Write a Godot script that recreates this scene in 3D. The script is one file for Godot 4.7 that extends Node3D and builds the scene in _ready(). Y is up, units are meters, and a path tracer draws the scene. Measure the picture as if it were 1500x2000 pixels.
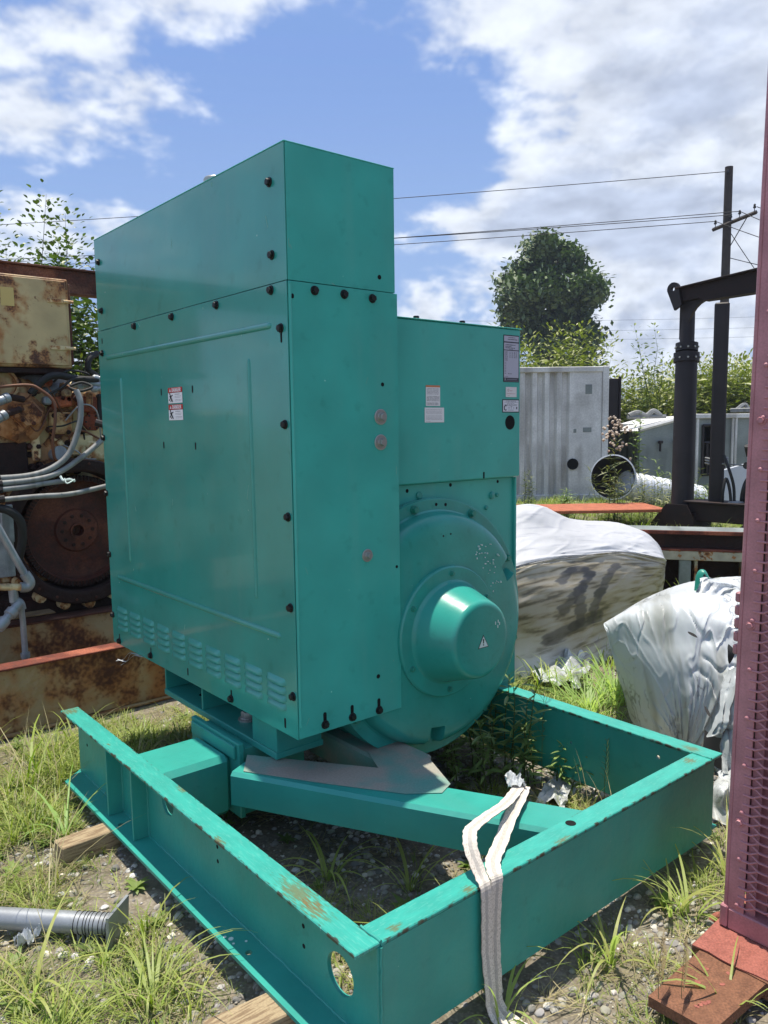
extends Node3D

const G := -0.055
const EXPOSURE := 2.2
const SIDE := 512
var rng := RandomNumberGenerator.new()
var taken := {}
var mats := {}
var fields := {}


class Geo:
	var v := PackedVector3Array()
	var uv := PackedVector2Array()

	func tri(a: Vector3, b: Vector3, c: Vector3) -> void:
		v.append(a)
		v.append(b)
		v.append(c)

	func quad(a: Vector3, b: Vector3, c: Vector3, d: Vector3) -> void:
		tri(a, b, c)
		tri(a, c, d)

	func uvquad(a: Vector3, b: Vector3, c: Vector3, d: Vector3, r := Rect2(0, 0, 1, 1)) -> void:
		# a bottom left, b bottom right, c top right, d top left
		quad(a, b, c, d)
		var p := r.position
		var e := r.end
		for q in [Vector2(p.x, e.y), e, Vector2(e.x, p.y), Vector2(p.x, e.y), Vector2(e.x, p.y), p]:
			uv.append(q)

	func face(pts: Array, mid: Vector3) -> void:
		# a flat convex polygon turned away from mid
		var n: Vector3 = (pts[1] - pts[0]).cross(pts[2] - pts[0])
		var c := Vector3.ZERO
		for p in pts:
			c += p
		c /= pts.size()
		var flip := n.dot(c - mid) < 0.0
		for k in range(1, pts.size() - 1):
			if flip:
				tri(pts[0], pts[k + 1], pts[k])
			else:
				tri(pts[0], pts[k], pts[k + 1])

	func box(lo: Vector3, hi: Vector3, bevel := 0.002, turn := Basis.IDENTITY, pivot := Vector3.ZERO) -> void:
		var first := v.size()
		var c := (lo + hi) * 0.5
		var h := ((hi - lo) * 0.5).abs()
		var b := minf(bevel, minf(h.x, minf(h.y, h.z)) * 0.45)
		for ax in 3:
			var a1 := (ax + 1) % 3
			var a2 := (ax + 2) % 3
			for s in [-1.0, 1.0]:
				var pts := []
				for q in [[-1, -1], [1, -1], [1, 1], [-1, 1]]:
					var p := Vector3.ZERO
					p[ax] = s * h[ax]
					p[a1] = q[0] * (h[a1] - b)
					p[a2] = q[1] * (h[a2] - b)
					pts.append(c + p)
				face(pts, c)
		if b > 0.0:
			for ax in 3:
				var a1 := (ax + 1) % 3
				var a2 := (ax + 2) % 3
				for s in [-1.0, 1.0]:
					for t in [-1.0, 1.0]:
						var pts := []
						for q in [[-1, 0], [1, 0], [1, 1], [-1, 1]]:
							var p := Vector3.ZERO
							p[ax] = q[0] * (h[ax] - b)
							p[a1] = s * (h[a1] - (b if q[1] == 1 else 0.0))
							p[a2] = t * (h[a2] - (0.0 if q[1] == 1 else b))
							pts.append(c + p)
						face(pts, c)
			for sx in [-1.0, 1.0]:
				for sy in [-1.0, 1.0]:
					for sz in [-1.0, 1.0]:
						var s := Vector3(sx, sy, sz)
						var pts := []
						for k in 3:
							var p := h - Vector3(b, b, b)
							p[k] = h[k]
							pts.append(c + p * s)
						face(pts, c)
		if turn != Basis.IDENTITY:
			for k in range(first, v.size()):
				v[k] = pivot + turn * (v[k] - pivot)

	func frame(axis: Vector3) -> Array:
		var d := axis.normalized()
		var s := Vector3.UP if absf(d.y) < 0.9 else Vector3.RIGHT
		var x := s.cross(d).normalized()
		return [x, d.cross(x)]

	func ring(c: Vector3, x: Vector3, y: Vector3, r: float, n: int, turn := 0.0) -> Array:
		var a := []
		for k in n:
			var t := TAU * k / n + turn
			a.append(c + (x * cos(t) + y * sin(t)) * r)
		return a

	func lathe(profile: Array, at: Vector3, axis: Vector3, n := 32, close := true, turn := 0.0) -> void:
		# profile: Vector2(radius, height along the axis), from the bottom to the top
		var f := frame(axis)
		var d := axis.normalized()
		var last := []
		for k in profile.size():
			var q: Vector2 = profile[k]
			var now := ring(at + d * q.y, f[0], f[1], maxf(q.x, 0.0001), n, turn)
			if k > 0:
				for i in n:
					var j := (i + 1) % n
					quad(last[i], last[j], now[j], now[i])
			last = now
		if close:
			for k in [0, profile.size() - 1]:
				var q: Vector2 = profile[k]
				if q.x > 0.0005:
					var now := ring(at + d * q.y, f[0], f[1], q.x, n, turn)
					for i in n:
						if k == 0:
							tri(at + d * q.y, now[(i + 1) % n], now[i])
						else:
							tri(at + d * q.y, now[i], now[(i + 1) % n])

	func cyl(p0: Vector3, p1: Vector3, r0: float, r1 := -1.0, n := 16) -> void:
		if r1 < 0.0:
			r1 = r0
		lathe([Vector2(r0, 0), Vector2(r1, p0.distance_to(p1))], p0, p1 - p0, n)

	func tube(pts: Array, r: float, n := 10, r1 := -1.0, squash := 1.0) -> void:
		if r1 < 0.0:
			r1 = r
		var d: Vector3 = (pts[1] - pts[0]).normalized()
		var x: Vector3 = frame(d)[0]
		var last := []
		for k in pts.size():
			var t: Vector3 = (pts[mini(k + 1, pts.size() - 1)] - pts[maxi(k - 1, 0)]).normalized()
			x = (x - t * x.dot(t)).normalized()
			var y := t.cross(x)
			var now := ring(pts[k], x, y * squash, lerpf(r, r1, float(k) / (pts.size() - 1)), n)
			if k == 0:
				for i in range(1, n - 1):
					tri(now[0], now[i + 1], now[i])
			else:
				for i in n:
					var j := (i + 1) % n
					quad(last[i], last[j], now[j], now[i])
			if k == pts.size() - 1:
				for i in range(1, n - 1):
					tri(now[0], now[i], now[i + 1])
			last = now

	func prism(outline: Array, holes: Array, place: Transform3D, depth: float) -> void:
		# outline counter-clockwise in its plane, pushed out along its z from 0 to depth
		var ring2 := PackedVector2Array(outline)
		if Geometry2D.is_polygon_clockwise(ring2):
			ring2.reverse()
		var loops := [ring2]
		var whole := ring2.duplicate()
		for h in holes:
			var hole := PackedVector2Array(h)
			if not Geometry2D.is_polygon_clockwise(hole):
				hole.reverse()
			loops.append(hole)
			var best := [1e9, 0, 0]
			for i in whole.size():
				for j in hole.size():
					var dd := whole[i].distance_squared_to(hole[j])
					if dd < best[0]:
						best = [dd, i, j]
			var joined := PackedVector2Array()
			for i in range(0, best[1] + 1):
				joined.append(whole[i])
			for j in hole.size() + 1:
				joined.append(hole[(best[2] + j) % hole.size()])
			for i in range(best[1], whole.size()):
				joined.append(whole[i])
			whole = joined
		var idx := Geometry2D.triangulate_polygon(whole)
		for k in range(0, idx.size(), 3):
			var a := whole[idx[k]]
			var b := whole[idx[k + 1]]
			var c := whole[idx[k + 2]]
			if (b - a).cross(c - a) < 0.0:
				var t := b
				b = c
				c = t
			tri(place * Vector3(a.x, a.y, depth), place * Vector3(b.x, b.y, depth), place * Vector3(c.x, c.y, depth))
			tri(place * Vector3(a.x, a.y, 0), place * Vector3(c.x, c.y, 0), place * Vector3(b.x, b.y, 0))
		for l in loops:
			for i in l.size():
				var a: Vector2 = l[i]
				var b: Vector2 = l[(i + 1) % l.size()]
				quad(place * Vector3(a.x, a.y, 0), place * Vector3(b.x, b.y, 0), place * Vector3(b.x, b.y, depth), place * Vector3(a.x, a.y, depth))

	func grid(nu: int, nv: int, at: Callable, with_uv := true) -> void:
		var p := []
		for j in nv + 1:
			for i in nu + 1:
				p.append(at.call(float(i) / nu, float(j) / nv))
		for j in nv:
			for i in nu:
				var k := j * (nu + 1) + i
				quad(p[k], p[k + 1], p[k + nu + 2], p[k + nu + 1])
				if with_uv:
					var a := Vector2(float(i) / nu, 1.0 - float(j) / nv)
					var b := Vector2(float(i + 1) / nu, 1.0 - float(j + 1) / nv)
					for q in [a, Vector2(b.x, a.y), b, a, b, Vector2(a.x, b.y)]:
						uv.append(q)

	func hexbolt(at: Vector3, axis: Vector3, r: float, h: float, washer := 1.25, turn := 0.0) -> void:
		var d := axis.normalized()
		if washer > 0.0:
			lathe([Vector2(r * washer, 0), Vector2(r * washer, h * 0.22), Vector2(r * washer * 0.93, h * 0.3)], at, d, 14)
		lathe([Vector2(r * 0.94, h * 0.2), Vector2(r, h * 0.3), Vector2(r, h * 0.85), Vector2(r * 0.86, h)], at, d, 6, true, turn)

	func add(o: Geo, t := Transform3D.IDENTITY) -> void:
		for p in o.v:
			v.append(t * p)
		uv.append_array(o.uv)

	func mesh(crease := 40.0) -> ArrayMesh:
		var n := PackedVector3Array()
		n.resize(v.size())
		var flat := PackedVector3Array()
		flat.resize(v.size() / 3)
		var by := {}
		for k in flat.size():
			flat[k] = (v[3 * k + 1] - v[3 * k]).cross(v[3 * k + 2] - v[3 * k])
			for i in 3:
				var key := Vector3i((v[3 * k + i] * 10000.0).round())
				if by.has(key):
					by[key].append(k)
				else:
					by[key] = [k]
		var edge := cos(deg_to_rad(crease))
		for k in flat.size():
			var f := flat[k].normalized()
			for i in 3:
				var s := Vector3.ZERO
				for o in by[Vector3i((v[3 * k + i] * 10000.0).round())]:
					if flat[o].normalized().dot(f) > edge:
						s += flat[o]
				n[3 * k + i] = s.normalized() if s.length_squared() > 0.0 else Vector3.UP
		var verts := PackedVector3Array()
		var norms := PackedVector3Array()
		var uvs := PackedVector2Array()
		verts.resize(v.size())
		norms.resize(v.size())
		var with_uv := uv.size() == v.size()
		if with_uv:
			uvs.resize(v.size())
		for k in flat.size():
			for i in 3:
				var from: int = 3 * k + [0, 2, 1][i]
				verts[3 * k + i] = v[from]
				norms[3 * k + i] = n[from]
				if with_uv:
					uvs[3 * k + i] = uv[from]
		var a := []
		a.resize(Mesh.ARRAY_MAX)
		a[Mesh.ARRAY_VERTEX] = verts
		a[Mesh.ARRAY_NORMAL] = norms
		if with_uv:
			a[Mesh.ARRAY_TEX_UV] = uvs
		var m := ArrayMesh.new()
		m.add_surface_from_arrays(Mesh.PRIMITIVE_TRIANGLES, a)
		return m


func numbered(called: String, parent: Node) -> String:
	var key := str(parent.get_instance_id()) + "/" + called
	var k: int = taken.get(key, 0)
	taken[key] = k + 1
	return called if k == 0 else "%s_%03d" % [called, k]


func put(called: String, mesh: Mesh, m: Material, parent: Node = self, at := Transform3D.IDENTITY) -> MeshInstance3D:
	var o := MeshInstance3D.new()
	o.name = numbered(called, parent)
	o.mesh = mesh
	o.material_override = m
	o.transform = at
	parent.add_child(o, true)
	return o


func obj(called: String, g: Geo, m: Material, parent: Node = self, crease := 40.0) -> MeshInstance3D:
	return put(called, g.mesh(crease), m, parent)


func tag(o: Node, label: String, category := "", group := "", kind := "") -> void:
	if label:
		o.set_meta("label", label)
	if category:
		o.set_meta("category", category)
	if group:
		o.set_meta("group", group)
	if kind:
		o.set_meta("kind", kind)


func thing(called: String, label: String, category: String, at := Vector3.ZERO, group := "", turn := Basis.IDENTITY) -> Node3D:
	var o := Node3D.new()
	o.name = numbered(called, self)
	add_child(o, true)
	o.transform = Transform3D(turn, at)
	tag(o, label, category, group)
	return o


func many(called: String, mesh: Mesh, m: Material, where: Array, tint: Array, parent: Node = self) -> MultiMeshInstance3D:
	var mm := MultiMesh.new()
	mm.transform_format = MultiMesh.TRANSFORM_3D
	mm.use_colors = tint.size() > 0
	mm.mesh = mesh
	mm.instance_count = where.size()
	for k in where.size():
		mm.set_instance_transform(k, where[k])
		if tint.size() > 0:
			mm.set_instance_color(k, tint[k])
	var o := MultiMeshInstance3D.new()
	o.name = numbered(called, parent)
	o.multimesh = mm
	o.material_override = m
	o.set_meta("kind", "stuff")
	parent.add_child(o, true)
	return o


func curve(pts: Array, per := 6) -> Array:
	# a smooth line through the points
	var out := []
	for k in pts.size() - 1:
		var a: Vector3 = pts[maxi(k - 1, 0)]
		var b: Vector3 = pts[k]
		var c: Vector3 = pts[k + 1]
		var d: Vector3 = pts[mini(k + 2, pts.size() - 1)]
		for i in per:
			out.append(b.cubic_interpolate(c, a, d, float(i) / per))
	out.append(pts[-1])
	return out


# ---------------------------------------------------------------- textures
func field(seed_: int, freq: float, octaves := 4, kind := FastNoiseLite.TYPE_SIMPLEX_SMOOTH, stretch := 1.0) -> PackedByteArray:
	var key := "%d_%f_%d_%d_%f" % [seed_, freq, octaves, kind, stretch]
	if fields.has(key):
		return fields[key]
	var n := FastNoiseLite.new()
	n.seed = seed_
	n.noise_type = kind
	n.frequency = freq
	n.fractal_octaves = octaves
	n.cellular_return_type = FastNoiseLite.RETURN_DISTANCE
	var im := n.get_seamless_image(SIDE, int(SIDE * stretch), false, false, 0.15)
	if stretch != 1.0:
		im.resize(SIDE, SIDE, Image.INTERPOLATE_BILINEAR)
	im.convert(Image.FORMAT_L8)
	fields[key] = im.get_data()
	return fields[key]


func paint(fn: Callable, w := SIDE, h := SIDE) -> ImageTexture:
	var d := PackedByteArray()
	d.resize(w * h * 3)
	var at := 0
	for y in h:
		for x in w:
			var c: Color = fn.call(x, y)
			d[at] = int(clampf(c.r, 0, 1) * 255.0)
			d[at + 1] = int(clampf(c.g, 0, 1) * 255.0)
			d[at + 2] = int(clampf(c.b, 0, 1) * 255.0)
			at += 3
	var im := Image.create_from_data(w, h, false, Image.FORMAT_RGB8, d)
	im.generate_mipmaps()
	return ImageTexture.create_from_image(im)


func bumps(seed_: int, freq: float, octaves: int, strength: float, kind := FastNoiseLite.TYPE_SIMPLEX_SMOOTH) -> ImageTexture:
	var im := Image.create_from_data(SIDE, SIDE, false, Image.FORMAT_L8, field(seed_, freq, octaves, kind))
	im.convert(Image.FORMAT_RGBA8)
	im.bump_map_to_normal_map(strength)
	return ImageTexture.create_from_image(im)


func ss(a: float, b: float, x: float) -> float:
	return smoothstep(a, b, x)


func mat(called: String, albedo: Color, rough := 0.6, metal := 0.0, tex: Texture2D = null, scale := 1.0, triplanar := true, bump: Texture2D = null, bump_scale := 1.0) -> StandardMaterial3D:
	var m := StandardMaterial3D.new()
	m.albedo_color = albedo
	m.roughness = rough
	m.metallic = metal
	if tex:
		m.albedo_texture = tex
	if bump:
		m.normal_enabled = true
		m.normal_texture = bump
		m.normal_scale = bump_scale
	if (tex or bump) and triplanar:
		m.uv1_triplanar = true
		m.uv1_scale = Vector3.ONE * scale
	elif tex or bump:
		m.uv1_scale = Vector3(scale, scale, scale)
	mats[called] = m
	return m


func make_materials() -> void:
	var a := field(1, 0.006, 4)
	var b := field(2, 0.02, 4)
	var c := field(3, 0.11, 2)
	var s := field(4, 0.012, 4, FastNoiseLite.TYPE_SIMPLEX_SMOOTH, 0.12)   # streaks down
	var r := field(5, 0.004, 5)
	var teal := Color(0.195, 0.59, 0.54)
	var t := paint(func(x: int, y: int) -> Color:
		var i := y * SIDE + x
		var k := teal * (0.95 + 0.1 * a[i] / 255.0)
		k = k.lerp(Color(0.42, 0.6, 0.55), ss(0.55, 0.95, s[i] / 255.0) * 0.15 + ss(0.55, 1.0, r[i] / 255.0) * 0.07 + ss(0.7, 1.0, b[i] / 255.0) * 0.1)
		k = k.lerp(Color(0.05, 0.36, 0.31), ss(0.7, 1.0, 1.0 - b[i] / 255.0) * 0.18)
		if c[i] > 243 and a[i] > 128:
			k = Color(0.72, 0.82, 0.78)
		return k)
	var wob := bumps(6, 0.004, 3, 3.0)
	var tm := mat("teal_panel", Color.WHITE, 0.24, 0.0, t, 0.7, true, wob, 0.28)
	tm.metallic_specular = 0.5
	tm.clearcoat_enabled = true
	tm.clearcoat = 0.4
	tm.clearcoat_roughness = 0.07
	mat("teal_lit_copy", Color(1.14, 1.14, 1.14), 0.42, 0.0, t, 0.9, true, wob, 0.2)  # same teal paint, its colour raised to stand in for stronger light
	mat("teal_cast", Color(0.99, 1.0, 1.0), 0.27, 0.0, t, 1.3, true, bumps(7, 0.05, 3, 2.0), 0.12)
	mat("teal_frame", Color(0.96, 1.0, 1.0), 0.42, 0.0, t, 1.1, true, bumps(7, 0.05, 3, 2.0), 0.2)
	var dusty := paint(func(x: int, y: int) -> Color:
		var i := y * SIDE + x
		return teal.lerp(Color(0.6, 0.575, 0.53), clampf(0.88 + (r[i] - 150) / 255.0 * 0.9, 0.3, 0.97)) * (0.94 + 0.1 * c[i] / 255.0))
	mat("dusty_teal", Color.WHITE, 0.9, 0.0, dusty, 1.6)
	var rail := func(spots: Array, seed_: int) -> ImageTexture:
		var e := field(seed_, 0.03, 4)
		return paint(func(x: int, y: int) -> Color:
			var i := (y * 4 % SIDE) * SIDE + x % SIDE
			var across := (y + 0.5) / 96.0
			var along := (x + 0.5) / 1536.0
			var k := teal * (0.97 + 0.12 * a[i] / 255.0)
			k = k.lerp(Color(0.5, 0.72, 0.66), ss(0.5, 0.9, e[i] / 255.0) * 0.35)
			var near := minf(across, 1.0 - across) * 12.0
			var wear := ss(0.42, 0.7, e[((y * 3 + 190) % SIDE) * SIDE + (x + 77) % SIDE] / 255.0 - near * 0.3)
			k = k.lerp(Color(0.24, 0.19, 0.15), wear * 0.85)
			for q in spots:
				var d := Vector2((along - q[0]) * q[2], (across - q[1]) * q[3]).length()
				var w := ss(1.0, 0.2, d + (e[i] / 255.0 - 0.5) * 1.6)
				k = k.lerp(Color(0.55, 0.43, 0.24).lerp(Color(0.4, 0.27, 0.16), c[i] / 255.0), w * 0.62)
			if c[i] > 236 and e[i] > 110:
				k = Color(0.78, 0.85, 0.8)
			return k, 1536, 96)
	mat("rail_one", Color.WHITE, 0.4, 0.0, rail.call([[0.86, 0.5, 20.0, 1.8], [0.9, 0.4, 30.0, 2.4], [0.015, 0.4, 40.0, 1.4], [0.24, 0.3, 150.0, 8.0], [0.5, 0.9, 60.0, 5.0], [0.68, 0.1, 60.0, 6.0]], 11), 1.0, false)
	mat("rail_two", Color.WHITE, 0.4, 0.0, rail.call([[0.2, 0.8, 60.0, 4.0], [0.955, 0.4, 46.0, 3.0], [0.04, 0.7, 70.0, 5.0], [0.45, 0.9, 40.0, 6.0]], 12), 1.0, false)
	var rust := paint(func(x: int, y: int) -> Color:
		var i := y * SIDE + x
		var k := Color(0.36, 0.2, 0.14).lerp(Color(0.24, 0.14, 0.11), b[i] / 255.0)
		k = k.lerp(Color(0.52, 0.36, 0.27), ss(0.55, 0.9, r[i] / 255.0) * 0.7)
		return k * (0.8 + 0.4 * c[i] / 255.0))
	mat("rust", Color.WHITE, 0.85, 0.0, rust, 1.2, true, bumps(8, 0.06, 4, 4.0), 0.5)
	mat("dark_rust", Color(0.5, 0.42, 0.42), 0.8, 0.0, rust, 1.0, true, bumps(8, 0.06, 4, 4.0), 0.5)
	mat("orange_rust", Color(1.5, 1.25, 1.05), 0.8, 0.0, rust, 1.7, true, bumps(8, 0.06, 4, 4.0), 0.5)
	mat("flywheel_rust", Color(0.9, 0.74, 0.7), 0.7, 0.0, rust, 1.0, true, bumps(8, 0.06, 4, 4.0), 0.5)
	mat("pink_rust", Color(1.3, 1.12, 1.1), 0.85, 0.0, rust, 1.4, true, bumps(8, 0.06, 4, 4.0), 0.5)
	var cream := func(base: Color, lo: float, hi: float) -> ImageTexture:
		return paint(func(x: int, y: int) -> Color:
			var i := y * SIDE + x
			var k := base * (0.9 + 0.16 * a[i] / 255.0)
			var w := ss(lo, hi, (0.6 * r[i] + 0.25 * b[i] + 0.3 * s[i]) / 255.0 / 1.15)
			k = k.lerp(Color(0.6, 0.37, 0.18), w * 0.85)
			k = k.lerp(Color(0.3, 0.17, 0.1), ss(lo + 0.12, hi + 0.1, (0.6 * r[i] + 0.4 * b[i] + 0.25 * c[i]) / 255.0 / 1.2))
			if c[i] > 226 and b[i] > 110:
				k = k.lerp(Color(0.3, 0.16, 0.08), 0.8)
			return k)
	mat("cream_rust", Color.WHITE, 0.7, 0.0, cream.call(Color(0.86, 0.78, 0.6), 0.43, 0.6), 1.6, true, bumps(8, 0.06, 4, 4.0), 0.4)
	mat("cream_plate", Color.WHITE, 0.6, 0.0, cream.call(Color(0.74, 0.65, 0.47), 0.46, 0.68), 1.1, true, bumps(8, 0.06, 4, 4.0), 0.2)
	mat("cream_beam", Color.WHITE, 0.85, 0.0, cream.call(Color(0.64, 0.56, 0.42), 0.46, 0.74), 0.55, true, bumps(8, 0.06, 4, 4.0), 0.4)
	mat("tan_rust", Color.WHITE, 0.75, 0.0, cream.call(Color(0.72, 0.54, 0.37), 0.38, 0.6), 2.4, true, bumps(8, 0.06, 4, 4.0), 0.5)
	mat("chipped_white", Color.WHITE, 0.8, 0.0, cream.call(Color(0.66, 0.64, 0.57), 0.48, 0.56), 2.2)
	var grey := func(base: Color, dark: Color) -> ImageTexture:
		return paint(func(x: int, y: int) -> Color:
			var i := y * SIDE + x
			var k := base * (0.9 + 0.2 * a[i] / 255.0)
			k = k.lerp(dark, ss(0.5, 0.95, s[i] / 255.0) * 0.5 + ss(0.6, 0.95, r[i] / 255.0) * 0.35)
			return k * (0.94 + 0.12 * c[i] / 255.0))
	mat("container_paint", Color.WHITE, 0.55, 0.0, grey.call(Color(0.79, 0.79, 0.78), Color(0.55, 0.54, 0.52)), 0.35)
	mat("weathered_grey", Color.WHITE, 0.75, 0.0, grey.call(Color(0.5, 0.53, 0.52), Color(0.28, 0.3, 0.29)), 0.4)
	mat("galvanised", Color.WHITE, 0.45, 0.35, grey.call(Color(0.6, 0.62, 0.64), Color(0.43, 0.44, 0.45)), 2.5)
	mat("hose_grey", Color(0.86, 0.86, 0.86), 0.6, 0.0, grey.call(Color(0.6, 0.61, 0.61), Color(0.42, 0.41, 0.39)), 2.5)
	mat("pole_wood", Color(0.62, 0.6, 0.6), 0.9, 0.0, grey.call(Color(0.4, 0.37, 0.34), Color(0.2, 0.18, 0.17)), 0.8)
	mat("purple_red", Color.WHITE, 0.42, 0.0, grey.call(Color(0.68, 0.47, 0.49), Color(0.56, 0.37, 0.39)), 2.0)
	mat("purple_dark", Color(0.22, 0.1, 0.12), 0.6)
	var salmon := paint(func(x: int, y: int) -> Color:
		var i := y * SIDE + x
		return Color(0.64, 0.39, 0.34).lerp(Color(0.48, 0.27, 0.23), b[i] / 255.0 * 0.7) * (0.85 + 0.3 * c[i] / 255.0))
	mat("salmon", Color.WHITE, 0.85, 0.0, salmon, 2.0, true, bumps(9, 0.08, 4, 5.0), 0.7)
	var brown := paint(func(x: int, y: int) -> Color:
		var i := y * SIDE + x
		return Color(0.52, 0.36, 0.27).lerp(Color(0.4, 0.27, 0.2), b[i] / 255.0) * (0.82 + 0.35 * c[i] / 255.0))
	mat("rusty_plate", Color.WHITE, 0.9, 0.0, brown, 2.0, true, bumps(9, 0.08, 4, 5.0), 0.6)
	mat("red_slab", Color(1.35, 1.15, 1.1), 0.9, 0.0, brown, 0.6)
	var wood := paint(func(x: int, y: int) -> Color:
		var i := y * SIDE + x
		var g := field(14, 0.01, 4, FastNoiseLite.TYPE_SIMPLEX_SMOOTH, 8.0)
		return Color(0.64, 0.57, 0.45).lerp(Color(0.5, 0.42, 0.32), ss(0.35, 0.75, g[i] / 255.0)) * (0.9 + 0.15 * c[i] / 255.0))
	mat("lumber", Color.WHITE, 0.8, 0.0, wood, 2.0)
	mat("old_wood", Color(0.7, 0.66, 0.6), 0.9, 0.0, wood, 1.5)
	mat("black_bolt", Color(0.1, 0.1, 0.1), 0.5, 0.2)
	mat("black_rubber", Color(0.12, 0.12, 0.12), 0.7)
	mat("void", Color(0.02, 0.03, 0.03), 1.0)
	mat("zinc", Color(0.66, 0.66, 0.64), 0.38, 0.6)
	mat("teal_bolt", Color(0.15, 0.52, 0.45), 0.4)
	mat("copper", Color(0.42, 0.27, 0.19), 0.6, 0.2)
	mat("brass", Color(0.6, 0.5, 0.28), 0.5, 0.5)
	mat("white_metal", Color(0.78, 0.8, 0.83), 0.45)
	mat("dark_steel", Color(0.17, 0.15, 0.16), 0.6, 0.1, grey.call(Color(0.85, 0.8, 0.8), Color(0.5, 0.42, 0.4)), 0.7)
	mat("brown_steel", Color(0.4, 0.3, 0.28), 0.75, 0.0, rust, 0.7)
	mat("wire", Color(0.12, 0.12, 0.13), 0.7)
	mat("chip", Color(0.82, 0.88, 0.86), 0.7)
	mat("scratch", Color(0.42, 0.66, 0.6), 0.7)
	mat("tan_label", Color(0.78, 0.68, 0.42), 0.7)
	# wrapping film: u along the bundle, v from the ground (1) to the back (0)
	var film := field(15, 0.011, 5, FastNoiseLite.TYPE_SIMPLEX_SMOOTH, 10.0)
	var strokes := [[[0.33, 0.73], [0.37, 0.705], [0.43, 0.71], [0.45, 0.73], [0.42, 0.76], [0.33, 0.81]], [[0.4, 0.77], [0.41, 0.84]], [[0.57, 0.715], [0.5, 0.79], [0.46, 0.84]], [[0.26, 0.86], [0.38, 0.85], [0.5, 0.84]]]
	var wrap_tex := paint(func(x: int, y: int) -> Color:
		var i := y * SIDE + x
		var v := y / 511.0
		var u := x / 511.0
		var k := Color(0.75, 0.755, 0.765) * (0.93 + 0.1 * a[i] / 255.0)
		k = k.lerp(Color(0.55, 0.56, 0.6), ss(0.6, 0.85, film[i] / 255.0) * 0.4)
		var dirt := ss(0.49, 0.66, v + (film[i] / 255.0 - 0.5) * 0.16 + (r[i] / 255.0 - 0.5) * 0.05) * ss(0.95, 0.83, v + (a[i] / 255.0 - 0.5) * 0.1)
		k = k.lerp(Color(0.52, 0.48, 0.38), dirt * (0.6 + 0.4 * ss(0.3, 0.7, film[i] / 255.0)))
		k = k.lerp(Color(0.27, 0.25, 0.2), dirt * ss(0.58, 0.78, film[i] / 255.0) * 0.75)
		k = k.lerp(Color(0.5, 0.5, 0.58), ss(0.62, 0.8, film[i] / 255.0) * ss(0.58, 0.53, v) * ss(0.44, 0.5, v) * 0.6)
		for st in strokes:
			for j in st.size() - 1:
				var p0 := Vector2(st[j][0], st[j][1])
				var p1 := Vector2(st[j + 1][0], st[j + 1][1])
				var q := Geometry2D.get_closest_point_to_segment(Vector2(u, v), p0, p1)
				var d := Vector2(u - q.x, (v - q.y) * 1.7).length()
				k = k.lerp(Color(0.13, 0.13, 0.15), ss(0.028, 0.016, d + (film[i] / 255.0 - 0.5) * 0.03) * 0.5)
		return k, 512, 512)
	var fm := mat("dirty_film", Color.WHITE, 0.42, 0.0, wrap_tex, 1.0, false)
	fm.backlight_enabled = true
	fm.backlight = Color(0.2, 0.2, 0.2)
	var f2 := paint(func(x: int, y: int) -> Color:
		var i := y * SIDE + x
		var k := Color(0.82, 0.84, 0.855) * (0.95 + 0.07 * a[i] / 255.0)
		k = k.lerp(Color(0.5, 0.5, 0.45), ss(0.55, 0.9, s[i] / 255.0) * 0.45 + ss(0.6, 0.95, r[i] / 255.0) * 0.35)
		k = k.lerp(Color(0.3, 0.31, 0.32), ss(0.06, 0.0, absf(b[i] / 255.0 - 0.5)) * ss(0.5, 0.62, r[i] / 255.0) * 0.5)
		return k)
	var fm2 := mat("clean_film", Color.WHITE, 0.3, 0.0, f2, 1.0, false)
	fm2.backlight_enabled = true
	fm2.backlight = Color(0.25, 0.26, 0.27)
	var fm3 := mat("cloth_film", Color(0.97, 0.97, 0.97), 0.5, 0.0, f2, 1.5)
	fm3.backlight_enabled = true
	fm3.backlight = Color(0.3, 0.3, 0.3)
	var web := paint(func(x: int, y: int) -> Color:
		var i := y * SIDE + x
		var k := Color(0.9, 0.87, 0.82).lerp(Color(0.5, 0.46, 0.4), ss(0.45, 0.9, b[i] / 255.0) * 0.6)
		if absf(y / 511.0 - 0.5) < 0.14:
			k = k.lerp(Color(0.5, 0.5, 0.5), 0.35)
		return k * (0.9 + 0.1 * float((x / 3 + y / 3) % 2)))
	mat("webbing", Color.WHITE, 0.85, 0.0, web, 1.0, false)
	# ground
	var peb := field(21, 0.05, 1, FastNoiseLite.TYPE_CELLULAR)
	var peb2 := field(22, 0.12, 1, FastNoiseLite.TYPE_CELLULAR)
	var gravel := paint(func(x: int, y: int) -> Color:
		var i := y * SIDE + x
		var k := Color(0.56, 0.53, 0.48).lerp(Color(0.42, 0.39, 0.34), b[i] / 255.0)
		var st := ss(0.55, 0.2, peb[i] / 255.0)
		k = k.lerp(Color(0.62, 0.6, 0.56).lerp(Color(0.46, 0.44, 0.4), a[i] / 255.0), st * 0.6)
		k = k.lerp(Color(0.66, 0.63, 0.58), ss(0.45, 0.1, peb2[i] / 255.0) * ss(0.4, 0.7, c[i] / 255.0) * 0.6)
		return k * (0.88 + 0.2 * c[i] / 255.0))
	var gm := mat("gravel", Color.WHITE, 0.95, 0.0, gravel, 1.1, true, bumps(21, 0.05, 1, 6.0, FastNoiseLite.TYPE_CELLULAR), 0.8)
	gm.uv1_world_triplanar = true
	gm.vertex_color_use_as_albedo = true
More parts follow.
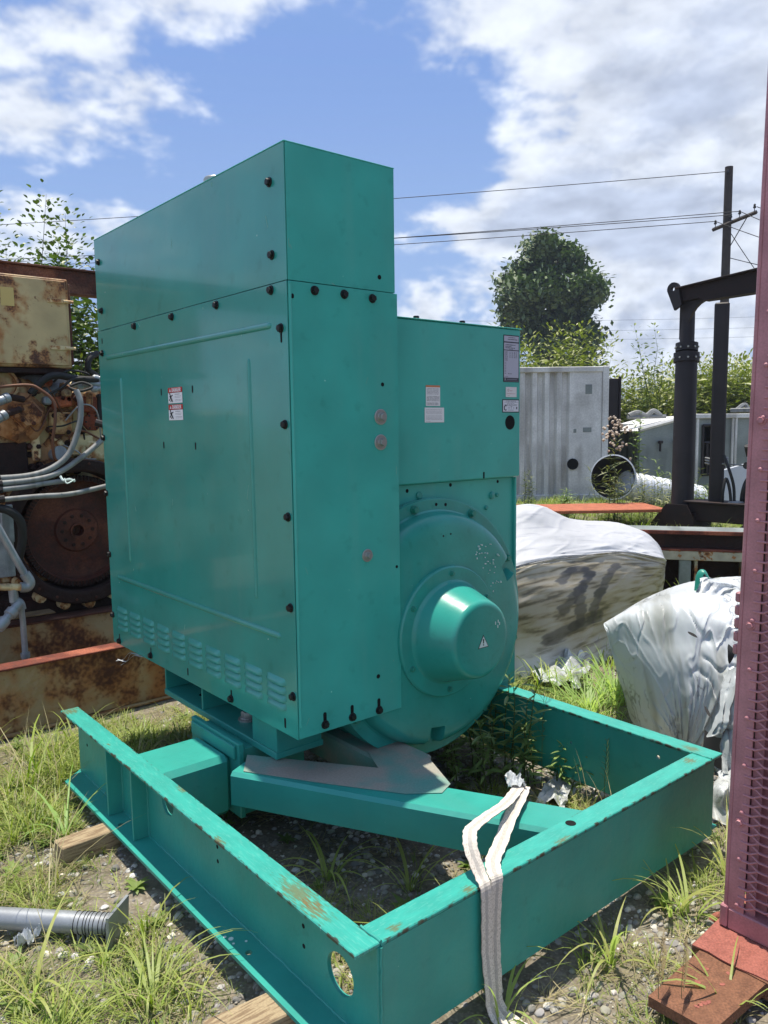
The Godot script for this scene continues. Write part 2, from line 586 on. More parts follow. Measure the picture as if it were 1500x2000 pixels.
	for q in [["stone", 0.9, 0.0], ["grass_blade", 0.5, 0.5], ["leaf", 0.45, 0.42], ["far_leaf", 0.6, 0.35]]:
		var m := mat(q[0], Color.WHITE, q[1])
		m.vertex_color_use_as_albedo = true
		m.cull_mode = BaseMaterial3D.CULL_DISABLED
		if q[2] > 0.0:
			m.backlight_enabled = true
			m.backlight = Color(0.86, 1.0, 0.5) * q[2] * 1.7
	mat("bark", Color(0.34, 0.29, 0.25), 0.95)
	mat("green_stem", Color(0.3, 0.36, 0.16), 0.7)
	mat("dry_stem", Color(0.55, 0.48, 0.33), 0.8)
	mat("tuft_white", Color(0.72, 0.66, 0.6), 0.9)


# ---------------------------------------------------------------- sky
func make_sky() -> PanoramaSkyMaterial:
	var w := 3072
	var h := 1536
	var rows := h / 2 + 8
	var im := Image.create(w, h, false, Image.FORMAT_RGB8)
	var d := PackedByteArray()
	d.resize(w * h * 3)
	var n1 := FastNoiseLite.new()
	n1.seed = 41
	n1.frequency = 1.25
	n1.fractal_octaves = 6
	n1.fractal_gain = 0.55
	n1.domain_warp_enabled = true
	n1.domain_warp_amplitude = 0.35
	n1.domain_warp_frequency = 0.9
	var n2 := FastNoiseLite.new()
	n2.seed = 77
	n2.frequency = 4.6
	n2.fractal_octaves = 5
	n2.fractal_gain = 0.58
	# [azimuth from the view's middle, elevation, half width, half height, amount]
	var banks := [[-24.5, 19.0, 4.0, 3.4, 0.62], [-19.0, 24.0, 5.0, 3.0, 0.14], [-26.0, 26.0, 5.0, 3.0, 0.2], [-10.0, 27.0, 5.0, 2.0, 0.34], [-2.0, 20.0, 8.0, 8.0, -0.9], [-10.0, 14.0, 12.0, 4.5, -0.7], [-12.0, 20.0, 3.0, 4.0, -0.4], [5.0, 16.0, 3.0, 3.0, -0.55],
		[14.0, 24.5, 11.0, 4.0, 0.5], [19.0, 18.0, 9.0, 5.0, 0.4], [8.0, 13.5, 9.0, 2.0, 0.6], [17.0, 13.0, 9.0, 3.0, 0.6], [9.0, 18.5, 4.0, 1.6, -0.1], [6.0, 11.3, 6.0, 0.7, -0.45], [17.0, 18.0, 12.0, 11.0, 0.55], [23.0, 23.0, 7.0, 7.0, 0.2], [24.0, 9.0, 6.0, 6.0, 0.55], [4.0, 7.0, 3.4, 2.6, 0.45], [18.0, 7.0, 4.0, 3.6, 0.6], [12.0, 8.0, 3.0, 2.0, -0.1], [-23.0, 12.0, 4.0, 2.2, 0.4]]
	for y in rows:
		var el := PI * (0.5 - (y + 0.5) / h)
		var up := sin(el)
		var flat := cos(el)
		var ed := rad_to_deg(el)
		var k := 1.0 / (maxf(up, 0.0) + 0.16)
		var blue := Color(0.19, 0.31, 0.61).lerp(Color(0.27, 0.4, 0.66), ss(26.0, 8.0, ed)).lerp(Color(0.48, 0.57, 0.7), ss(9.0, -1.0, ed))
		blue = blue.lerp(Color(0.15, 0.26, 0.58), ss(30.0, 80.0, ed))
		for x in w:
			var az := TAU * (x + 0.5) / w
			var px := sin(az) * flat * k
			var pz := -cos(az) * flat * k
			var da := rad_to_deg(wrapf(az - 0.6915, -PI, PI))
			var bias := 0.0
			if absf(da) < 50.0 and ed < 45.0:
				for q in banks:
					var ex: float = (da - q[0]) / q[2]
					var ey: float = (ed - q[1]) / q[3]
					var rr := ex * ex + ey * ey
					if rr < 6.0:
						bias += q[4] * exp(-rr)
			var f := n1.get_noise_2d(px, pz * 1.15)
			var g := n2.get_noise_2d(px, pz)
			# low clouds stand upright: noise by direction, not on a plane
			var low := ss(13.0, 6.0, ed)
			if low > 0.0:
				f = lerpf(f, n1.get_noise_2d(da * 0.11 + 31.0, ed * 0.17), low)
				g = lerpf(g, n2.get_noise_2d(da * 0.1, ed * 0.13), low)
			var dens := f * 0.95 + bias + g * 0.62
			var cover := ss(-0.2, 0.52, dens)
			var thick := ss(0.6, 1.25, dens - g * 0.7)
			var lit := Color(0.68, 0.72, 0.79).lerp(Color(0.43, 0.49, 0.62), thick * 0.85)
			lit = lit * (1.0 + 0.34 * g)
			var c := blue.lerp(lit, cover * 0.9).linear_to_srgb()
			var at := (y * w + x) * 3
			d[at] = int(clampf(c.r, 0, 1) * 255.0)
			d[at + 1] = int(clampf(c.g, 0, 1) * 255.0)
			d[at + 2] = int(clampf(c.b, 0, 1) * 255.0)
	var ground := Color(0.2, 0.19, 0.16).linear_to_srgb()
	for y in range(rows, h):
		for x in w:
			var at := (y * w + x) * 3
			d[at] = int(ground.r * 255.0)
			d[at + 1] = int(ground.g * 255.0)
			d[at + 2] = int(ground.b * 255.0)
	im = Image.create_from_data(w, h, false, Image.FORMAT_RGB8, d)
	var sky := PanoramaSkyMaterial.new()
	sky.panorama = ImageTexture.create_from_image(im)
	return sky


func _ready() -> void:
	rng.seed = 20240
	var cam := Camera3D.new()
	cam.name = "camera"
	cam.fov = 66.13
	cam.near = 0.05
	cam.far = 2000.0
	cam.transform = Transform3D(Basis(Vector3.UP, -0.6915) * Basis(Vector3.RIGHT, -0.1101) * Basis(Vector3.BACK, -0.0129), Vector3(-1.4584, 1.6, 2.2477))
	add_child(cam)
	cam.current = true
	var env := Environment.new()
	env.background_mode = Environment.BG_SKY
	env.sky = Sky.new()
	env.sky.sky_material = make_sky()
	env.background_energy_multiplier = 1.3 / EXPOSURE
	env.tonemap_mode = Environment.TONE_MAPPER_LINEAR
	env.tonemap_exposure = EXPOSURE
	env.fog_enabled = true
	env.fog_density = 0.0007
	env.fog_light_color = Color(0.8, 0.86, 0.95)
	env.sdfgi_enabled = true
	env.ssao_enabled = true
	env.ssil_enabled = true
	var we := WorldEnvironment.new()
	we.name = "world"
	we.environment = env
	add_child(we)
	var sun := DirectionalLight3D.new()
	sun.name = "sun"
	sun.light_energy = 0.92
	sun.light_color = Color(1.0, 0.965, 0.9)
	sun.light_angular_distance = 0.5
	sun.shadow_enabled = true
	add_child(sun)
	sun.look_at_from_position(Vector3(0.03, 1.0, -0.15), Vector3.ZERO)
	make_materials()
	make_ground()
	make_far()
	make_right_yard()
	make_left_yard()
	make_skid()
	make_alternator()
	make_bundles()
	make_red_enclosure()
	make_small_things()
	make_grass()
# ---------------------------------------------------------------- ground, grass, plants
var lumps := FastNoiseLite.new()


func ground_height(x: float, z: float) -> float:
	var near := 1.0 - ss(8.0, 14.0, Vector2(x, z).length())
	return G + (lumps.get_noise_2d(x, z) * 0.025 + lumps.get_noise_2d(x * 6.0, z * 6.0) * 0.008) * near


# patches of growth: x, z, half width, half depth, amount
var patches := [[-0.35, -1.55, 0.55, 0.4, 1.2], [0.1, -1.5, 0.5, 0.45, 1.0], [-0.75, -1.3, 0.4, 0.5, 0.9], [-0.95, -0.7, 0.35, 0.4, 0.6], [-0.8, 0.1, 0.22, 0.3, 1.0], [-0.62, -0.2, 0.15, 0.2, 0.5], [-1.0, 0.4, 0.35, 0.35, 0.9], [0.0, 0.4, 0.25, 0.3, 0.75], [0.3, 0.6, 0.3, 0.16, 0.8],
	[1.75, -0.45, 0.32, 0.35, 1.6], [2.1, -0.8, 0.45, 0.3, 1.0], [1.05, 0.35, 0.28, 0.4, 0.9], [0.35, 1.05, 0.2, 0.1, 0.6], [0.75, 1.0, 0.35, 0.15, 0.35], [1.3, 1.05, 0.3, 0.2, 0.5], [0.3, 1.25, 0.15, 0.1, 0.5]]


func growth(x: float, z: float) -> float:
	var s := 0.04
	for q in patches:
		var ex: float = (x - q[0]) / q[2]
		var ey: float = (z - q[1]) / q[3]
		s += q[4] * exp(-ex * ex - ey * ey)
	if x > 2.6 or z < -1.9:
		s += 0.75 * ss(2.6, 4.0, maxf(x, -z + 0.7))
	return s * clampf(0.75 + lumps.get_noise_2d(x * 3.0 + 50.0, z * 3.0) * 1.4, 0.0, 2.0)


func make_ground() -> void:
	lumps.seed = 9
	lumps.frequency = 0.9
	lumps.fractal_octaves = 3
	var xs := []
	var x := -5.0
	while x < 6.0:
		xs.append(x)
		x += 0.07
	for q in [6.0, 7.0, 8.0, 10.0, 13.0, 17.0, 22.0, 30.0, 45.0, 80.0, 160.0, 400.0, 900.0]:
		xs.append(q)
	for q in [-5.5, -7.0, -9.0, -13.0, -20.0, -40.0, -100.0, -300.0, -900.0]:
		xs.push_front(q)
	var n := xs.size()
	var p := PackedVector3Array()
	var nn := PackedVector3Array()
	var cc := PackedColorArray()
	var ix := PackedInt32Array()
	for j in n:
		for i in n:
			var a: float = xs[i]
			var b: float = xs[j]
			p.append(Vector3(a, ground_height(a, b), b))
			var e := 0.03
			nn.append(Vector3(ground_height(a - e, b) - ground_height(a + e, b), 2.0 * e, ground_height(a, b - e) - ground_height(a, b + e)).normalized())
			var g := clampf(growth(a, b), 0.0, 1.0)
			var m := clampf(0.5 + lumps.get_noise_2d(a * 1.3, b * 1.3 + 9.0) * 0.9, 0.0, 1.0)
			var c := Color(0.72, 0.69, 0.64).lerp(Color(1.0, 0.98, 0.95), m)
			c = c.lerp(Color(0.6, 0.62, 0.4), g * 0.6)
			cc.append(c)
			if i < n - 1 and j < n - 1:
				var k := j * n + i
				for t in [k, k + 1, k + n + 1, k, k + n + 1, k + n]:
					ix.append(t)
	var arr := []
	arr.resize(Mesh.ARRAY_MAX)
	arr[Mesh.ARRAY_VERTEX] = p
	arr[Mesh.ARRAY_NORMAL] = nn
	arr[Mesh.ARRAY_COLOR] = cc
	arr[Mesh.ARRAY_INDEX] = ix
	var am := ArrayMesh.new()
	am.add_surface_from_arrays(Mesh.PRIMITIVE_TRIANGLES, arr)
	var o := put("ground", am, mats.gravel)
	tag(o, "grey gravel and dirt yard with patches of grass", "ground", "", "structure")
	# loose stones
	var where := []
	var tint := []
	var g := Geo.new()
	g.grid(7, 5, func(u: float, v: float) -> Vector3:
		var t := u * TAU
		var f := v * PI
		var q := Vector3(sin(f) * cos(t), -cos(f) * 0.62, sin(f) * sin(t))
		return q * (1.0 + 0.25 * sin(q.x * 4.0 + 1.0) * cos(q.z * 3.0)), false)
	var stone := g.mesh(50.0)
	for k in 42000:
		var far := rng.randf() < 0.25
		var a := rng.randf_range(-1.9, 2.2) if not far else rng.randf_range(-2.5, 6.0)
		var b := rng.randf_range(-1.9, 1.9) if not far else rng.randf_range(-5.0, 1.9)
		if rng.randf() < clampf(growth(a, b) - 0.35, 0.0, 0.7) or lumps.get_noise_2d(a * 1.7 + 20.0, b * 1.7) < rng.randf_range(-0.7, 0.15):
			continue
		var s := 0.0035 + 0.017 * pow(rng.randf(), 2.9)
		if rng.randf() < 0.004:
			s = rng.randf_range(0.02, 0.034)
		var basis := Basis(Vector3.UP, rng.randf() * TAU) * Basis(Vector3.RIGHT, rng.randf_range(-0.5, 0.5))
		where.append(Transform3D(basis.scaled(Vector3(s, s * rng.randf_range(0.6, 1.0), s * rng.randf_range(0.6, 1.0))), Vector3(a, ground_height(a, b) + s * 0.15, b)))
		var v := rng.randf_range(0.16, 0.42) if rng.randf() < 0.86 else rng.randf_range(0.5, 0.72)
		tint.append(Color(v, v * rng.randf_range(0.92, 0.99), v * rng.randf_range(0.78, 0.96)))
	tag(many("loose_gravel", stone, mats.stone, where, tint), "loose grey and white gravel stones scattered over the yard", "gravel")


func blade(p: PackedVector3Array, n: PackedVector3Array, at: Vector3, dir: float, length: float, width: float, bend: float, lean: float, seg := 5) -> void:
	var out := Vector3(cos(dir), 0, sin(dir))
	var side := Vector3(-out.z, 0, out.x)
	var pos := at
	var tilt := lean
	var last := []
	for k in seg + 1:
		var t := float(k) / seg
		var w := width * 0.5 * (1.0 - t * t * 0.97) * (0.75 + 0.5 * minf(t * 3.0, 0.5))
		var up := Vector3.UP * cos(tilt) + out * sin(tilt)
		var nor := (out * -cos(tilt) + Vector3.UP * sin(tilt)).normalized()
		var l := pos - side * w + nor * w * 0.35
		var r := pos + side * w + nor * w * 0.35
		if k > 0:
			for q in [last[0], last[1], r, last[0], r, l]:
				p.append(q)
				n.append((nor + Vector3.UP * 0.4).normalized())
		last = [l, r]
		pos += up * (length / seg)
		tilt += bend / seg


func raw(p: PackedVector3Array, n: PackedVector3Array) -> ArrayMesh:
	# turn every face so that its front is the side its normals point to
	for k in range(0, p.size(), 3):
		var f := (p[k + 2] - p[k]).cross(p[k + 1] - p[k])
		if f.dot(n[k] + n[k + 1] + n[k + 2]) < 0.0:
			var t := p[k + 1]
			p[k + 1] = p[k + 2]
			p[k + 2] = t
			t = n[k + 1]
			n[k + 1] = n[k + 2]
			n[k + 2] = t
	var a := []
	a.resize(Mesh.ARRAY_MAX)
	a[Mesh.ARRAY_VERTEX] = p
	a[Mesh.ARRAY_NORMAL] = n
	var m := ArrayMesh.new()
	m.add_surface_from_arrays(Mesh.PRIMITIVE_TRIANGLES, a)
	return m


func tuft(count: int, lo: float, hi: float, width: float, spread: float, bend: float) -> ArrayMesh:
	var p := PackedVector3Array()
	var n := PackedVector3Array()
	for k in count:
		var d := rng.randf() * TAU
		var r := spread * sqrt(rng.randf())
		blade(p, n, Vector3(cos(d) * r, -0.01, sin(d) * r), d + rng.randf_range(-0.8, 0.8), rng.randf_range(lo, hi), width * rng.randf_range(0.6, 1.2), bend * rng.randf_range(0.4, 1.3), rng.randf_range(0.05, 0.75))
	return raw(p, n)


func grass_color() -> Color:
	var c := Color(0.2, 0.28, 0.05).lerp(Color(0.38, 0.43, 0.1), rng.randf())
	if rng.randf() < 0.08:
		c = Color(0.52, 0.45, 0.24)
	return c * rng.randf_range(0.7, 1.15)


func blocked(x: float, z: float, h: float) -> bool:
	# no blades through the skid, the machines and the bundles
	if x > -0.44 and x < -0.3 and z > -1.36 and z < 0.87:
		return true
	if x > -0.44 and x < 1.38 and z > 0.74 and z < 0.87:
		return true
	if x > 1.26 and x < 1.38 and z > -1.36 and z < 0.87:
		return true
	if h > 0.2 and x > -0.35 and x < 1.35 and z < 0.0 and z > -1.75:
		return true
	if z < -2.05 and z > -4.2 and x > -1.4 and x < 1.6:
		return true
	return x > 0.62 and z > 1.05 and z < 2.4


func make_grass() -> void:
	var kinds := [tuft(34, 0.04, 0.13, 0.004, 0.06, 1.4), tuft(24, 0.05, 0.19, 0.0055, 0.05, 1.9), tuft(30, 0.03, 0.1, 0.0035, 0.08, 1.0), tuft(8, 0.16, 0.36, 0.009, 0.04, 2.2), tuft(6, 0.3, 0.5, 0.004, 0.03, 0.7)]
	var where := [[], [], [], [], []]
	var tint := [[], [], [], [], []]
	for k in 30000:
		var x := rng.randf_range(-1.8, 3.2)
		var z := rng.randf_range(-2.4, 1.6)
		var g := growth(x, z)
		if rng.randf() * 1.5 > g or rng.randf() < 0.5:
			continue
		var kind := 0
		var q := rng.randf()
		if q < 0.34:
			kind = 1
		elif q < 0.62:
			kind = 2
		elif q > 0.975:
			kind = 3
		elif q > 0.955:
			kind = 4
		if blocked(x, z, 0.4 if kind > 2 else 0.1):
			continue
		var s := rng.randf_range(0.6, 1.2) * clampf(0.55 + g * 0.5, 0.5, 1.15)
		where[kind].append(Transform3D(Basis(Vector3.UP, rng.randf() * TAU).scaled(Vector3(s, s * rng.randf_range(0.8, 1.2), s)), Vector3(x, ground_height(x, z), z)))
		tint[kind].append(grass_color() if kind != 4 else Color(0.42, 0.37, 0.2))
	for k in 26000:
		var d := 3.2 + 24.0 * pow(rng.randf(), 1.6)
		var t := 0.6915 + rng.randf_range(-0.55, 0.6)
		var x := -1.46 + sin(t) * d
		var z := 2.25 - cos(t) * d
		if (x < 3.0 and z > -2.4) or growth(x, z) < rng.randf() * 0.9 or blocked(x, z, 0.1):
			continue
		var s := rng.randf_range(0.9, 2.2)
		var kind := rng.randi() % 3
		where[kind].append(Transform3D(Basis(Vector3.UP, rng.randf() * TAU).scaled(Vector3(s, s * rng.randf_range(0.8, 1.3), s)), Vector3(x, ground_height(x, z), z)))
		tint[kind].append(grass_color())
	# straw and dead stems lying flat, and low broad-leaved weeds
	var p2 := PackedVector3Array()
	var n2 := PackedVector3Array()
	for k in 16:
		blade(p2, n2, Vector3(rng.randf_range(-0.06, 0.06), 0.006 + 0.012 * rng.randf(), rng.randf_range(-0.06, 0.06)), rng.randf() * TAU, rng.randf_range(0.04, 0.15), 0.003, rng.randf_range(-0.2, 0.35), rng.randf_range(1.35, 1.6), 3)
	var straw := raw(p2, n2)
	p2 = PackedVector3Array()
	n2 = PackedVector3Array()
	for k in 11:
		blade(p2, n2, Vector3(0, 0.0, 0), k * 2.4, rng.randf_range(0.03, 0.065), 0.02, 0.8, rng.randf_range(0.5, 1.2), 4)
	var rosette := raw(p2, n2)
	var lay := [[], []]
	var hue := [[], []]
	for k in 9000:
		var x := rng.randf_range(-1.8, 2.8)
		var z := rng.randf_range(-2.2, 1.7)
		var g := growth(x, z)
		if rng.randf() > 0.05 + g * 0.55 or blocked(x, z, 0.1):
			continue
		var w := 0 if rng.randf() < 0.7 else 1
		var s := rng.randf_range(0.6, 1.3)
		lay[w].append(Transform3D(Basis(Vector3.UP, rng.randf() * TAU).scaled(Vector3(s, s, s)), Vector3(x, ground_height(x, z), z)))
		hue[w].append(Color(0.46, 0.39, 0.23) * rng.randf_range(0.6, 1.1) if w == 0 else Color(0.2, 0.28, 0.07) * rng.randf_range(0.6, 1.2))
	tag(many("dead_straw", straw, mats.grass_blade, lay[0], hue[0]), "dry straw and dead stems lying over the gravel", "straw")
	tag(many("low_weeds", rosette, mats.grass_blade, lay[1], hue[1]), "low broad-leaved weeds between the grass clumps", "weeds")
	for k in 5:
		var o := many("grass", kinds[k], mats.grass_blade, where[k], tint[k])
		tag(o, ["short bright green grass clumps on the gravel", "arching yellow-green crabgrass among the gravel stones", "low fine grass covering the yard", "scattered broad bladed grass shoots", "thin dry straw-coloured stalks in the grass"][k], "grass")
	# tall grasses that stand out, each a plant of its own
	var spots := [[Vector3(0.057, -0.055, -0.680), 0.5, "tall grass tuft in front of the left end of the skid"], [Vector3(-0.533, -0.055, -0.916), 0.42, "tall grass tuft by the sawn timber block under the skid"], [Vector3(-0.643, -0.055, 0.188), 0.42, "broad leaved grass tuft beyond the grey pipe at the lower left"],
		[Vector3(0.076, -0.055, 0.882), 0.36, "broad leaved grass tuft right of the white strap at the bottom"], [Vector3(0.501, -0.055, 0.847), 0.34, "arching grass tuft in front of the skid's front beam"], [Vector3(0.863, -0.055, 0.839), 0.36, "arching grass tuft on the gravel below the skid's right corner"], [Vector3(1.187, -0.055, 0.869), 0.38, "arching grass tuft beside the red mesh cabinet"], [Vector3(0.896, -0.055, 0.982), 0.3, "grass tuft close to the salmon lifting eye"],
		[Vector3(0.284, -0.055, 0.259), 0.38, "shaded arching grass tuft inside the skid's front corner"], [Vector3(0.100, -0.055, 0.015), 0.36, "shaded grass tuft inside the skid behind its left beam"], [Vector3(0.551, -0.055, 1.289), 0.3, "pale grass tuft before the rusty red plate"], [Vector3(-0.915, -0.055, -0.045), 0.4, "grass tuft at the lower left corner"], [Vector3(2.213, -0.055, -0.368), 0.36, "dense grass clump in front of the long white bundle", 170], [Vector3(2.517, -0.055, -0.404), 0.38, "dense grass clump against the crumpled bundle's left side", 170], [Vector3(2.341, -0.055, -0.745), 0.34, "thin dark grass before the foot of the long bundle", 50]]
	for q in spots:
		var p := PackedVector3Array()
		var n := PackedVector3Array()
		for k in (int(q[3]) if q.size() > 3 else 13):
			var d := rng.randf() * TAU
			blade(p, n, Vector3(cos(d), 0, sin(d)) * rng.randf() * (0.04 if q.size() < 4 else 0.2), d, q[1] * rng.randf_range(0.4, 1.0), 0.0115 * rng.randf_range(0.55, 1.15), rng.randf_range(0.9, 2.4), rng.randf_range(0.05, 0.55), 8)
		var at: Vector3 = q[0]
		if blocked(at.x, at.z, 0.1):
			at.z += 0.1
		var t := thing("grass_tuft", q[2], "grass tuft", Vector3(at.x, ground_height(at.x, at.z) - 0.01, at.z), "tall grass tufts around the skid")
		var m: StandardMaterial3D = mats.grass_blade.duplicate()
		m.vertex_color_use_as_albedo = false
		m.albedo_color = Color(rng.randf_range(0.22, 0.34), rng.randf_range(0.31, 0.38), 0.1).linear_to_srgb()
		tag(put("blades", raw(p, n), m, t), "", "", "", "stuff")


func leaf_mesh(length: float, width: float, fold := 0.25) -> ArrayMesh:
	# one leaf along +z from its stalk, gently folded and drooping
	var p := PackedVector3Array()
	var n := PackedVector3Array()
	var prof := [0.0, 0.75, 1.0, 0.7, 0.0]
	for k in 4:
		for s in [-1.0, 1.0]:
			var t0 := k / 4.0
			var t1 := (k + 1) / 4.0
			var c0 := Vector3(0, -t0 * t0 * length * 0.2, t0 * length)
			var c1 := Vector3(0, -t1 * t1 * length * 0.2, t1 * length)
			var e0 := c0 + Vector3(s * prof[k] * width * 0.5, prof[k] * width * fold * 0.5, 0)
			var e1 := c1 + Vector3(s * prof[k + 1] * width * 0.5, prof[k + 1] * width * fold * 0.5, 0)
			var nn := Vector3(-s * fold, 1, 0.2 * t0).normalized()
			for q in [c0, e0, e1, c0, e1, c1]:
				p.append(q)
				n.append(nn)
	return raw(p, n)


func towards(dir: Vector3, roll := 0.0) -> Basis:
	var d := dir.normalized()
	var x := (Vector3.UP if absf(d.y) < 0.95 else Vector3.RIGHT).cross(d).normalized()
	return Basis(x, d.cross(x), d) * Basis(Vector3.BACK, roll)


func leafy(called: String, label: String, category: String, at: Vector3, group: String, o: Dictionary) -> Node3D:
	at.y = G if at.y > G and o.get("drop", true) else at.y
	# stems rise from the foot, leaves sit along them
	var t := thing(called, label, category, at, group)
	var g := Geo.new()
	var where := []
	var tint := []
	for k in int(o.stems):
		var d := rng.randf() * TAU
		var h: float = o.height * rng.randf_range(0.55, 1.0)
		var lean: float = o.lean * rng.randf()
		var pts := []
		var side := Vector3(cos(d), 0, sin(d))
		var foot: Vector3 = side * o.get("foot", 0.05) * rng.randf()
		for i in 7:
			var f := i / 6.0
			pts.append(foot + Vector3.UP * h * f * (1.0 - 0.12 * lean * f) + side * lean * h * f * f + Vector3(rng.randf_range(-1, 1), 0, rng.randf_range(-1, 1)) * h * 0.015)
		g.tube(pts, o.get("stem", 0.006), 5, 0.0015)
		var count := int(o.leaves)
		for i in count:
			var f: float = lerpf(o.get("from", 0.12), 1.0, (i + rng.randf()) / count)
			var a: int = mini(int(f * 6.0), 5)
			var p: Vector3 = pts[a].lerp(pts[a + 1], f * 6.0 - a)
			var dd := i * 2.4 + rng.randf() * 0.6
			var rise: float = rng.randf_range(-0.2, 0.8) if f < 0.9 else rng.randf_range(0.3, 1.6)
			if o.get("bushy", 0.0) > 0.0:
				p += Vector3(cos(dd), rng.randf_range(-0.3, 0.5), sin(dd)) * o.bushy * rng.randf()
			var s: float = rng.randf_range(0.6, 1.15) * (1.0 if f < 0.85 else 0.75)
			where.append(Transform3D(towards(Vector3(cos(dd), rise, sin(dd)), rng.randf_range(-0.5, 0.5)).scaled_local(Vector3(s, s, s)), p))
			var c: Color = o.dark.lerp(o.light, rng.randf())
			tint.append(c * rng.randf_range(0.8, 1.2))
	tag(obj("stems", g, mats[o.get("bark", "green_stem")], t, 80.0), "", "", "", "stuff")
	many("leaves", leaf_mesh(o.leaf, o.leaf * o.ratio), mats.leaf, where, tint, t)
	return t


func crown_tree(called: String, label: String, at: Vector3, height: float, crown: Vector3, centre: float, clumps: int, leaf: float, dark: Color, light: Color, group := "") -> void:
	var t := thing(called, label, "tree", at, group)
	var g := Geo.new()
	g.tube(curve([Vector3.ZERO, Vector3(0.1, height * 0.3, 0), Vector3(-0.1, height * 0.6, 0.1), Vector3(0, height * 0.9, 0)]), height * 0.022, 10, height * 0.004)
	var ends := []
	for k in 16:
		var d := k * 2.4
		var b := height * lerpf(0.25, 0.75, k / 15.0)
		var reach := crown.x * rng.randf_range(0.5, 0.85)
		var e := Vector3(cos(d) * reach, b + reach * 0.6, sin(d) * reach)
		g.tube(curve([Vector3(0, b, 0), Vector3(cos(d) * reach * 0.4, b + reach * 0.1, sin(d) * reach * 0.4), e]), height * 0.008, 6, height * 0.0015)
		ends.append(e)
	obj("trunk", g, mats.bark, t, 80.0)
	var p := PackedVector3Array()
	var n := PackedVector3Array()
	for k in 34:
		var q := Vector3(rng.randfn(), rng.randfn() * 0.8, rng.randfn()) * leaf * 1.7
		var b := Basis(Vector3(rng.randf() - 0.5, rng.randf() - 0.5, rng.randf() - 0.5).normalized(), rng.randf() * TAU)
		var nn := (b.y + q.normalized() * 0.6 + Vector3.UP * 0.5).normalized()
		var s := leaf * rng.randf_range(0.5, 1.0)
		var c := [b * Vector3(-s, 0, 0), b * Vector3(0, 0, -s * 0.55), b * Vector3(s, 0, 0), b * Vector3(0, 0, s * 0.55)]
		for i in [0, 1, 2, 0, 2, 3]:
			p.append(q + c[i])
			n.append(nn)
	var clump := raw(p, n)
	var where := []
	var tint := []
	# big boughs first, then clumps on them
	var boughs := []
	for k in 62:
		var d := Vector3(rng.randfn(), rng.randfn(), rng.randfn()).normalized()
		var r := rng.randf_range(0.4, 1.06)
		var taper := 1.0 - 0.42 * ss(-0.1, 1.0, d.y)
		boughs.append(Vector3(d.x * crown.x * r * taper, centre + d.y * crown.y * r, d.z * crown.z * r * taper))
	for k in clumps:
		var b: Vector3 = boughs[rng.randi() % boughs.size()]
		var c := b + Vector3(rng.randfn(), rng.randfn() * 0.7, rng.randfn()) * crown.x * 0.095
		var s := rng.randf_range(0.7, 1.3)
		where.append(Transform3D(Basis(Vector3.UP, rng.randf() * TAU).scaled(Vector3(s, s, s)), c))
		tint.append(dark.lerp(light, rng.randf()))
	many("crown", clump, mats.far_leaf, where, tint, t)


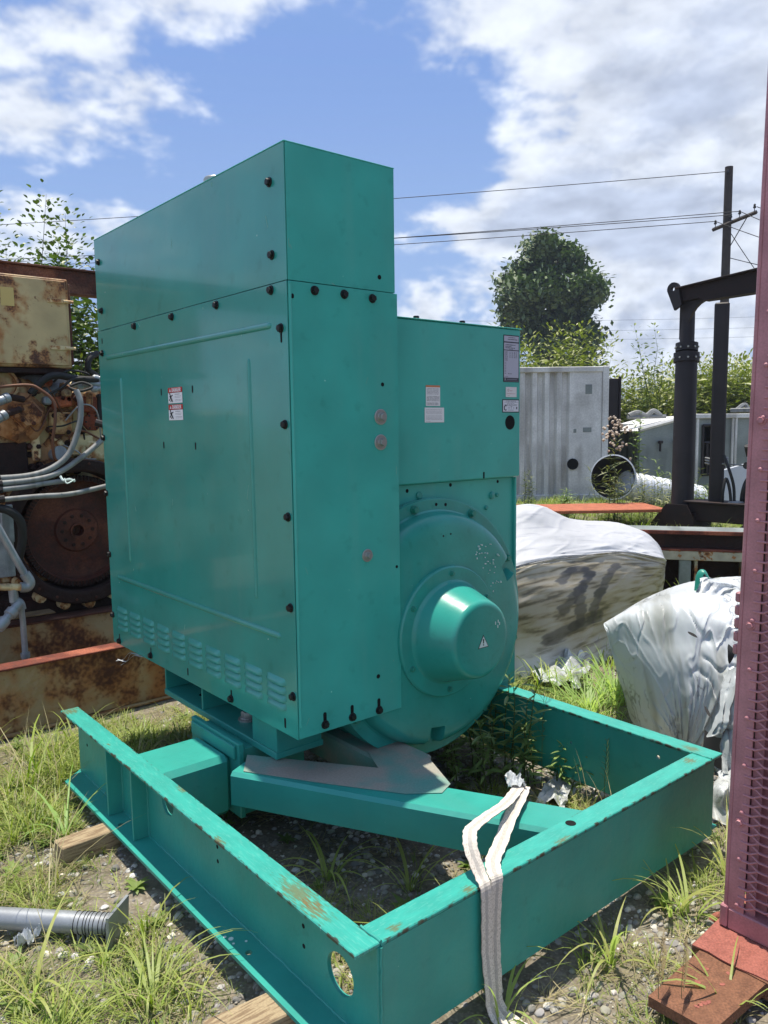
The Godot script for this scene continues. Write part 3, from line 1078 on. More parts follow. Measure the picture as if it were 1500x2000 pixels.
func make_far() -> void:
	crown_tree("broadleaf_tree", "tall dark green broadleaf tree alone beyond the grey container", Vector3(46.621, 0.982, -36.228), 15.0, Vector3(4.0, 5.6, 4.0), 9.2, 1300, 0.25, Color(0.06, 0.1, 0.045), Color(0.16, 0.23, 0.09))
	# scrub beyond the yard
	var rows := [[1075, 27.0, 3.9, "bright yellow-green bush rising behind the grey container", 1.7], [1035, 28.0, 3.2, "low bright bush just right of the teal generator", 1.2], [1215, 30.0, 2.2, "pale scrub bush beside the container's open door", 1.3], [1255, 27.0, 2.6, "olive scrub bush beyond the grey pipe", 1.5], [1300, 29.0, 2.9, "olive scrub bush left of the dark mast", 1.5], [1345, 31.0, 2.8, "olive scrub bush behind the dark mast", 1.5], [1385, 28.0, 2.9, "bright scrub bush between the two mast posts", 1.4], [1430, 27.0, 2.8, "grey-green scrub bush right of the mast", 1.5], [1475, 30.0, 3.1, "grey-green scrub bush next to the red cabinet's edge", 1.7], [1530, 29.0, 3.0, "scrub bush half hidden by the red cabinet", 1.6]]
	for q in rows:
		var a: float = 0.6915 + atan((q[0] - 750.0) / 1536.0)
		var at := Vector3(-1.4584 + sin(a) * q[1], G, 2.2477 - cos(a) * q[1])
		leafy("scrub_bush", q[3], "bush", at, "scrub bushes along the back of the yard", {stems = 80, height = q[2] * 1.3, lean = 0.24, leaves = 70, leaf = 0.26, ratio = 0.4, foot = q[4], stem = 0.014, from = 0.05, bushy = 0.45,
			dark = Color(0.17, 0.2, 0.04), light = Color(0.36, 0.38, 0.1)})
	leafy("sapling", "thin sapling with open branches rising above the scrub", "sapling", Vector3(20.384, 1.340, -10.979), "", {stems = 5, height = 4.9, lean = 0.16, leaves = 40, leaf = 0.2, ratio = 0.5, foot = 0.3, stem = 0.025, from = 0.55, bushy = 0.2, dark = Color(0.1, 0.14, 0.04), light = Color(0.2, 0.25, 0.08)})
	# shrubs behind the rusty engine at the left
	leafy("tall_shrub", "tall shrub with big heart-shaped leaves above the rusty beam", "shrub", Vector3(1.011, 1.486, -6.793), "shrubs behind the rusty engine", {stems = 26, height = 4.15, lean = 0.16, leaves = 420, leaf = 0.08, ratio = 0.75, foot = 0.7, stem = 0.014, from = 0.3, bushy = 0.28, dark = Color(0.05, 0.09, 0.025), light = Color(0.15, 0.21, 0.06), bark = "bark"})
	leafy("tall_shrub", "leafy green shrub between the cream cabinet and the teal generator", "shrub", Vector3(1.355, 1.484, -5.856), "shrubs behind the rusty engine", {stems = 46, height = 3.6, lean = 0.25, leaves = 300, leaf = 0.1, ratio = 0.7, foot = 0.6, stem = 0.012, from = 0.1, bushy = 0.32, dark = Color(0.05, 0.09, 0.025), light = Color(0.16, 0.22, 0.06), bark = "bark"})
	leafy("tall_shrub", "yellow-green low shrub seen beneath the leafy one by the cabinet", "shrub", Vector3(1.052, 1.543, -5.070), "shrubs behind the rusty engine", {stems = 40, height = 2.45, lean = 0.25, leaves = 70, leaf = 0.08, ratio = 0.4, foot = 0.4, stem = 0.01, from = 0.1, bushy = 0.2, dark = Color(0.13, 0.17, 0.03), light = Color(0.26, 0.3, 0.07), bark = "bark"})
	leafy("tall_shrub", "shrub low behind the rusty beam at the far left", "shrub", Vector3(0.626, 1.496, -6.461), "shrubs behind the rusty engine", {stems = 34, height = 3.7, lean = 0.25, leaves = 200, leaf = 0.12, ratio = 0.7, foot = 0.6, stem = 0.012, from = 0.1, bushy = 0.24, dark = Color(0.06, 0.1, 0.025), light = Color(0.17, 0.23, 0.07), bark = "bark"})
	# utility pole and wires
	var top: Vector3 = Vector3(30.749, 11.859, -14.357)
	var pole := thing("utility_pole", "tall dark wooden utility pole with one crossarm", "utility pole", Vector3(top.x, G, top.z))
	var g := Geo.new()
	var hh := top.y - G
	g.cyl(Vector3(-0.0, 0, 0), Vector3(0.0, hh, 0), 0.2, 0.155, 14)
	obj("post", g, mats.pole_wood, pole)
	var arm_l: Vector3 = Vector3(30.622, 9.465, -14.902) - pole.position
	var arm_r: Vector3 = Vector3(30.439, 9.759, -13.006) - pole.position
	g = Geo.new()
	var dir := (arm_r - arm_l).normalized()
	var mid := (arm_l + arm_r) * 0.5
	g.tube([arm_l, mid, arm_r], 0.08, 4)
	obj("crossarm", g, mats.pole_wood, pole, 30.0)
	for f in [0.06, 0.42, 0.62, 0.95]:
		g = Geo.new()
		var b: Vector3 = arm_l.lerp(arm_r, f) + Vector3.UP * 0.07
		g.lathe([Vector2(0.015, 0), Vector2(0.015, 0.1), Vector2(0.055, 0.12), Vector2(0.06, 0.17), Vector2(0.035, 0.19), Vector2(0.05, 0.24), Vector2(0.02, 0.28)], b, Vector3.UP, 10)
		obj("insulator", g, mats.wire, pole)
	g = Geo.new()
	g.tube([mid + dir * 0.6, Vector3(0.0, mid.y - 0.9, 0.16)], 0.02, 5)
	obj("brace", g, mats.wire, pole)
	g = Geo.new()
	g.cyl(Vector3(-0.1, hh - 0.3, 0), Vector3(-0.3, hh - 0.28, 0.1), 0.03, 0.03, 8)
	g.lathe([Vector2(0.05, 0), Vector2(0.06, 0.08), Vector2(0.03, 0.16)], Vector3(-0.3, hh - 0.34, 0.1), Vector3.UP, 8)
	obj("bracket", g, mats.wire, pole)
	var base := pole.position
	var lines := [[base + Vector3(-0.3, hh - 0.26, 0.1), Vector3(-4.438, 12.876, -61.919), "topmost power line left of the utility pole"], [base + arm_l.lerp(arm_r, 0.42) + Vector3.UP * 0.3, Vector3(-4.514, 10.884, -60.390), "second power line below the topmost one"], [base + arm_l.lerp(arm_r, 0.62) + Vector3.UP * 0.3, Vector3(-4.471, 10.365, -58.974), "third power line close under the second"], [base + arm_l.lerp(arm_r, 0.06) + Vector3.UP * 0.3, Vector3(-4.625, 10.555, -61.740), "lowest power line left of the crossarm"],
		[base + arm_r + Vector3.UP * 0.2, Vector3(26.999, 6.517, -6.246), "power line running right from the crossarm tip"], [base + arm_l.lerp(arm_r, 0.62) + Vector3.UP * 0.3, Vector3(28.127, 5.994, -6.544), "power line running right from mid crossarm"], [base + arm_l.lerp(arm_r, 0.06) + Vector3.UP * 0.3, Vector3(28.107, 5.751, -6.525), "power line running right from the near crossarm end"], [base + Vector3(0.1, hh - 3.6, 0.1), Vector3(28.088, 5.508, -6.506), "low cable running right below the crossarm"], [base + Vector3(0.1, hh - 2.6, 0.1), Vector3(31.347, 5.205, -11.601), "guy wire slanting down right from the crossarm"],
		[Vector3(73.940, 17.580, -94.361), Vector3(134.134, 17.743, -44.552), "thin far cable just above the bush tops"], [Vector3(73.828, 16.183, -94.253), Vector3(133.996, 16.035, -44.421), "thin far cable second above the bush tops"], [Vector3(73.721, 14.863, -94.152), Vector3(133.884, 14.637, -44.313), "thin far cable lowest over the scrub"]]
	for k in lines.size():
		var a: Vector3 = lines[k][0]
		var b: Vector3 = lines[k][1]
		var pts := []
		for i in 25:
			var f := i / 24.0
			pts.append(a.lerp(b, f) - Vector3.UP * 4.0 * f * (1.0 - f) * (0.35 if k < 4 else 0.1 if k < 9 else 0.6))
		var wg := Geo.new()
		wg.tube(pts, 0.016 if k < 9 else 0.018, 5)
		var o := obj("power_line", wg, mats.wire, self, 80.0)
		tag(o, lines[k][2], "cable", "power lines on the utility pole" if k < 9 else "thin far cables over the scrub")
# ---------------------------------------------------------------- skid
func make_skid() -> void:
	var t := thing("skid_frame", "low rectangular teal steel skid frame under the generator, rust along its edges", "skid frame")
	var y0 := 0.034
	var y1 := 0.339
	var hole := func(cx: float, cy: float, rx: float, ry: float, n := 28) -> Array:
		var a := []
		for k in n:
			var q := TAU * k / n
			a.append(Vector2(cx + cos(q) * rx, cy + sin(q) * ry))
		return a
	# plane of a web: local x is world -z, local y is up, pushed towards -x
	var left := Transform3D(Basis(Vector3(0, 0, 1), Vector3.UP, Vector3(-1, 0, 0)), Vector3(-0.326, 0, 0))
	var g := Geo.new()
	g.prism([Vector2(-1.31, y0 + 0.012), Vector2(0.845, y0 + 0.012), Vector2(0.845, y1 - 0.012), Vector2(-1.31, y1 - 0.012)], [hole.call(0.69, 0.172, 0.058, 0.057), hole.call(-0.36, 0.25, 0.05, 0.05)], left, 0.012)
	obj("web", g, mats.teal_frame, t)
	for q in [[0.02, 0.24], [0.02, 0.19], [0.52, 0.22], [0.52, 0.16], [-1.2, 0.2]]:
		g = Geo.new()
		g.cyl(Vector3(-0.337, q[1], q[0]), Vector3(-0.3386, q[1], q[0]), 0.007, 0.007, 12)
		obj("bolt_hole", g, mats.void, t)
	# flanges: sheets with their length along u
	var flange := func(called: String, lo: Vector3, hi: Vector3, m: Material, along_z: bool) -> void:
		var f := Geo.new()
		var b := 0.0025
		f.box(lo, hi, b)
		for p in f.v:
			var u := (p.z - lo.z) / (hi.z - lo.z) if along_z else (p.x - lo.x) / (hi.x - lo.x)
			var v := (p.x - lo.x) / (hi.x - lo.x) if along_z else (p.z - lo.z) / (hi.z - lo.z)
			f.uv.append(Vector2(u, clampf(v, 0.01, 0.99)))
		obj(called, f, m, t)
	flange.call("top_flange", Vector3(-0.405, y1 - 0.012, -1.33), Vector3(-0.326, y1, 0.845), mats.rail_one, true)
	g = Geo.new()
	var low := Transform3D(Basis(Vector3.RIGHT, Vector3(0, 0, 1), Vector3(0, -1, 0)), Vector3(0, y0 + 0.012, 0))
	g.prism([Vector2(-0.326, -1.33), Vector2(-0.326, 0.845), Vector2(-0.43, 0.845), Vector2(-0.43, -1.24)], [hole.call(-0.388, -0.70, 0.011, 0.011, 16), hole.call(-0.39, 0.3, 0.011, 0.011, 16)], low, 0.012)
	obj("bottom_flange", g, mats.teal_frame, t)
	for z in [-0.8, -0.545]:
		g = Geo.new()
		g.box(Vector3(-0.4, y0 + 0.0125, z - 0.005), Vector3(-0.3385, y1 - 0.0125, z + 0.005), 0.0015)
		obj("stiffener", g, mats.teal_frame, t)
	# front beam
	g = Geo.new()
	g.prism([Vector2(-0.3255, y0), Vector2(1.302, y0), Vector2(1.302, y1 - 0.0125), Vector2(-0.3255, y1 - 0.0125)], [], Transform3D(Basis.IDENTITY, Vector3(0, 0, 0.833)), 0.0125)
	obj("front_web", g, mats.teal_frame, t)
	flange.call("front_top_flange", Vector3(-0.3255, y1 - 0.0122, 0.765), Vector3(1.2825, y1 - 0.0004, 0.847), mats.rail_two, false)
	g = Geo.new()
	g.box(Vector3(-0.325, y0 + 0.001, 0.765), Vector3(1.285, y0 + 0.012, 0.8325))
	obj("front_bottom_flange", g, mats.teal_frame, t)
	g = Geo.new()
	g.cyl(Vector3(0.497, y1 - 0.002, 0.793), Vector3(0.497, y1 + 0.0006, 0.793), 0.017, 0.017, 20)
	obj("bolt_hole", g, mats.void, t)
	# rear beam
	g = Geo.new()
	var right := Transform3D(Basis(Vector3(0, 0, 1), Vector3.UP, Vector3(-1, 0, 0)), Vector3(1.302, 0, 0))
	g.prism([Vector2(-1.33, y0), Vector2(0.832, y0), Vector2(0.832, y1 - 0.0125), Vector2(-1.33, y1 - 0.0125)], [hole.call(0.62, 0.27, 0.009, 0.009, 10), hole.call(0.62, 0.15, 0.009, 0.009, 10), hole.call(0.2, 0.2, 0.006, 0.006, 10)], right, 0.012)
	obj("rear_web", g, mats.teal_frame, t)
	flange.call("rear_top_flange", Vector3(1.283, y1 - 0.0122, -1.33), Vector3(1.365, y1, 0.845), mats.rail_two, true)
	g = Geo.new()
	g.box(Vector3(1.3025, y0 + 0.001, -1.33), Vector3(1.365, y0 + 0.012, 0.832))
	obj("rear_bottom_flange", g, mats.teal_frame, t)
	# cross tube from the left beam to the mounting pad
	for s in [[-0.3255, -0.02], [1.12, 1.2895]]:
		g = Geo.new()
		g.box(Vector3(s[0], 0.06, -0.735), Vector3(s[1], 0.305, -0.46), 0.022)
		obj("cross_tube", g, mats.teal_frame, t)
	g = Geo.new()
	g.box(Vector3(-0.02, 0.06, -0.81), Vector3(0.004, 0.365, -0.40), 0.003)
	g.box(Vector3(-0.032, 0.3, -0.79), Vector3(-0.0205, 0.352, -0.42), 0.003)
	obj("pad_plate", g, mats.teal_frame, t)
	g = Geo.new()
	g.box(Vector3(0.0045, 0.06, -0.79), Vector3(0.3, 0.334, -0.42), 0.004)
	obj("mounting_pad", g, mats.teal_frame, t)
	# slanting beam towards the middle of the front beam
	var a := Vector3(-0.045, 0, -0.32)
	var b := Vector3(0.535, 0, 0.7645)
	var d := (b - a).normalized()
	var n := Vector3(d.z, 0, -d.x)
	g = Geo.new()
	var sec := func(y: float, o: float, q: Vector3) -> Vector3: return q + n * o + Vector3.UP * y
	var outline := [[0.2, -0.09], [0.312, -0.09], [0.325, -0.077], [0.325, 0.077], [0.312, 0.09], [0.2, 0.09]]
	var cut := func(side: float) -> Vector3: return b - d * (side * (d.x / d.z) * -1.0) if false else b
	var p0 := []
	var p1 := []
	for q in outline:
		p0.append(sec.call(q[0], q[1], a))
		var e: Vector3 = sec.call(q[0], q[1], b)
		e += d * ((0.764 - e.z) / d.z)
		p1.append(e)
	for k in 6:
		var l := (k + 1) % 6
		g.quad(p0[k], p1[k], p1[l], p0[l])
	g.face(p0, (p0[0] + p0[3]) * 0.5 + d)
	g.face(p1, (p0[0] + p0[3]) * 0.5)
	obj("slanting_beam", g, mats.teal_frame, t)
	g = Geo.new()
	var dust := Transform3D(Basis(Vector3.RIGHT, Vector3(0, 0, 1), Vector3(0, -1, 0)), Vector3(0, 0.3285, 0))
	g.prism([Vector2(-0.085, -0.25), Vector2(0.0, -0.37), Vector2(0.31, 0.06), Vector2(0.37, -0.08), Vector2(0.53, -0.08), Vector2(0.52, 0.1), Vector2(0.42, 0.33), Vector2(0.35, 0.36), Vector2(0.25, 0.28), Vector2(0.06, -0.01)], [], dust, 0.002)
	obj("dusty_gusset", g, mats.dusty_teal, t)
	g = Geo.new()
	g.box(Vector3(0.36, 0.2, -0.9), Vector3(0.55, 0.324, 0.1), 0.01)
	obj("centre_beam", g, mats.dusty_teal, t)
	# paint splashes
	for q in [[-0.4, 0.21, 0.008], [-0.405, 0.235, 0.004], [-0.41, 0.19, 0.005], [-0.37, 0.25, 0.004]]:
		g = Geo.new()
		g.cyl(Vector3(q[0], y0 + 0.0125, q[1]), Vector3(q[0], y0 + 0.0134, q[1]), q[2], q[2], 12)
		obj("white_spot", g, mats.chip, t)
	# weld beads
	for q in [[Vector3(-0.3265, 0.05, 0.8463), Vector3(-0.3265, 0.325, 0.8463)], [Vector3(-0.3255, 0.3395, 0.765), Vector3(-0.3255, 0.3395, 0.845)], [Vector3(1.2828, 0.3393, 0.765), Vector3(1.2828, 0.3393, 0.845)], [Vector3(-0.3385, 0.05, -0.794), Vector3(-0.3385, 0.325, -0.794)], [Vector3(-0.3385, 0.05, -0.539), Vector3(-0.3385, 0.325, -0.539)], [Vector3(-0.3385, 0.047, -1.25), Vector3(-0.3385, 0.047, 0.84)], [Vector3(-0.021, 0.305, -0.735), Vector3(-0.021, 0.305, -0.46)]]:
		g = Geo.new()
		var bead := []
		var steps := int(q[0].distance_to(q[1]) / 0.012) + 2
		for k in steps:
			bead.append(q[0].lerp(q[1], k / (steps - 1.0)) + Vector3(rng.randf_range(-1, 1), rng.randf_range(-1, 1), rng.randf_range(-1, 1)) * 0.0011)
		g.tube(bead, 0.0042, 6)
		obj("weld_bead", g, mats.teal_frame, t, 70.0)
	# timber under the skid
	var block := func(lo: Vector3, hi: Vector3, turn: float, label: String, m: Material) -> void:
		var w := Geo.new()
		w.box(lo, hi, 0.004, Basis(Vector3.UP, turn), (lo + hi) * 0.5)
		tag(obj("timber_block", w, m), label, "timber", "timber blocks under the skid")
	block.call(Vector3(-0.62, G - 0.005, -0.79), Vector3(-0.12, 0.0335, -0.7), 0.05, "pale sawn timber block under the skid's left beam", mats.lumber)
	block.call(Vector3(-0.62, G - 0.005, 0.46), Vector3(-0.26, 0.0335, 0.57), -0.1, "pale plank end under the skid's near corner", mats.lumber)


# ---------------------------------------------------------------- alternator
func sticker(called: String, o: Vector3, x: Vector3, y: Vector3, tex: Texture2D, parent: Node, border := Color(-1, 0, 0)) -> MeshInstance3D:
	# o: lower left corner, x and y its edges; the sheet lies half a millimetre proud
	var n := x.cross(y).normalized()
	if border.r >= 0.0:
		var f := Geo.new()
		var bx := x.normalized() * 0.004
		var by := y.normalized() * 0.004
		f.quad(o - bx - by + n * 0.0006, o + x + bx - by + n * 0.0006, o + x + y + bx + by + n * 0.0006, o + y - bx + by + n * 0.0006)
		obj(called + "_border", f, mats.black_bolt, parent)
	var g := Geo.new()
	g.uvquad(o + n * 0.0014, o + x + n * 0.0014, o + x + y + n * 0.0014, o + y + n * 0.0014)
	var m := StandardMaterial3D.new()
	m.albedo_texture = tex
	m.roughness = 0.5
	return obj(called, g, m, parent)


func lettering(text: String, at: Vector3, x: Vector3, up: Vector3, height: float, color: Color, parent: Node, bold := true) -> void:
	var f := SystemFont.new()
	f.font_names = PackedStringArray(["Droid Sans"])
	f.font_weight = 700 if bold else 400
	var tm := TextMesh.new()
	tm.text = text
	tm.font = f
	tm.font_size = 32
	tm.pixel_size = height / 32.0 * 1.35
	tm.depth = 0.0004
	var m := StandardMaterial3D.new()
	m.albedo_color = color
	m.roughness = 0.6
	var n := x.cross(up)
	put("lettering", tm, m, parent, Transform3D(Basis(x, up, n), at + n * 0.0022))


func print_lines(w: int, h: int, base: Color, ink: Color, lines: Array, blocks: Array) -> ImageTexture:
	# lines: [x0, x1, y, height]; broken into words; blocks: [x0, y0, x1, y1, colour]
	var r := RandomNumberGenerator.new()
	r.seed = w * 31 + h + lines.size()
	var im := Image.create(w, h, false, Image.FORMAT_RGB8)
	im.fill(base)
	for b in blocks:
		im.fill_rect(Rect2i(int(b[0] * w), int(b[1] * h), int((b[2] - b[0]) * w), int((b[3] - b[1]) * h)), b[4])
	for l in lines:
		var x: float = l[0] * w
		while x < l[1] * w:
			var n := r.randf_range(0.02, 0.08) * w
			im.fill_rect(Rect2i(int(x), int(l[2] * h), int(minf(n, l[1] * w - x)), maxi(1, int(l[3] * h))), ink)
			x += n + w * 0.018
	im.generate_mipmaps()
	return ImageTexture.create_from_image(im)


func make_alternator() -> void:
	var t := thing("generator_alternator", "large teal generator alternator with a louvred hood and round end cover, bolted on the skid", "generator")
	var hh := 0.0015
	# hood: left panels in the plane x = 0
	var g := Geo.new()
	var yz := Transform3D(Basis(Vector3(0, 0, 1), Vector3.UP, Vector3(-1, 0, 0)), Vector3(0.004, 0, 0))
	g.box(Vector3(0, 0.5, -1.7335), Vector3(0.004, 2.079, -0.004), hh)
	var lower := obj("side_panel", g, mats.teal_panel, t)
	g = Geo.new()
	g.box(Vector3(0.0025, 2.082, -1.7305), Vector3(0.0065, 2.5195, -0.005), hh)
	var upper := obj("upper_side_panel", g, mats.teal_panel, t)
	# right panels in the plane z = 0
	g = Geo.new()
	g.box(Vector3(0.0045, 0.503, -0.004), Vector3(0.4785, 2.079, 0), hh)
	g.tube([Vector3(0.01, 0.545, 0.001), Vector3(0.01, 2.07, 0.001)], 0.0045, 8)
	var end := obj("end_panel", g, mats.teal_lit_copy, t)
	g = Geo.new()
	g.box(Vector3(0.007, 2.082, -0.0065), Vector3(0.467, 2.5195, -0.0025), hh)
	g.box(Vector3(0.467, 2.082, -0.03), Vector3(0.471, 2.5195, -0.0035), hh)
	var upend := obj("upper_end_panel", g, mats.teal_lit_copy, t)
	g = Geo.new()
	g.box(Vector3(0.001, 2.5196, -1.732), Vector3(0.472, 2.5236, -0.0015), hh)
	obj("top_panel", g, mats.teal_lit_copy, t)
	g = Geo.new()
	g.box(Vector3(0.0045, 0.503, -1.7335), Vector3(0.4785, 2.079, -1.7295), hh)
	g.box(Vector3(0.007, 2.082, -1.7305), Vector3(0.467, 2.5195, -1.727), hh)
	obj("rear_panel", g, mats.teal_lit_copy, t)
	g = Geo.new()
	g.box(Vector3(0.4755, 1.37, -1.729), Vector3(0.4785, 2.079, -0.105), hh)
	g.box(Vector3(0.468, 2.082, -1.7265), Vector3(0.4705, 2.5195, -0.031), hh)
	obj("inner_panel", g, mats.teal_lit_copy, t)
	g = Geo.new()
	g.box(Vector3(0.04, 0.62, -1.69), Vector3(0.16, 2.05, -0.05), hh)
	obj("inner_shade", g, mats.void, t)
	# pressed ribs
	for q in [[1.944, -1.64, 1.944, -0.105], [0.856, -1.631, 0.856, -0.098], [1.84, -1.463, 0.952, -1.455], [1.844, -0.265, 0.966, -0.26]]:
		g = Geo.new()
		var p0 := Vector3(0.0015, q[0], q[1])
		var p1 := Vector3(0.0015, q[2], q[3])
		var e := (p1 - p0).normalized()
		var r := 0.012 if q[0] == q[2] else 0.010
		var pts := []
		var f := g.frame(e)
		for k in 6:
			pts.append([p0 + e * r * 1.6 * (1.0 - cos(PI * 0.5 * k / 5.0)), r * maxf(sin(PI * 0.5 * k / 5.0), 0.05)])
		for k in 6:
			pts.append([p1 - e * r * 1.6 * (1.0 - cos(PI * 0.5 * (5 - k) / 5.0)), r * maxf(sin(PI * 0.5 * (5 - k) / 5.0), 0.05)])
		var last := []
		for q2 in pts:
			var now := []
			for i in 16:
				var an := TAU * i / 16.0
				var c: Vector3 = f[0] * cos(an) + f[1] * sin(an)
				c.x *= 0.75
				now.append(q2[0] + c * q2[1])
			if last.size() > 0:
				for i in 16:
					g.quad(last[i], last[(i + 1) % 16], now[(i + 1) % 16], now[i])
			last = now
		obj("pressed_rib", g, mats.teal_panel, lower, 70.0)
	# louvres: ten groups of four scoops
	g = Geo.new()
	var scoop := func(u: float, v: float) -> Vector3:
		var endu := pow(clampf(1.0 - pow(absf(2.0 * u - 1.0), 5.0), 0.0, 1.0), 0.6)
		var o := 0.0135 * sin(PI * 0.5 * clampf(v * 1.15, 0.0, 1.0)) * endu
		return Vector3(-o + 0.0012, -0.003 - 0.0245 * v - 0.002 * v * endu, (u - 0.5) * 0.128)
	g.grid(18, 6, scoop, false)
	for i in 18:
		g.quad(scoop.call(i / 18.0, 1.0), Vector3(0.001, -0.0275, (i / 18.0 - 0.5) * 0.128), Vector3(0.001, -0.0275, ((i + 1) / 18.0 - 0.5) * 0.128), scoop.call((i + 1) / 18.0, 1.0))
	var louver := g.mesh(50.0)
	for k in 10:
		for j in 4:
			put("louver", louver, mats.teal_panel, lower, Transform3D(Basis.IDENTITY, Vector3(0, 0.708 - j * 0.0305, -1.594 + k * 0.1617)))
	# black bolts
	g = Geo.new()
	g.hexbolt(Vector3.ZERO, Vector3.LEFT, 0.0125, 0.014, 1.3)
	var bolt := g.mesh()
	for q in [[2.06, -0.1], [2.058, -0.489], [2.058, -0.878], [2.06, -1.27], [1.928, -0.044], [1.606, -0.034], [1.29, -0.03], [0.972, -0.029], [0.654, -0.028], [0.525, -0.481], [0.53, -1.257], [0.519, -1.648], [0.959, -1.722], [1.274, -1.72], [1.554, -1.722], [1.971, -1.684], [0.644, -1.72]]:
		put("bolt", bolt, mats.black_bolt, lower, Transform3D(Basis(Vector3.RIGHT, rng.randf() * 2.0), Vector3(0, q[0], q[1])))
	for q in [[2.412, -0.096], [2.175, -0.092], [2.175, -1.669], [2.408, -1.677]]:
		put("bolt", bolt, mats.black_bolt, upper, Transform3D(Basis(Vector3.RIGHT, rng.randf() * 2.0), Vector3(0.0025, q[0], q[1])))
	var turned := Basis(Vector3.UP, PI * 0.5)
	for q in [[0.109, 2.056], [0.234, 2.055], [0.36, 2.052], [0.365, 0.522], [0.237, 0.527], [0.114, 0.53]]:
		put("bolt", bolt, mats.black_bolt, end, Transform3D(turned * Basis(Vector3.RIGHT, rng.randf() * 2.0), Vector3(q[0], q[1], 0)))
	# slots and small holes: dark capsules
	var slot := func(n2: String, place: Transform3D, w: float, h: float, parent: Node) -> void:
		var s := Geo.new()
		var o := []
		for k in 16:
			var an := TAU * k / 16.0
			o.append(Vector2(cos(an) * w, sin(an) * w + (h - w) * signf(sin(an) + 0.001)))
		s.prism(o, [], place, 0.0006)
		obj(n2, s, mats.void, parent)
	var onleft := func(y: float, z: float) -> Transform3D: return Transform3D(Basis(Vector3(0, 0, 1), Vector3.UP, Vector3(-1, 0, 0)), Vector3(0, y, z))
	for q in [[1.754, -1.016, 0.015], [1.754, -0.717, 0.015], [1.526, -1.013, 0.015], [1.525, -0.709, 0.015], [0.543, -0.867, 0.017], [0.54, -0.086, 0.019], [0.545, -0.481, 0.017], [0.552, -1.257, 0.017], [0.54, -1.648, 0.017], [2.03, -1.68, 0.014], [1.9, -0.044, 0.02]]:
		slot.call("slot", onleft.call(q[0], q[1]), 0.0055, q[2], lower)
	for q in [[0.403, 1.748, 0.0075, 0.0075], [0.462, 1.063, 0.006, 0.006], [0.364, 0.654, 0.0085, 0.0085], [0.365, 0.548, 0.0075, 0.02], [0.237, 0.553, 0.0075, 0.02], [0.114, 0.556, 0.0075, 0.02], [0.02, 2.03, 0.006, 0.008]]:
		slot.call("slot", Transform3D(Basis.IDENTITY, Vector3(q[0], q[1], 0)), q[2], q[3], end)
	slot.call("slot", Transform3D(Basis.IDENTITY, Vector3(0.397, 2.131, -0.0025)), 0.0085, 0.0085, upend)
	for q in [[0.391, 1.63, 0.02], [0.39, 1.537, 0.02], [0.319, 1.123, 0.0165]]:
		g = Geo.new()
		g.lathe([Vector2(q[2] * 1.45, 0), Vector2(q[2] * 1.45, 0.003), Vector2(q[2] * 1.36, 0.0045), Vector2(q[2] * 0.9, 0.0045)], Vector3(q[0], q[1], 0), Vector3.BACK, 24)
		g.hexbolt(Vector3(q[0], q[1], 0.004), Vector3.BACK, q[2] * 0.72, 0.018, 1.2, q[0] * 20.0)
		obj("washer_bolt", g, mats.zinc, end)
	# chips and scratches
	for q in [[2.29, -0.12, 0.03, 0.003, -0.3], [2.35, -0.86, 0.022, 0.003, 0.1], [0.74, -0.88, 0.016, 0.003, 0.3], [1.28, -0.95, 0.02, 0.002, 0.2], [1.36, -0.3, 0.04, 0.002, 0.25], [2.5, -0.5, 0.01, 0.006, 0.0], [1.22, -1.36, 0.018, 0.002, -0.4], [2.06, -0.6, 0.006, 0.004, 0.0], [2.06, -1.22, 0.016, 0.004, -0.8], [1.93, -0.31, 0.005, 0.004, 0.0], [0.92, -1.42, 0.006, 0.004, 0.0]]:
		g = Geo.new()
		g.box(Vector3(-0.0004, -q[2] * 0.7, -q[3] * 0.6), Vector3(0.0002, q[2] * 0.7, q[3] * 0.6), 0.0)
		put("paint_chip", g.mesh(), mats.scratch, lower if q[0] < 2.08 else upper, Transform3D(Basis(Vector3.RIGHT, q[4]), Vector3(0.0 if q[0] < 2.08 else 0.0025, q[0], q[1])))
	for q in [[0.012, 2.2, 0.02, 0.002, 0.1], [0.02, 2.19, 0.012, 0.002, 0.5], [0.19, 2.086, 0.01, 0.003, 1.2], [0.0, 2.085, 0.0, 0.0, 0.0], [0.465, 1.43, 0.022, 0.002, 0.0], [0.33, 1.76, 0.02, 0.0012, -0.4], [0.05, 1.1, 0.02, 0.0012, 0.4], [0.04, 0.56, 0.02, 0.0015, -0.5], [0.44, 0.7, 0.004, 0.003, 0.0], [0.43, 0.62, 0.003, 0.003, 0.0]]:
		if q[2] == 0.0:
			continue
		g = Geo.new()
		g.box(Vector3(-q[3] * 0.6, -q[2] * 0.7, -0.0002), Vector3(q[3] * 0.6, q[2] * 0.7, 0.0004), 0.0)
		put("paint_chip", g.mesh(), mats.scratch, end, Transform3D(Basis(Vector3.BACK, q[4]), Vector3(q[0], q[1], 0.0 if q[1] < 2.08 else -0.0025)))
	# danger stickers
	var danger := print_lines(128, 96, Color(0.93, 0.93, 0.93), Color(0.25, 0.25, 0.25), [[0.48, 0.85, 0.42, 0.05], [0.48, 0.92, 0.56, 0.03], [0.48, 0.88, 0.64, 0.03], [0.48, 0.94, 0.78, 0.03], [0.48, 0.9, 0.86, 0.03]], [[0.0, 0.0, 1.0, 0.32, Color(0.78, 0.12, 0.1)], [0.0, 0.32, 1.0, 0.345, Color(0.1, 0.1, 0.1)]])
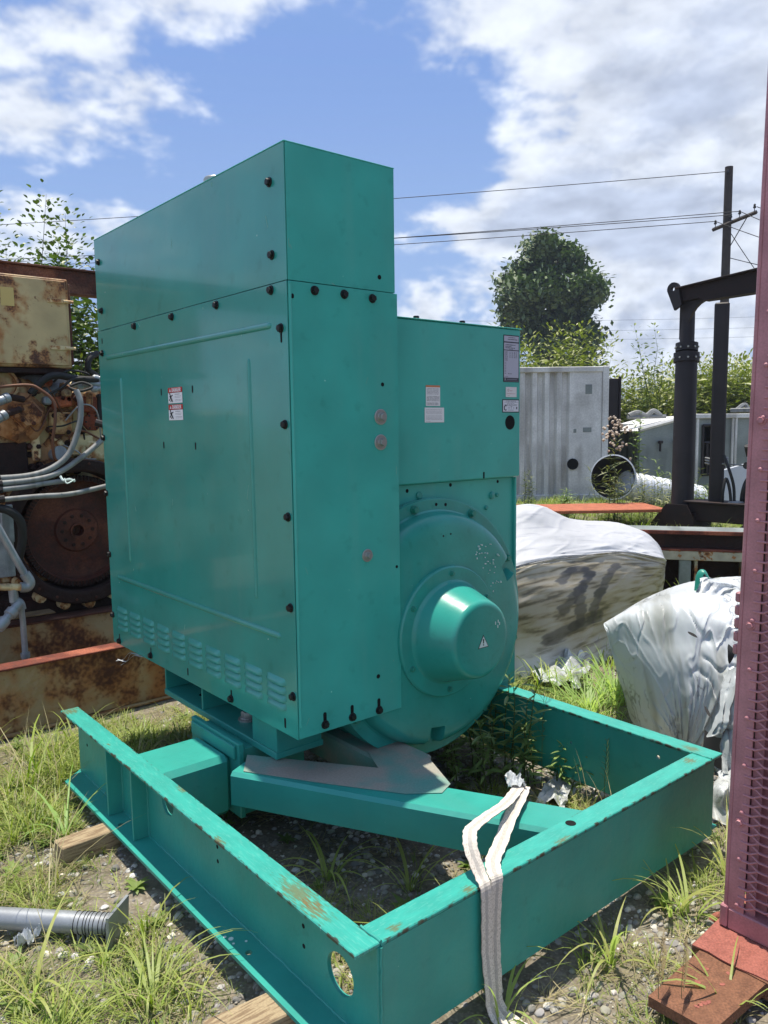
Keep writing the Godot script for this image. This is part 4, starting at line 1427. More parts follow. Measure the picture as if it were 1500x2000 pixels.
	for y in [1.703, 1.632]:
		var s := sticker("danger_sticker", Vector3(0, y, -0.945), Vector3(0, 0, 0.135), Vector3(0, 0.065, 0), danger, lower)
		lettering("DANGER", Vector3(0, y + 0.0545, -0.865), Vector3(0, 0, 1), Vector3.UP, 0.016, Color(0.95, 0.95, 0.95), s)
		var wg := Geo.new()
		var on := Transform3D(Basis(Vector3(0, 0, 1), Vector3.UP, Vector3(-1, 0, 0)), Vector3(-0.0015, y, -0.945))
		wg.prism([Vector2(0.012, 0.048), Vector2(0.028, 0.048), Vector2(0.02, 0.062)], [], on, 0.0004)
		obj("warning_triangle", wg, mats.chip, s)
		wg = Geo.new()
		for st in [[0.02, 0.036, 0.034, 0.018], [0.034, 0.018, 0.026, 0.006], [0.034, 0.018, 0.044, 0.006], [0.026, 0.028, 0.044, 0.034], [0.012, 0.012, 0.024, 0.022], [0.024, 0.022, 0.016, 0.03]]:
			wg.tube([on * Vector3(st[0], st[1], 0.0006), on * Vector3(st[2], st[3], 0.0006)], 0.002, 5)
		wg.cyl(on * Vector3(0.017, 0.04, 0.0), on * Vector3(0.017, 0.04, 0.001), 0.004, 0.004, 10)
		obj("pictogram", wg, mats.black_bolt, s)
	# cap on the hood's top
	g = Geo.new()
	g.lathe([Vector2(0.03, 0), Vector2(0.03, 0.02), Vector2(0.042, 0.022), Vector2(0.042, 0.055), Vector2(0.036, 0.062)], Vector3(0.11, 2.524, -0.68), Vector3.UP, 12)
	obj("top_cap", g, mats.zinc, t)
	# torn tape on the lower edge
	for q in [[-1.42, 0.0], [-1.4, 0.4], [-1.36, -0.3]]:
		g = Geo.new()
		var pts := curve([Vector3(-0.002, 0.5, q[0]), Vector3(-0.03, 0.505, q[0] - 0.03), Vector3(-0.05, 0.47, q[0] - 0.06 + q[1] * 0.05), Vector3(-0.06, 0.45 + q[1] * 0.03, q[0] - 0.13)])
		g.tube(pts, 0.005, 4, 0.002, 0.2)
		obj("torn_tape", g, mats.cloth_film, t)
	# terminal housing behind
	g = Geo.new()
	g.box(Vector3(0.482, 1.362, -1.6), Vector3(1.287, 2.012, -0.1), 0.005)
	var tb := obj("terminal_housing", g, mats.teal_lit_copy, t)
	g = Geo.new()
	g.box(Vector3(0.482, 2.0125, -1.61), Vector3(1.29, 2.0165, -0.096), 0.0015)
	obj("housing_lid", g, mats.teal_lit_copy, tb)
	for x in [0.69, 0.95]:
		g = Geo.new()
		g.hexbolt(Vector3(x, 2.0168, -0.13), Vector3.UP, 0.0125, 0.014)
		obj("bolt", g, mats.black_bolt, tb)
	slot.call("cable_hole", Transform3D(Basis.IDENTITY, Vector3(1.218, 1.604, -0.1)), 0.032, 0.0321, tb)
	slot.call("slot", Transform3D(Basis.IDENTITY, Vector3(1.05, 1.378, -0.1)), 0.005, 0.015, tb)
	var white := Color(0.9, 0.9, 0.9)
	var ink := Color(0.3, 0.3, 0.32)
	var wl := []
	for k in 5:
		wl.append([0.08, 0.92, 0.16 + k * 0.062, 0.03])
	for k in 5:
		wl.append([0.08, 0.95, 0.52 + k * 0.055, 0.026])
	for k in 3:
		wl.append([0.06, 0.9, 0.84 + k * 0.045, 0.024])
	sticker("warning_label", Vector3(0.71, 1.674, -0.1), Vector3(0.079, 0, 0), Vector3(0, 0.083, 0), print_lines(96, 128, white, ink, wl, [[0, 0, 1, 0.1, Color(0.8, 0.5, 0.33)]]), tb)
	wl = []
	for k in 4:
		wl.append([0.08, 0.9, 0.14 + k * 0.09, 0.03])
	for k in 4:
		wl.append([0.08, 0.92, 0.56 + k * 0.08, 0.03])
	wl.append([0.08, 0.3, 0.92, 0.03])
	sticker("notice_label", Vector3(0.703, 1.608, -0.1), Vector3(0.108, 0, 0), Vector3(0, 0.06, 0), print_lines(128, 96, white, Color(0.45, 0.45, 0.45), wl, []), tb)
	var pale := Color(0.72, 0.72, 0.78)
	wl = [[0.3, 0.8, 0.03, 0.018], [0.25, 0.9, 0.07, 0.02], [0.1, 0.8, 0.19, 0.02], [0.1, 0.5, 0.225, 0.02], [0.1, 0.75, 0.255, 0.02], [0.35, 0.6, 0.29, 0.012]]
	for k in 12:
		wl.append([0.05, 0.26, 0.345 + k * 0.018, 0.01])
		if k < 8:
			wl.append([0.38, 0.46, 0.35 + k * 0.018, 0.01])
			wl.append([0.52, 0.62, 0.35 + k * 0.018, 0.01])
			wl.append([0.68, 0.78, 0.35 + k * 0.018, 0.01])
			wl.append([0.82, 0.9, 0.35 + k * 0.018, 0.01])
	for k in 8:
		wl.append([0.05, 0.15, 0.58 + k * 0.035, 0.014])
	wl.append([0.28, 0.55, 0.83, 0.012])
	wl.append([0.05, 0.3, 0.895, 0.01])
	sticker("rating_plate", Vector3(1.176, 1.785, -0.1), Vector3(0.096, 0, 0), Vector3(0, 0.196, 0), print_lines(128, 256, pale, Color(0.22, 0.22, 0.26), wl, [[0, 0.125, 1, 0.155, Color(0.2, 0.2, 0.24)], [0, 0.305, 1, 0.325, Color(0.2, 0.2, 0.24)], [0, 0.925, 1, 1, Color(0.22, 0.22, 0.26)], [0.05, 0.935, 0.12, 0.985, Color(0.6, 0.6, 0.64)], [0.2, 0.95, 0.9, 0.97, Color(0.45, 0.45, 0.5)]]), tb, Color.BLACK)
	sticker("certificate_label", Vector3(1.188, 1.716, -0.1), Vector3(0.072, 0, 0), Vector3(0, 0.044, 0), print_lines(128, 80, Color(0.88, 0.86, 0.86), Color(0.6, 0.3, 0.28), [[0.4, 0.6, 0.36, 0.06], [0.1, 0.9, 0.66, 0.04], [0.15, 0.4, 0.84, 0.03]], [[0.2, 0.2, 0.3, 0.23, Color(0.5, 0.3, 0.3)], [0.18, 0.23, 0.21, 0.43, Color(0.5, 0.3, 0.3)], [0.29, 0.23, 0.32, 0.43, Color(0.5, 0.3, 0.3)], [0.2, 0.43, 0.3, 0.46, Color(0.5, 0.3, 0.3)]]), tb)
	var cl := sticker("maker_label", Vector3(1.17, 1.652, -0.1), Vector3(0.104, 0, 0), Vector3(0, 0.05, 0), print_lines(128, 80, Color(0.86, 0.87, 0.9), Color(0.2, 0.2, 0.3), [[0.2, 0.85, 0.06, 0.06], [0.1, 0.95, 0.16, 0.04], [0.25, 0.75, 0.25, 0.04], [0.12, 0.92, 0.38, 0.05], [0.12, 0.9, 0.47, 0.03], [0.35, 0.7, 0.86, 0.04]], [[0.38, 0.58, 0.4, 0.8, Color(0.25, 0.25, 0.3)], [0.34, 0.62, 0.46, 0.64, Color(0.25, 0.25, 0.3)], [0.52, 0.58, 0.54, 0.8, Color(0.25, 0.25, 0.3)], [0.49, 0.56, 0.6, 0.6, Color(0.25, 0.25, 0.3)], [0.68, 0.58, 0.7, 0.8, Color(0.25, 0.25, 0.3)], [0.84, 0.58, 0.92, 0.8, Color(0.35, 0.35, 0.4)]]), tb, Color.BLACK)
	lettering("C", Vector3(1.184, 1.668, -0.1), Vector3.RIGHT, Vector3.UP, 0.024, Color(0.1, 0.1, 0.2), cl)
	# body below the housing, barrel
	g = Geo.new()
	g.box(Vector3(0.482, 0.8, -1.6), Vector3(1.277, 1.3615, -0.125), 0.004)
	g.box(Vector3(1.268, 0.86, -0.127), Vector3(1.28, 1.358, -0.112), 0.002)
	var body := obj("stator_frame", g, mats.teal_lit_copy, t)
	g = Geo.new()
	g.lathe([Vector2(0.5, -1.6), Vector2(0.535, -1.55), Vector2(0.535, -0.3), Vector2(0.52, -0.26), Vector2(0.52, -0.18)], Vector3(0.73, 0.765, 0), Vector3.BACK, 64)
	obj("barrel", g, mats.teal_cast, t)
	for q in [[0.628, 1.335, 0.008], [0.872, 1.345, 0.008], [1.166, 1.343, 0.007]]:
		slot.call("slot", Transform3D(Basis.IDENTITY, Vector3(q[0], q[1], -0.125)), q[2], q[2] + 0.0001, body)
	for q in [[0.691, 1.312, 0.016], [1.126, 1.284, 0.017], [1.159, 1.284, 0.009], [1.089, 1.232, 0.01]]:
		g = Geo.new()
		g.lathe([Vector2(q[2], 0), Vector2(q[2], 0.006), Vector2(q[2] * 0.7, 0.01)], Vector3(q[0], q[1], -0.125), Vector3.BACK, 14)
		obj("plug", g, mats.teal_cast, body)
	# laminated rings behind the end cover
	g = Geo.new()
	var prof := []
	for k in 6:
		prof.append(Vector2(0.528, -0.2 + k * 0.02))
		prof.append(Vector2(0.535, -0.196 + k * 0.02))
		prof.append(Vector2(0.535, -0.184 + k * 0.02))
	prof.append(Vector2(0.528, -0.082))
	g.lathe(prof, Vector3(0.73, 0.765, 0), Vector3.BACK, 96)
	obj("end_ring", g, mats.teal_cast, t)
	# dished end cover with notches
	var cover := Geo.new()
	var rad := [0.0, 0.24, 0.399, 0.402, 0.43, 0.448, 0.462, 0.472, 0.478, 0.483, 0.49]
	var hgt := [0.005, 0.0, -0.008, -0.0081, -0.010, -0.014, -0.021, -0.032, -0.046, -0.075, -0.0815]
	var nseg := 288
	var notch := func(deg: float, r: float) -> bool:
		if r < 0.4015:
			return false
		if deg > 23.0 and deg < 33.0:
			return true
		return deg > 258.0 and deg < 268.0
	for i in nseg:
		var d0 := 360.0 * i / nseg
		var d1 := 360.0 * (i + 1) / nseg
		for k in rad.size() - 1:
			var q := []
			for c in [[d0, k], [d1, k], [d1, k + 1], [d0, k + 1]]:
				var r: float = rad[c[1]]
				var an := deg_to_rad(c[0])
				q.append(Vector3(0.73 + cos(an) * r, 0.765 + sin(an) * r, -0.078 if notch.call(c[0], r) else hgt[c[1]]))
			cover.quad(q[0], q[3], q[2], q[1])
	var cv := obj("end_cover", cover, mats.teal_cast, t, 32.0)
	for q in [[28.0, 0.05], [263.0, -0.02]]:
		g = Geo.new()
		g.box(Vector3(0.412, -0.016, -0.0785), Vector3(0.474, 0.016, -0.05), 0.006, Basis.IDENTITY)
		put("notch_lug", g.mesh(), mats.teal_cast, cv, Transform3D(Basis(Vector3.BACK, deg_to_rad(q[0] + q[1] * 60.0)), Vector3(0.73, 0.765, 0)))
	for q in [102.0, 64.0, 28.0, 345.0, 305.0, 250.0, 215.0, 180.0, 140.0]:
		var an := deg_to_rad(q)
		g = Geo.new()
		g.hexbolt(Vector3(0.73 + cos(an) * 0.508, 0.765 + sin(an) * 0.508, -0.082), Vector3.BACK, 0.0145, 0.02, 1.3, an)
		obj("bolt", g, mats.teal_bolt, cv)
	for q in [[88.0, 0.51, 0.007], [82.0, 0.51, 0.007], [92.0, 0.39, 0.004], [86.0, 0.395, 0.004], [87.0, 0.36, 0.003]]:
		var an := deg_to_rad(q[0])
		slot.call("slot", Transform3D(Basis.IDENTITY, Vector3(0.73 + cos(an) * q[1], 0.765 + sin(an) * q[1], -0.0818 if q[1] > 0.5 else -0.0075)), q[2], q[2] + 0.0001, cv)
	# inner ring and cone
	g = Geo.new()
	g.lathe([Vector2(0.268, -0.004), Vector2(0.268, 0.012), Vector2(0.262, 0.018), Vector2(0.2, 0.018)], Vector3(0.73, 0.765, 0), Vector3.BACK, 80, false)
	var ringo := obj("cone_flange", g, mats.teal_cast, t)
	for k in 6:
		var an := deg_to_rad(28.0 + k * 60.0)
		g = Geo.new()
		g.hexbolt(Vector3(0.73 + cos(an) * 0.238, 0.765 + sin(an) * 0.238, 0.018), Vector3.BACK, 0.009, 0.012, 1.3, an)
		obj("bolt", g, mats.teal_bolt, ringo)
	g = Geo.new()
	g.lathe([Vector2(0.213, 0.0181), Vector2(0.206, 0.023), Vector2(0.2, 0.035), Vector2(0.157, 0.172), Vector2(0.152, 0.184), Vector2(0.143, 0.191), Vector2(0.13, 0.193), Vector2(0.06, 0.193), Vector2(0.0, 0.193)], Vector3(0.73, 0.765, 0), Vector3.BACK, 80, false)
	var cone := obj("end_cone", g, mats.teal_cast, t)
	var tri := Transform3D(Basis.IDENTITY, Vector3(0.735, 0.758, 0.193))
	g = Geo.new()
	g.prism([Vector2(-0.03, -0.024), Vector2(0.03, -0.024), Vector2(0.0, 0.028)], [], tri, 0.0008)
	var tri_o := obj("warning_triangle", g, mats.black_bolt, cone)
	g = Geo.new()
	g.prism([Vector2(-0.025, -0.021), Vector2(0.025, -0.021), Vector2(0.0, 0.022)], [], tri, 0.0014)
	obj("triangle_face", g, mats.chip, tri_o)
	g = Geo.new()
	g.prism([Vector2(-0.0022, -0.006), Vector2(0.0022, -0.006), Vector2(0.0034, 0.011), Vector2(-0.0034, 0.011)], [], tri, 0.002)
	g.cyl(tri * Vector3(0, -0.012, 0), tri * Vector3(0, -0.012, 0.002), 0.003, 0.003, 10)
	obj("exclamation_mark", g, mats.black_bolt, tri_o)
	# paint flakes on the end cover
	g = Geo.new()
	var r2 := RandomNumberGenerator.new()
	r2.seed = 5
	for k in 60:
		var y := r2.randf_range(-0.02, 0.29)
		var x := 0.2 + 0.06 * r2.randfn() + (0.29 - y) * 0.1
		var s := r2.randf_range(0.0012, 0.0045)
		var rr := Vector2(x, y).length()
		if rr < 0.275 or rr > 0.395:
			continue
		g.box(Vector3(0.73 + x - s * 0.6, 0.765 + y + 0.05 - s, -0.0085), Vector3(0.73 + x + s * 0.6, 0.765 + y + 0.05 + s, -0.0015), 0.0, Basis(Vector3.BACK, r2.randf() * 3.0), Vector3(0.73 + x, 0.765 + y + 0.05, -0.005))
	for q in [[0.075, 0.055], [0.088, 0.04], [0.098, 0.05], [0.09, 0.06]]:
		g.box(Vector3(0.73 + q[0] - 0.002, 0.765 + q[1] - 0.006, 0.192), Vector3(0.73 + q[0] + 0.002, 0.765 + q[1] + 0.006, 0.1936), 0.0)
	tag(obj("paint_flakes", g, mats.chip, cv), "", "", "", "stuff")
	# mounting feet
	for s in [[0.05, 0.27, 1.0], [1.2, 1.42, -1.0]]:
		g = Geo.new()
		g.box(Vector3(s[0], 0.335, -1.238), Vector3(s[1], 0.362, -0.2365), 0.003)
		var foot := obj("mounting_foot", g, mats.teal_frame, t)
		g = Geo.new()
		var wall: float = s[1] - 0.02 if s[2] > 0 else s[0] + 0.008
		g.box(Vector3(wall, 0.3622, -1.236), Vector3(wall + 0.012, 0.62, -0.238), 0.002)
		for z in [[-1.237, -1.225], [-0.86, -0.848], [-0.42, -0.2375]]:
			g.box(Vector3(s[0] + 0.005, 0.3623, z[0]), Vector3(s[1] - 0.0205 if s[2] > 0 else s[1], 0.62, z[1]), 0.002)
		obj("foot_rib", g, mats.teal_frame, foot)
		g = Geo.new()
		var bx: float = s[0] + 0.1
		g.lathe([Vector2(0.042, 0), Vector2(0.042, 0.006), Vector2(0.036, 0.008)], Vector3(bx, 0.3623, -0.62), Vector3.UP, 24)
		g.hexbolt(Vector3(bx, 0.367, -0.62), Vector3.UP, 0.03, 0.032, 1.15)
		obj("foot_bolt", g, mats.zinc, foot)
		g = Geo.new()
		g.cyl(Vector3(bx, 0.361, -1.03), Vector3(bx, 0.3626, -1.03), 0.022, 0.022, 18)
		obj("foot_hole", g, mats.void, foot)
# ---------------------------------------------------------------- the rusty engine at the left
func make_left_yard() -> void:
	# its skid: two beams along x
	var g := Geo.new()
	var beam := func(called: String, label: String, z: float, y_lo: float, y_hi: float, x0: float, x1: float, m: Material, top: Material, lip: float) -> void:
		var t := thing(called, label, "steel beam")
		var w := Geo.new()
		w.box(Vector3(x0, y_lo, z - 0.014), Vector3(x1, y_hi - 0.013, z), 0.003)
		obj("beam_web", w, m, t)
		w = Geo.new()
		w.box(Vector3(x0, y_hi - 0.0125, z - lip), Vector3(x1, y_hi, z + 0.02), 0.003)
		obj("top_flange", w, top, t)
		w = Geo.new()
		w.box(Vector3(x0, y_lo - 0.014, z - lip), Vector3(x1, y_lo - 0.0005, z + 0.03), 0.003)
		obj("bottom_flange", w, m, t)
	beam.call("skid_beam", "rusty cream steel beam lying on the grass behind the teal skid", -2.2, -0.03, 0.335, -2.2, 1.6, mats.cream_beam, mats.pink_rust, 0.1)
	beam.call("skid_beam", "stained olive steel beam just under the rusty flywheel", -2.72, 0.12, 0.44, -2.2, 1.5, mats.cream_beam, mats.rust, 0.12)
	beam.call("overhead_beam", "dark rusty channel running above the cream cabinet", -2.95, 2.46, 2.61, -2.4, 1.2, mats.rust, mats.rust, 0.05)
	g = Geo.new()
	g.box(Vector3(-0.420, 0.523, -2.700) - Vector3(0.6, 0.02, 0), Vector3(-0.030, 0.490, -2.700) + Vector3(0, 0.02, 0.12), 0.004)
	tag(obj("plank", g, mats.old_wood), "short weathered plank lying on the olive beam", "plank")
	# engine
	var t := thing("diesel_engine", "rusty cream diesel engine with open flywheel and grey hoses", "engine")
	var zf := -2.9
	g = Geo.new()
	g.box(Vector3(-1.6, 0.62, -4.6), Vector3(0.95, 1.72, -3.02), 0.03)
	g.box(Vector3(-1.2, 1.72, -4.4), Vector3(0.75, 1.93, -3.15), 0.03)
	obj("engine_block", g, mats.cream_rust, t)
	g = Geo.new()
	g.box(Vector3(-1.3, 0.3, -4.4), Vector3(0.8, 0.62, -3.1), 0.03)
	obj("oil_pan", g, mats.dark_rust, t)
	var xy := func(z: float) -> Transform3D: return Transform3D(Basis.IDENTITY, Vector3(0, 0, z))
	var out2 := func(pts: Array) -> Array:
		var a := []
		for p in pts:
			a.append(Vector2(p.x, p.y))
		return a
	g = Geo.new()
	g.prism(out2.call([Vector3(-0.385, 1.240, -2.900), Vector3(0.489, 1.184, -2.900), Vector3(0.522, 1.824, -2.900), Vector3(0.408, 1.904, -2.900), Vector3(0.209, 1.803, -2.900), Vector3(0.102, 1.849, -2.900), Vector3(-0.000, 1.910, -2.900), Vector3(-0.148, 1.890, -2.900), Vector3(-0.352, 1.752, -2.900)]), [], xy.call(-3.02), 0.06)
	obj("gear_housing", g, mats.cream_rust, t)
	# big round cover with the pump on it
	var pc: Vector3 = Vector3(-0.079, 1.685, -2.900)
	g = Geo.new()
	g.lathe([Vector2(0.235, 0), Vector2(0.235, 0.035), Vector2(0.222, 0.045), Vector2(0.17, 0.05)], pc + Vector3(-0.02, 0, -0.06), Vector3.BACK, 40)
	var pump := obj("pump_cover", g, mats.cream_plate, t)
	g = Geo.new()
	g.lathe([Vector2(0.16, 0), Vector2(0.16, 0.03), Vector2(0.13, 0.05), Vector2(0.1, 0.06)], pc + Vector3(0.0, -0.01, -0.01), Vector3.BACK, 9, true, 0.4)
	g.lathe([Vector2(0.085, 0.05), Vector2(0.085, 0.11), Vector2(0.07, 0.125)], pc + Vector3(0.03, 0.005, -0.01), Vector3.BACK, 6, true, 0.2)
	obj("pump_body", g, mats.tan_rust, pump)
	g = Geo.new()
	for k in 10:
		var an := k * TAU / 10.0 + 0.2
		g.hexbolt(pc + Vector3(-0.02 + cos(an) * 0.21, sin(an) * 0.21, -0.012), Vector3.BACK, 0.016, 0.02, 1.3)
	for k in 5:
		var an := k * TAU / 5.0
		g.hexbolt(pc + Vector3(0.03 + cos(an) * 0.055, 0.005 + sin(an) * 0.055, 0.112), Vector3.BACK, 0.013, 0.015, 0.0)
	obj("pump_bolts", g, mats.rust, pump)
	for q in [[Vector3(-0.085, 1.780, -2.780), Vector3(-0.177, 1.792, -2.720), Vector3(-0.349, 1.717, -2.680)], [Vector3(-0.120, 1.719, -2.740), Vector3(-0.210, 1.693, -2.680), Vector3(-0.392, 1.587, -2.640)]]:
		g = Geo.new()
		g.cyl(q[0], q[1], 0.02, 0.02, 12)
		obj("pump_elbow", g, mats.dark_rust, pump)
		g = Geo.new()
		var d: Vector3 = (q[2] - q[1]).normalized()
		g.lathe([Vector2(0.022, 0), Vector2(0.03, 0.005), Vector2(0.03, 0.03), Vector2(0.022, 0.035), Vector2(0.027, 0.04), Vector2(0.027, 0.075), Vector2(0.02, 0.08), Vector2(0.02, 0.3)], q[1], d, 14)
		obj("hose_coupling", g, mats.galvanised, pump)
	# square cover, round rusty cover, small flange
	g = Geo.new()
	g.box(Vector3(0.092, 1.570, -2.900) + Vector3(0, 0, -0.06), Vector3(0.229, 1.707, -2.900) + Vector3(0, 0, 0.02), 0.008)
	var sq := obj("square_cover", g, mats.cream_plate, t)
	for p in [Vector3(0.117, 1.685, -2.900), Vector3(0.199, 1.684, -2.900), Vector3(0.202, 1.581, -2.900), Vector3(0.103, 1.589, -2.900)]:
		g = Geo.new()
		g.hexbolt(p + Vector3(0, 0, 0.018), Vector3.BACK, 0.011, 0.014, 1.3)
		obj("bolt", g, mats.dark_rust, sq)
	var rc: Vector3 = Vector3(0.095, 1.452, -2.900)
	g = Geo.new()
	g.lathe([Vector2(0.15, 0), Vector2(0.15, 0.02), Vector2(0.14, 0.028)], rc + Vector3(0, 0.0, -0.05), Vector3.BACK, 36)
	var rcover := obj("round_cover", g, mats.tan_rust, t)
	for k in 7:
		var an := k * TAU / 7.0 + 0.5
		g = Geo.new()
		g.hexbolt(rc + Vector3(cos(an) * 0.125, sin(an) * 0.125, -0.022), Vector3.BACK, 0.015, 0.018, 1.3)
		obj("bolt", g, mats.dark_rust, rcover)
	g = Geo.new()
	g.lathe([Vector2(0.04, 0), Vector2(0.04, 0.06), Vector2(0.05, 0.06), Vector2(0.05, 0.075)], Vector3(0.119, 1.441, -2.900) + Vector3(0, 0, -0.03), Vector3(0.3, 0.1, 1), 18)
	obj("sensor", g, mats.galvanised, rcover)
	g = Geo.new()
	g.lathe([Vector2(0.06, 0), Vector2(0.06, 0.03), Vector2(0.05, 0.035)], Vector3(0.361, 1.645, -2.900) + Vector3(0, 0, -0.02), Vector3(0.1, 0, 1), 8, true, 0.3)
	var fl := obj("small_flange", g, mats.orange_rust, t)
	for k in 6:
		var an := k * TAU / 6.0
		g = Geo.new()
		g.hexbolt(Vector3(0.361, 1.645, -2.900) + Vector3(cos(an) * 0.045, sin(an) * 0.045, 0.012), Vector3.BACK, 0.007, 0.01, 0.0)
		obj("bolt", g, mats.black_bolt, fl)
	# odds and ends on the housing
	var bits := [[Vector3(0.169, 1.771, -2.900), Vector3(0.13, 0.07, 0.06), "orange_rust"], [Vector3(0.334, 1.756, -2.900), Vector3(0.12, 0.1, 0.05), "orange_rust"], [Vector3(0.288, 1.495, -2.900), Vector3(0.14, 0.12, 0.04), "cream_rust"], [Vector3(0.371, 1.459, -2.900), Vector3(0.12, 0.12, 0.06), "cream_rust"], [Vector3(0.249, 1.381, -2.900), Vector3(0.2, 0.06, 0.04), "dark_rust"], [Vector3(0.419, 1.724, -2.900), Vector3(0.05, 0.2, 0.05), "black_rubber"], [Vector3(-0.148, 1.413, -2.900), Vector3(0.2, 0.22, 0.03), "dark_rust"], [Vector3(0.343, 1.789, -2.900), Vector3(0.04, 0.09, 0.08), "cream_plate"], [Vector3(0.001, 1.823, -2.900), Vector3(0.04, 0.04, 0.08), "dark_rust"], [Vector3(0.083, 1.777, -2.900), Vector3(0.05, 0.05, 0.08), "galvanised"], [Vector3(0.005, 1.486, -2.900), Vector3(0.05, 0.16, 0.03), "cream_rust"]]
	for q in bits:
		g = Geo.new()
		var h: Vector3 = q[1] * 0.5
		g.box(q[0] - h, q[0] + h, 0.01, Basis(Vector3.BACK, rng.randf_range(-0.15, 0.15)), q[0])
		obj("bracket", g, mats[q[2]], t)
	for p in [Vector3(-0.034, 1.496, -2.920), Vector3(-0.021, 1.369, -2.920), Vector3(0.017, 1.495, -2.920), Vector3(0.214, 1.788, -2.920), Vector3(0.177, 1.794, -2.920), Vector3(0.278, 1.795, -2.920), Vector3(0.023, 1.380, -2.920), Vector3(0.232, 1.528, -2.920), Vector3(0.299, 1.586, -2.920), Vector3(0.088, 1.768, -2.920), Vector3(0.253, 1.331, -2.920), Vector3(0.352, 1.333, -2.920)]:
		g = Geo.new()
		g.hexbolt(p, Vector3.BACK, 0.016, 0.05, 1.4)
		obj("bolt", g, mats.rust if rng.randf() < 0.5 else mats.dark_rust, t)
	# small castings, studs and lines over the front of the engine
	var r3 := RandomNumberGenerator.new()
	r3.seed = 21
	for k in 34:
		var p := Vector3(r3.randf_range(-0.2, 0.52), r3.randf_range(1.36, 1.9), -2.93 + r3.randf_range(-0.03, 0.03))
		if Vector2(p.x, p.y).distance_to(Vector2(pc.x, pc.y)) < 0.24:
			continue
		g = Geo.new()
		if k % 3 == 0:
			g.lathe([Vector2(0.03, 0), Vector2(0.032, 0.02), Vector2(0.02, 0.03), Vector2(0.02, 0.05), Vector2(0.012, 0.055)], p, Vector3(r3.randf_range(-0.2, 0.2), r3.randf_range(-0.2, 0.2), 1), 10)
		elif k % 3 == 1:
			var hx := Vector3(r3.randf_range(0.015, 0.05), r3.randf_range(0.01, 0.04), 0.03)
			g.box(p - hx, p + hx, 0.008, Basis(Vector3.BACK, r3.randf_range(-0.6, 0.6)), p)
		else:
			g.hexbolt(p, Vector3.BACK, r3.randf_range(0.012, 0.02), 0.03, 1.4, r3.randf())
		obj("casting", g, [mats.orange_rust, mats.cream_rust, mats.rust, mats.cream_rust, mats.dark_rust][k % 5], t)
	for k in 7:
		var p := Vector3(r3.randf_range(-0.15, 0.3), r3.randf_range(1.45, 1.9), -2.84)
		g = Geo.new()
		g.tube(curve([p, p + Vector3(r3.randf_range(0.03, 0.1), r3.randf_range(-0.06, 0.1), 0.05), p + Vector3(r3.randf_range(0.1, 0.22), r3.randf_range(-0.1, 0.1), 0.03), p + Vector3(0.24, r3.randf_range(-0.15, 0.1), -0.06)]), r3.randf_range(0.004, 0.007), 6)
		obj("fuel_line", g, [mats.copper, mats.black_rubber, mats.galvanised][k % 3], t, 70.0)
	# grey intake parts above
	g = Geo.new()
	g.box(Vector3(0.016, 1.834, -3.200), Vector3(0.273, 1.950, -3.200) + Vector3(0, 0, 0.2), 0.02)
	g.tube(curve([Vector3(0.067, 1.805, -3.000), Vector3(0.179, 1.839, -3.000), Vector3(0.224, 1.797, -3.000)]), 0.06, 12)
	obj("intake_elbow", g, mats.galvanised, t)
	g = Geo.new()
	g.lathe([Vector2(0.09, 0), Vector2(0.095, 0.02), Vector2(0.095, 0.05), Vector2(0.08, 0.05), Vector2(0.08, 0.02), Vector2(0.01, 0.02)], Vector3(-0.178, 1.868, -2.900), Vector3(0.1, 0.1, 1), 24)
	obj("filter_head", g, mats.cream_plate, t)
	g = Geo.new()
	for q in [[Vector3(0.228, 1.875, -2.850), Vector3(0.292, 1.889, -2.850)], [Vector3(0.259, 1.860, -2.850), Vector3(0.340, 1.878, -2.850)], [Vector3(0.275, 1.893, -2.800), Vector3(0.420, 1.877, -2.800)], [Vector3(0.341, 1.920, -2.800), Vector3(0.455, 1.910, -2.800)], [Vector3(0.330, 1.849, -2.800), Vector3(0.442, 1.861, -2.800)]]:
		g.lathe([Vector2(0.014, 0), Vector2(0.022, 0.01), Vector2(0.022, 0.035), Vector2(0.015, 0.04), Vector2(0.018, 0.05), Vector2(0.018, q[0].distance_to(q[1]))], q[0], q[1] - q[0], 12)
	obj("fuel_fittings", g, mats.galvanised, t)
	# flywheel in its housing
	var fc: Vector3 = Vector3(0.211, 0.957, -2.760)
	g = Geo.new()
	g.lathe([Vector2(0.46, -0.1), Vector2(0.46, 0.0), Vector2(0.452, 0.012), Vector2(0.4, 0.016), Vector2(0.385, 0.01), Vector2(0.375, -0.02), Vector2(0.375, -0.16)], fc, Vector3.BACK, 64, false)
	var fh := obj("flywheel_housing", g, mats.dark_rust, t)
	g = Geo.new()
	for k in 22:
		var an := TAU * k / 22.0
		g.hexbolt(fc + Vector3(cos(an) * 0.43, sin(an) * 0.43, 0.014), Vector3.BACK, 0.009, 0.01, 0.0)
	obj("housing_bolts", g, mats.rust, fh)
	g = Geo.new()
	for k in 9:
		var an := PI * 1.1 + PI * 0.85 * k / 8.0
		g.cyl(fc + Vector3(cos(an) * 0.47, sin(an) * 0.47, -0.1), fc + Vector3(cos(an) * 0.47, sin(an) * 0.47, -0.03), 0.035, 0.035, 10)
	obj("housing_lugs", g, mats.cream_rust, fh)
	g = Geo.new()
	g.lathe([Vector2(0.345, -0.16), Vector2(0.345, -0.035), Vector2(0.318, -0.03), Vector2(0.312, -0.045), Vector2(0.31, -0.1), Vector2(0.26, -0.11), Vector2(0.14, -0.1), Vector2(0.13, -0.085), Vector2(0.05, -0.08), Vector2(0.048, -0.065), Vector2(0.036, -0.065), Vector2(0.034, -0.13), Vector2(0.0, -0.13)], fc, Vector3.BACK, 72, false)
	var fw := obj("flywheel", g, mats.flywheel_rust, t)
	g = Geo.new()
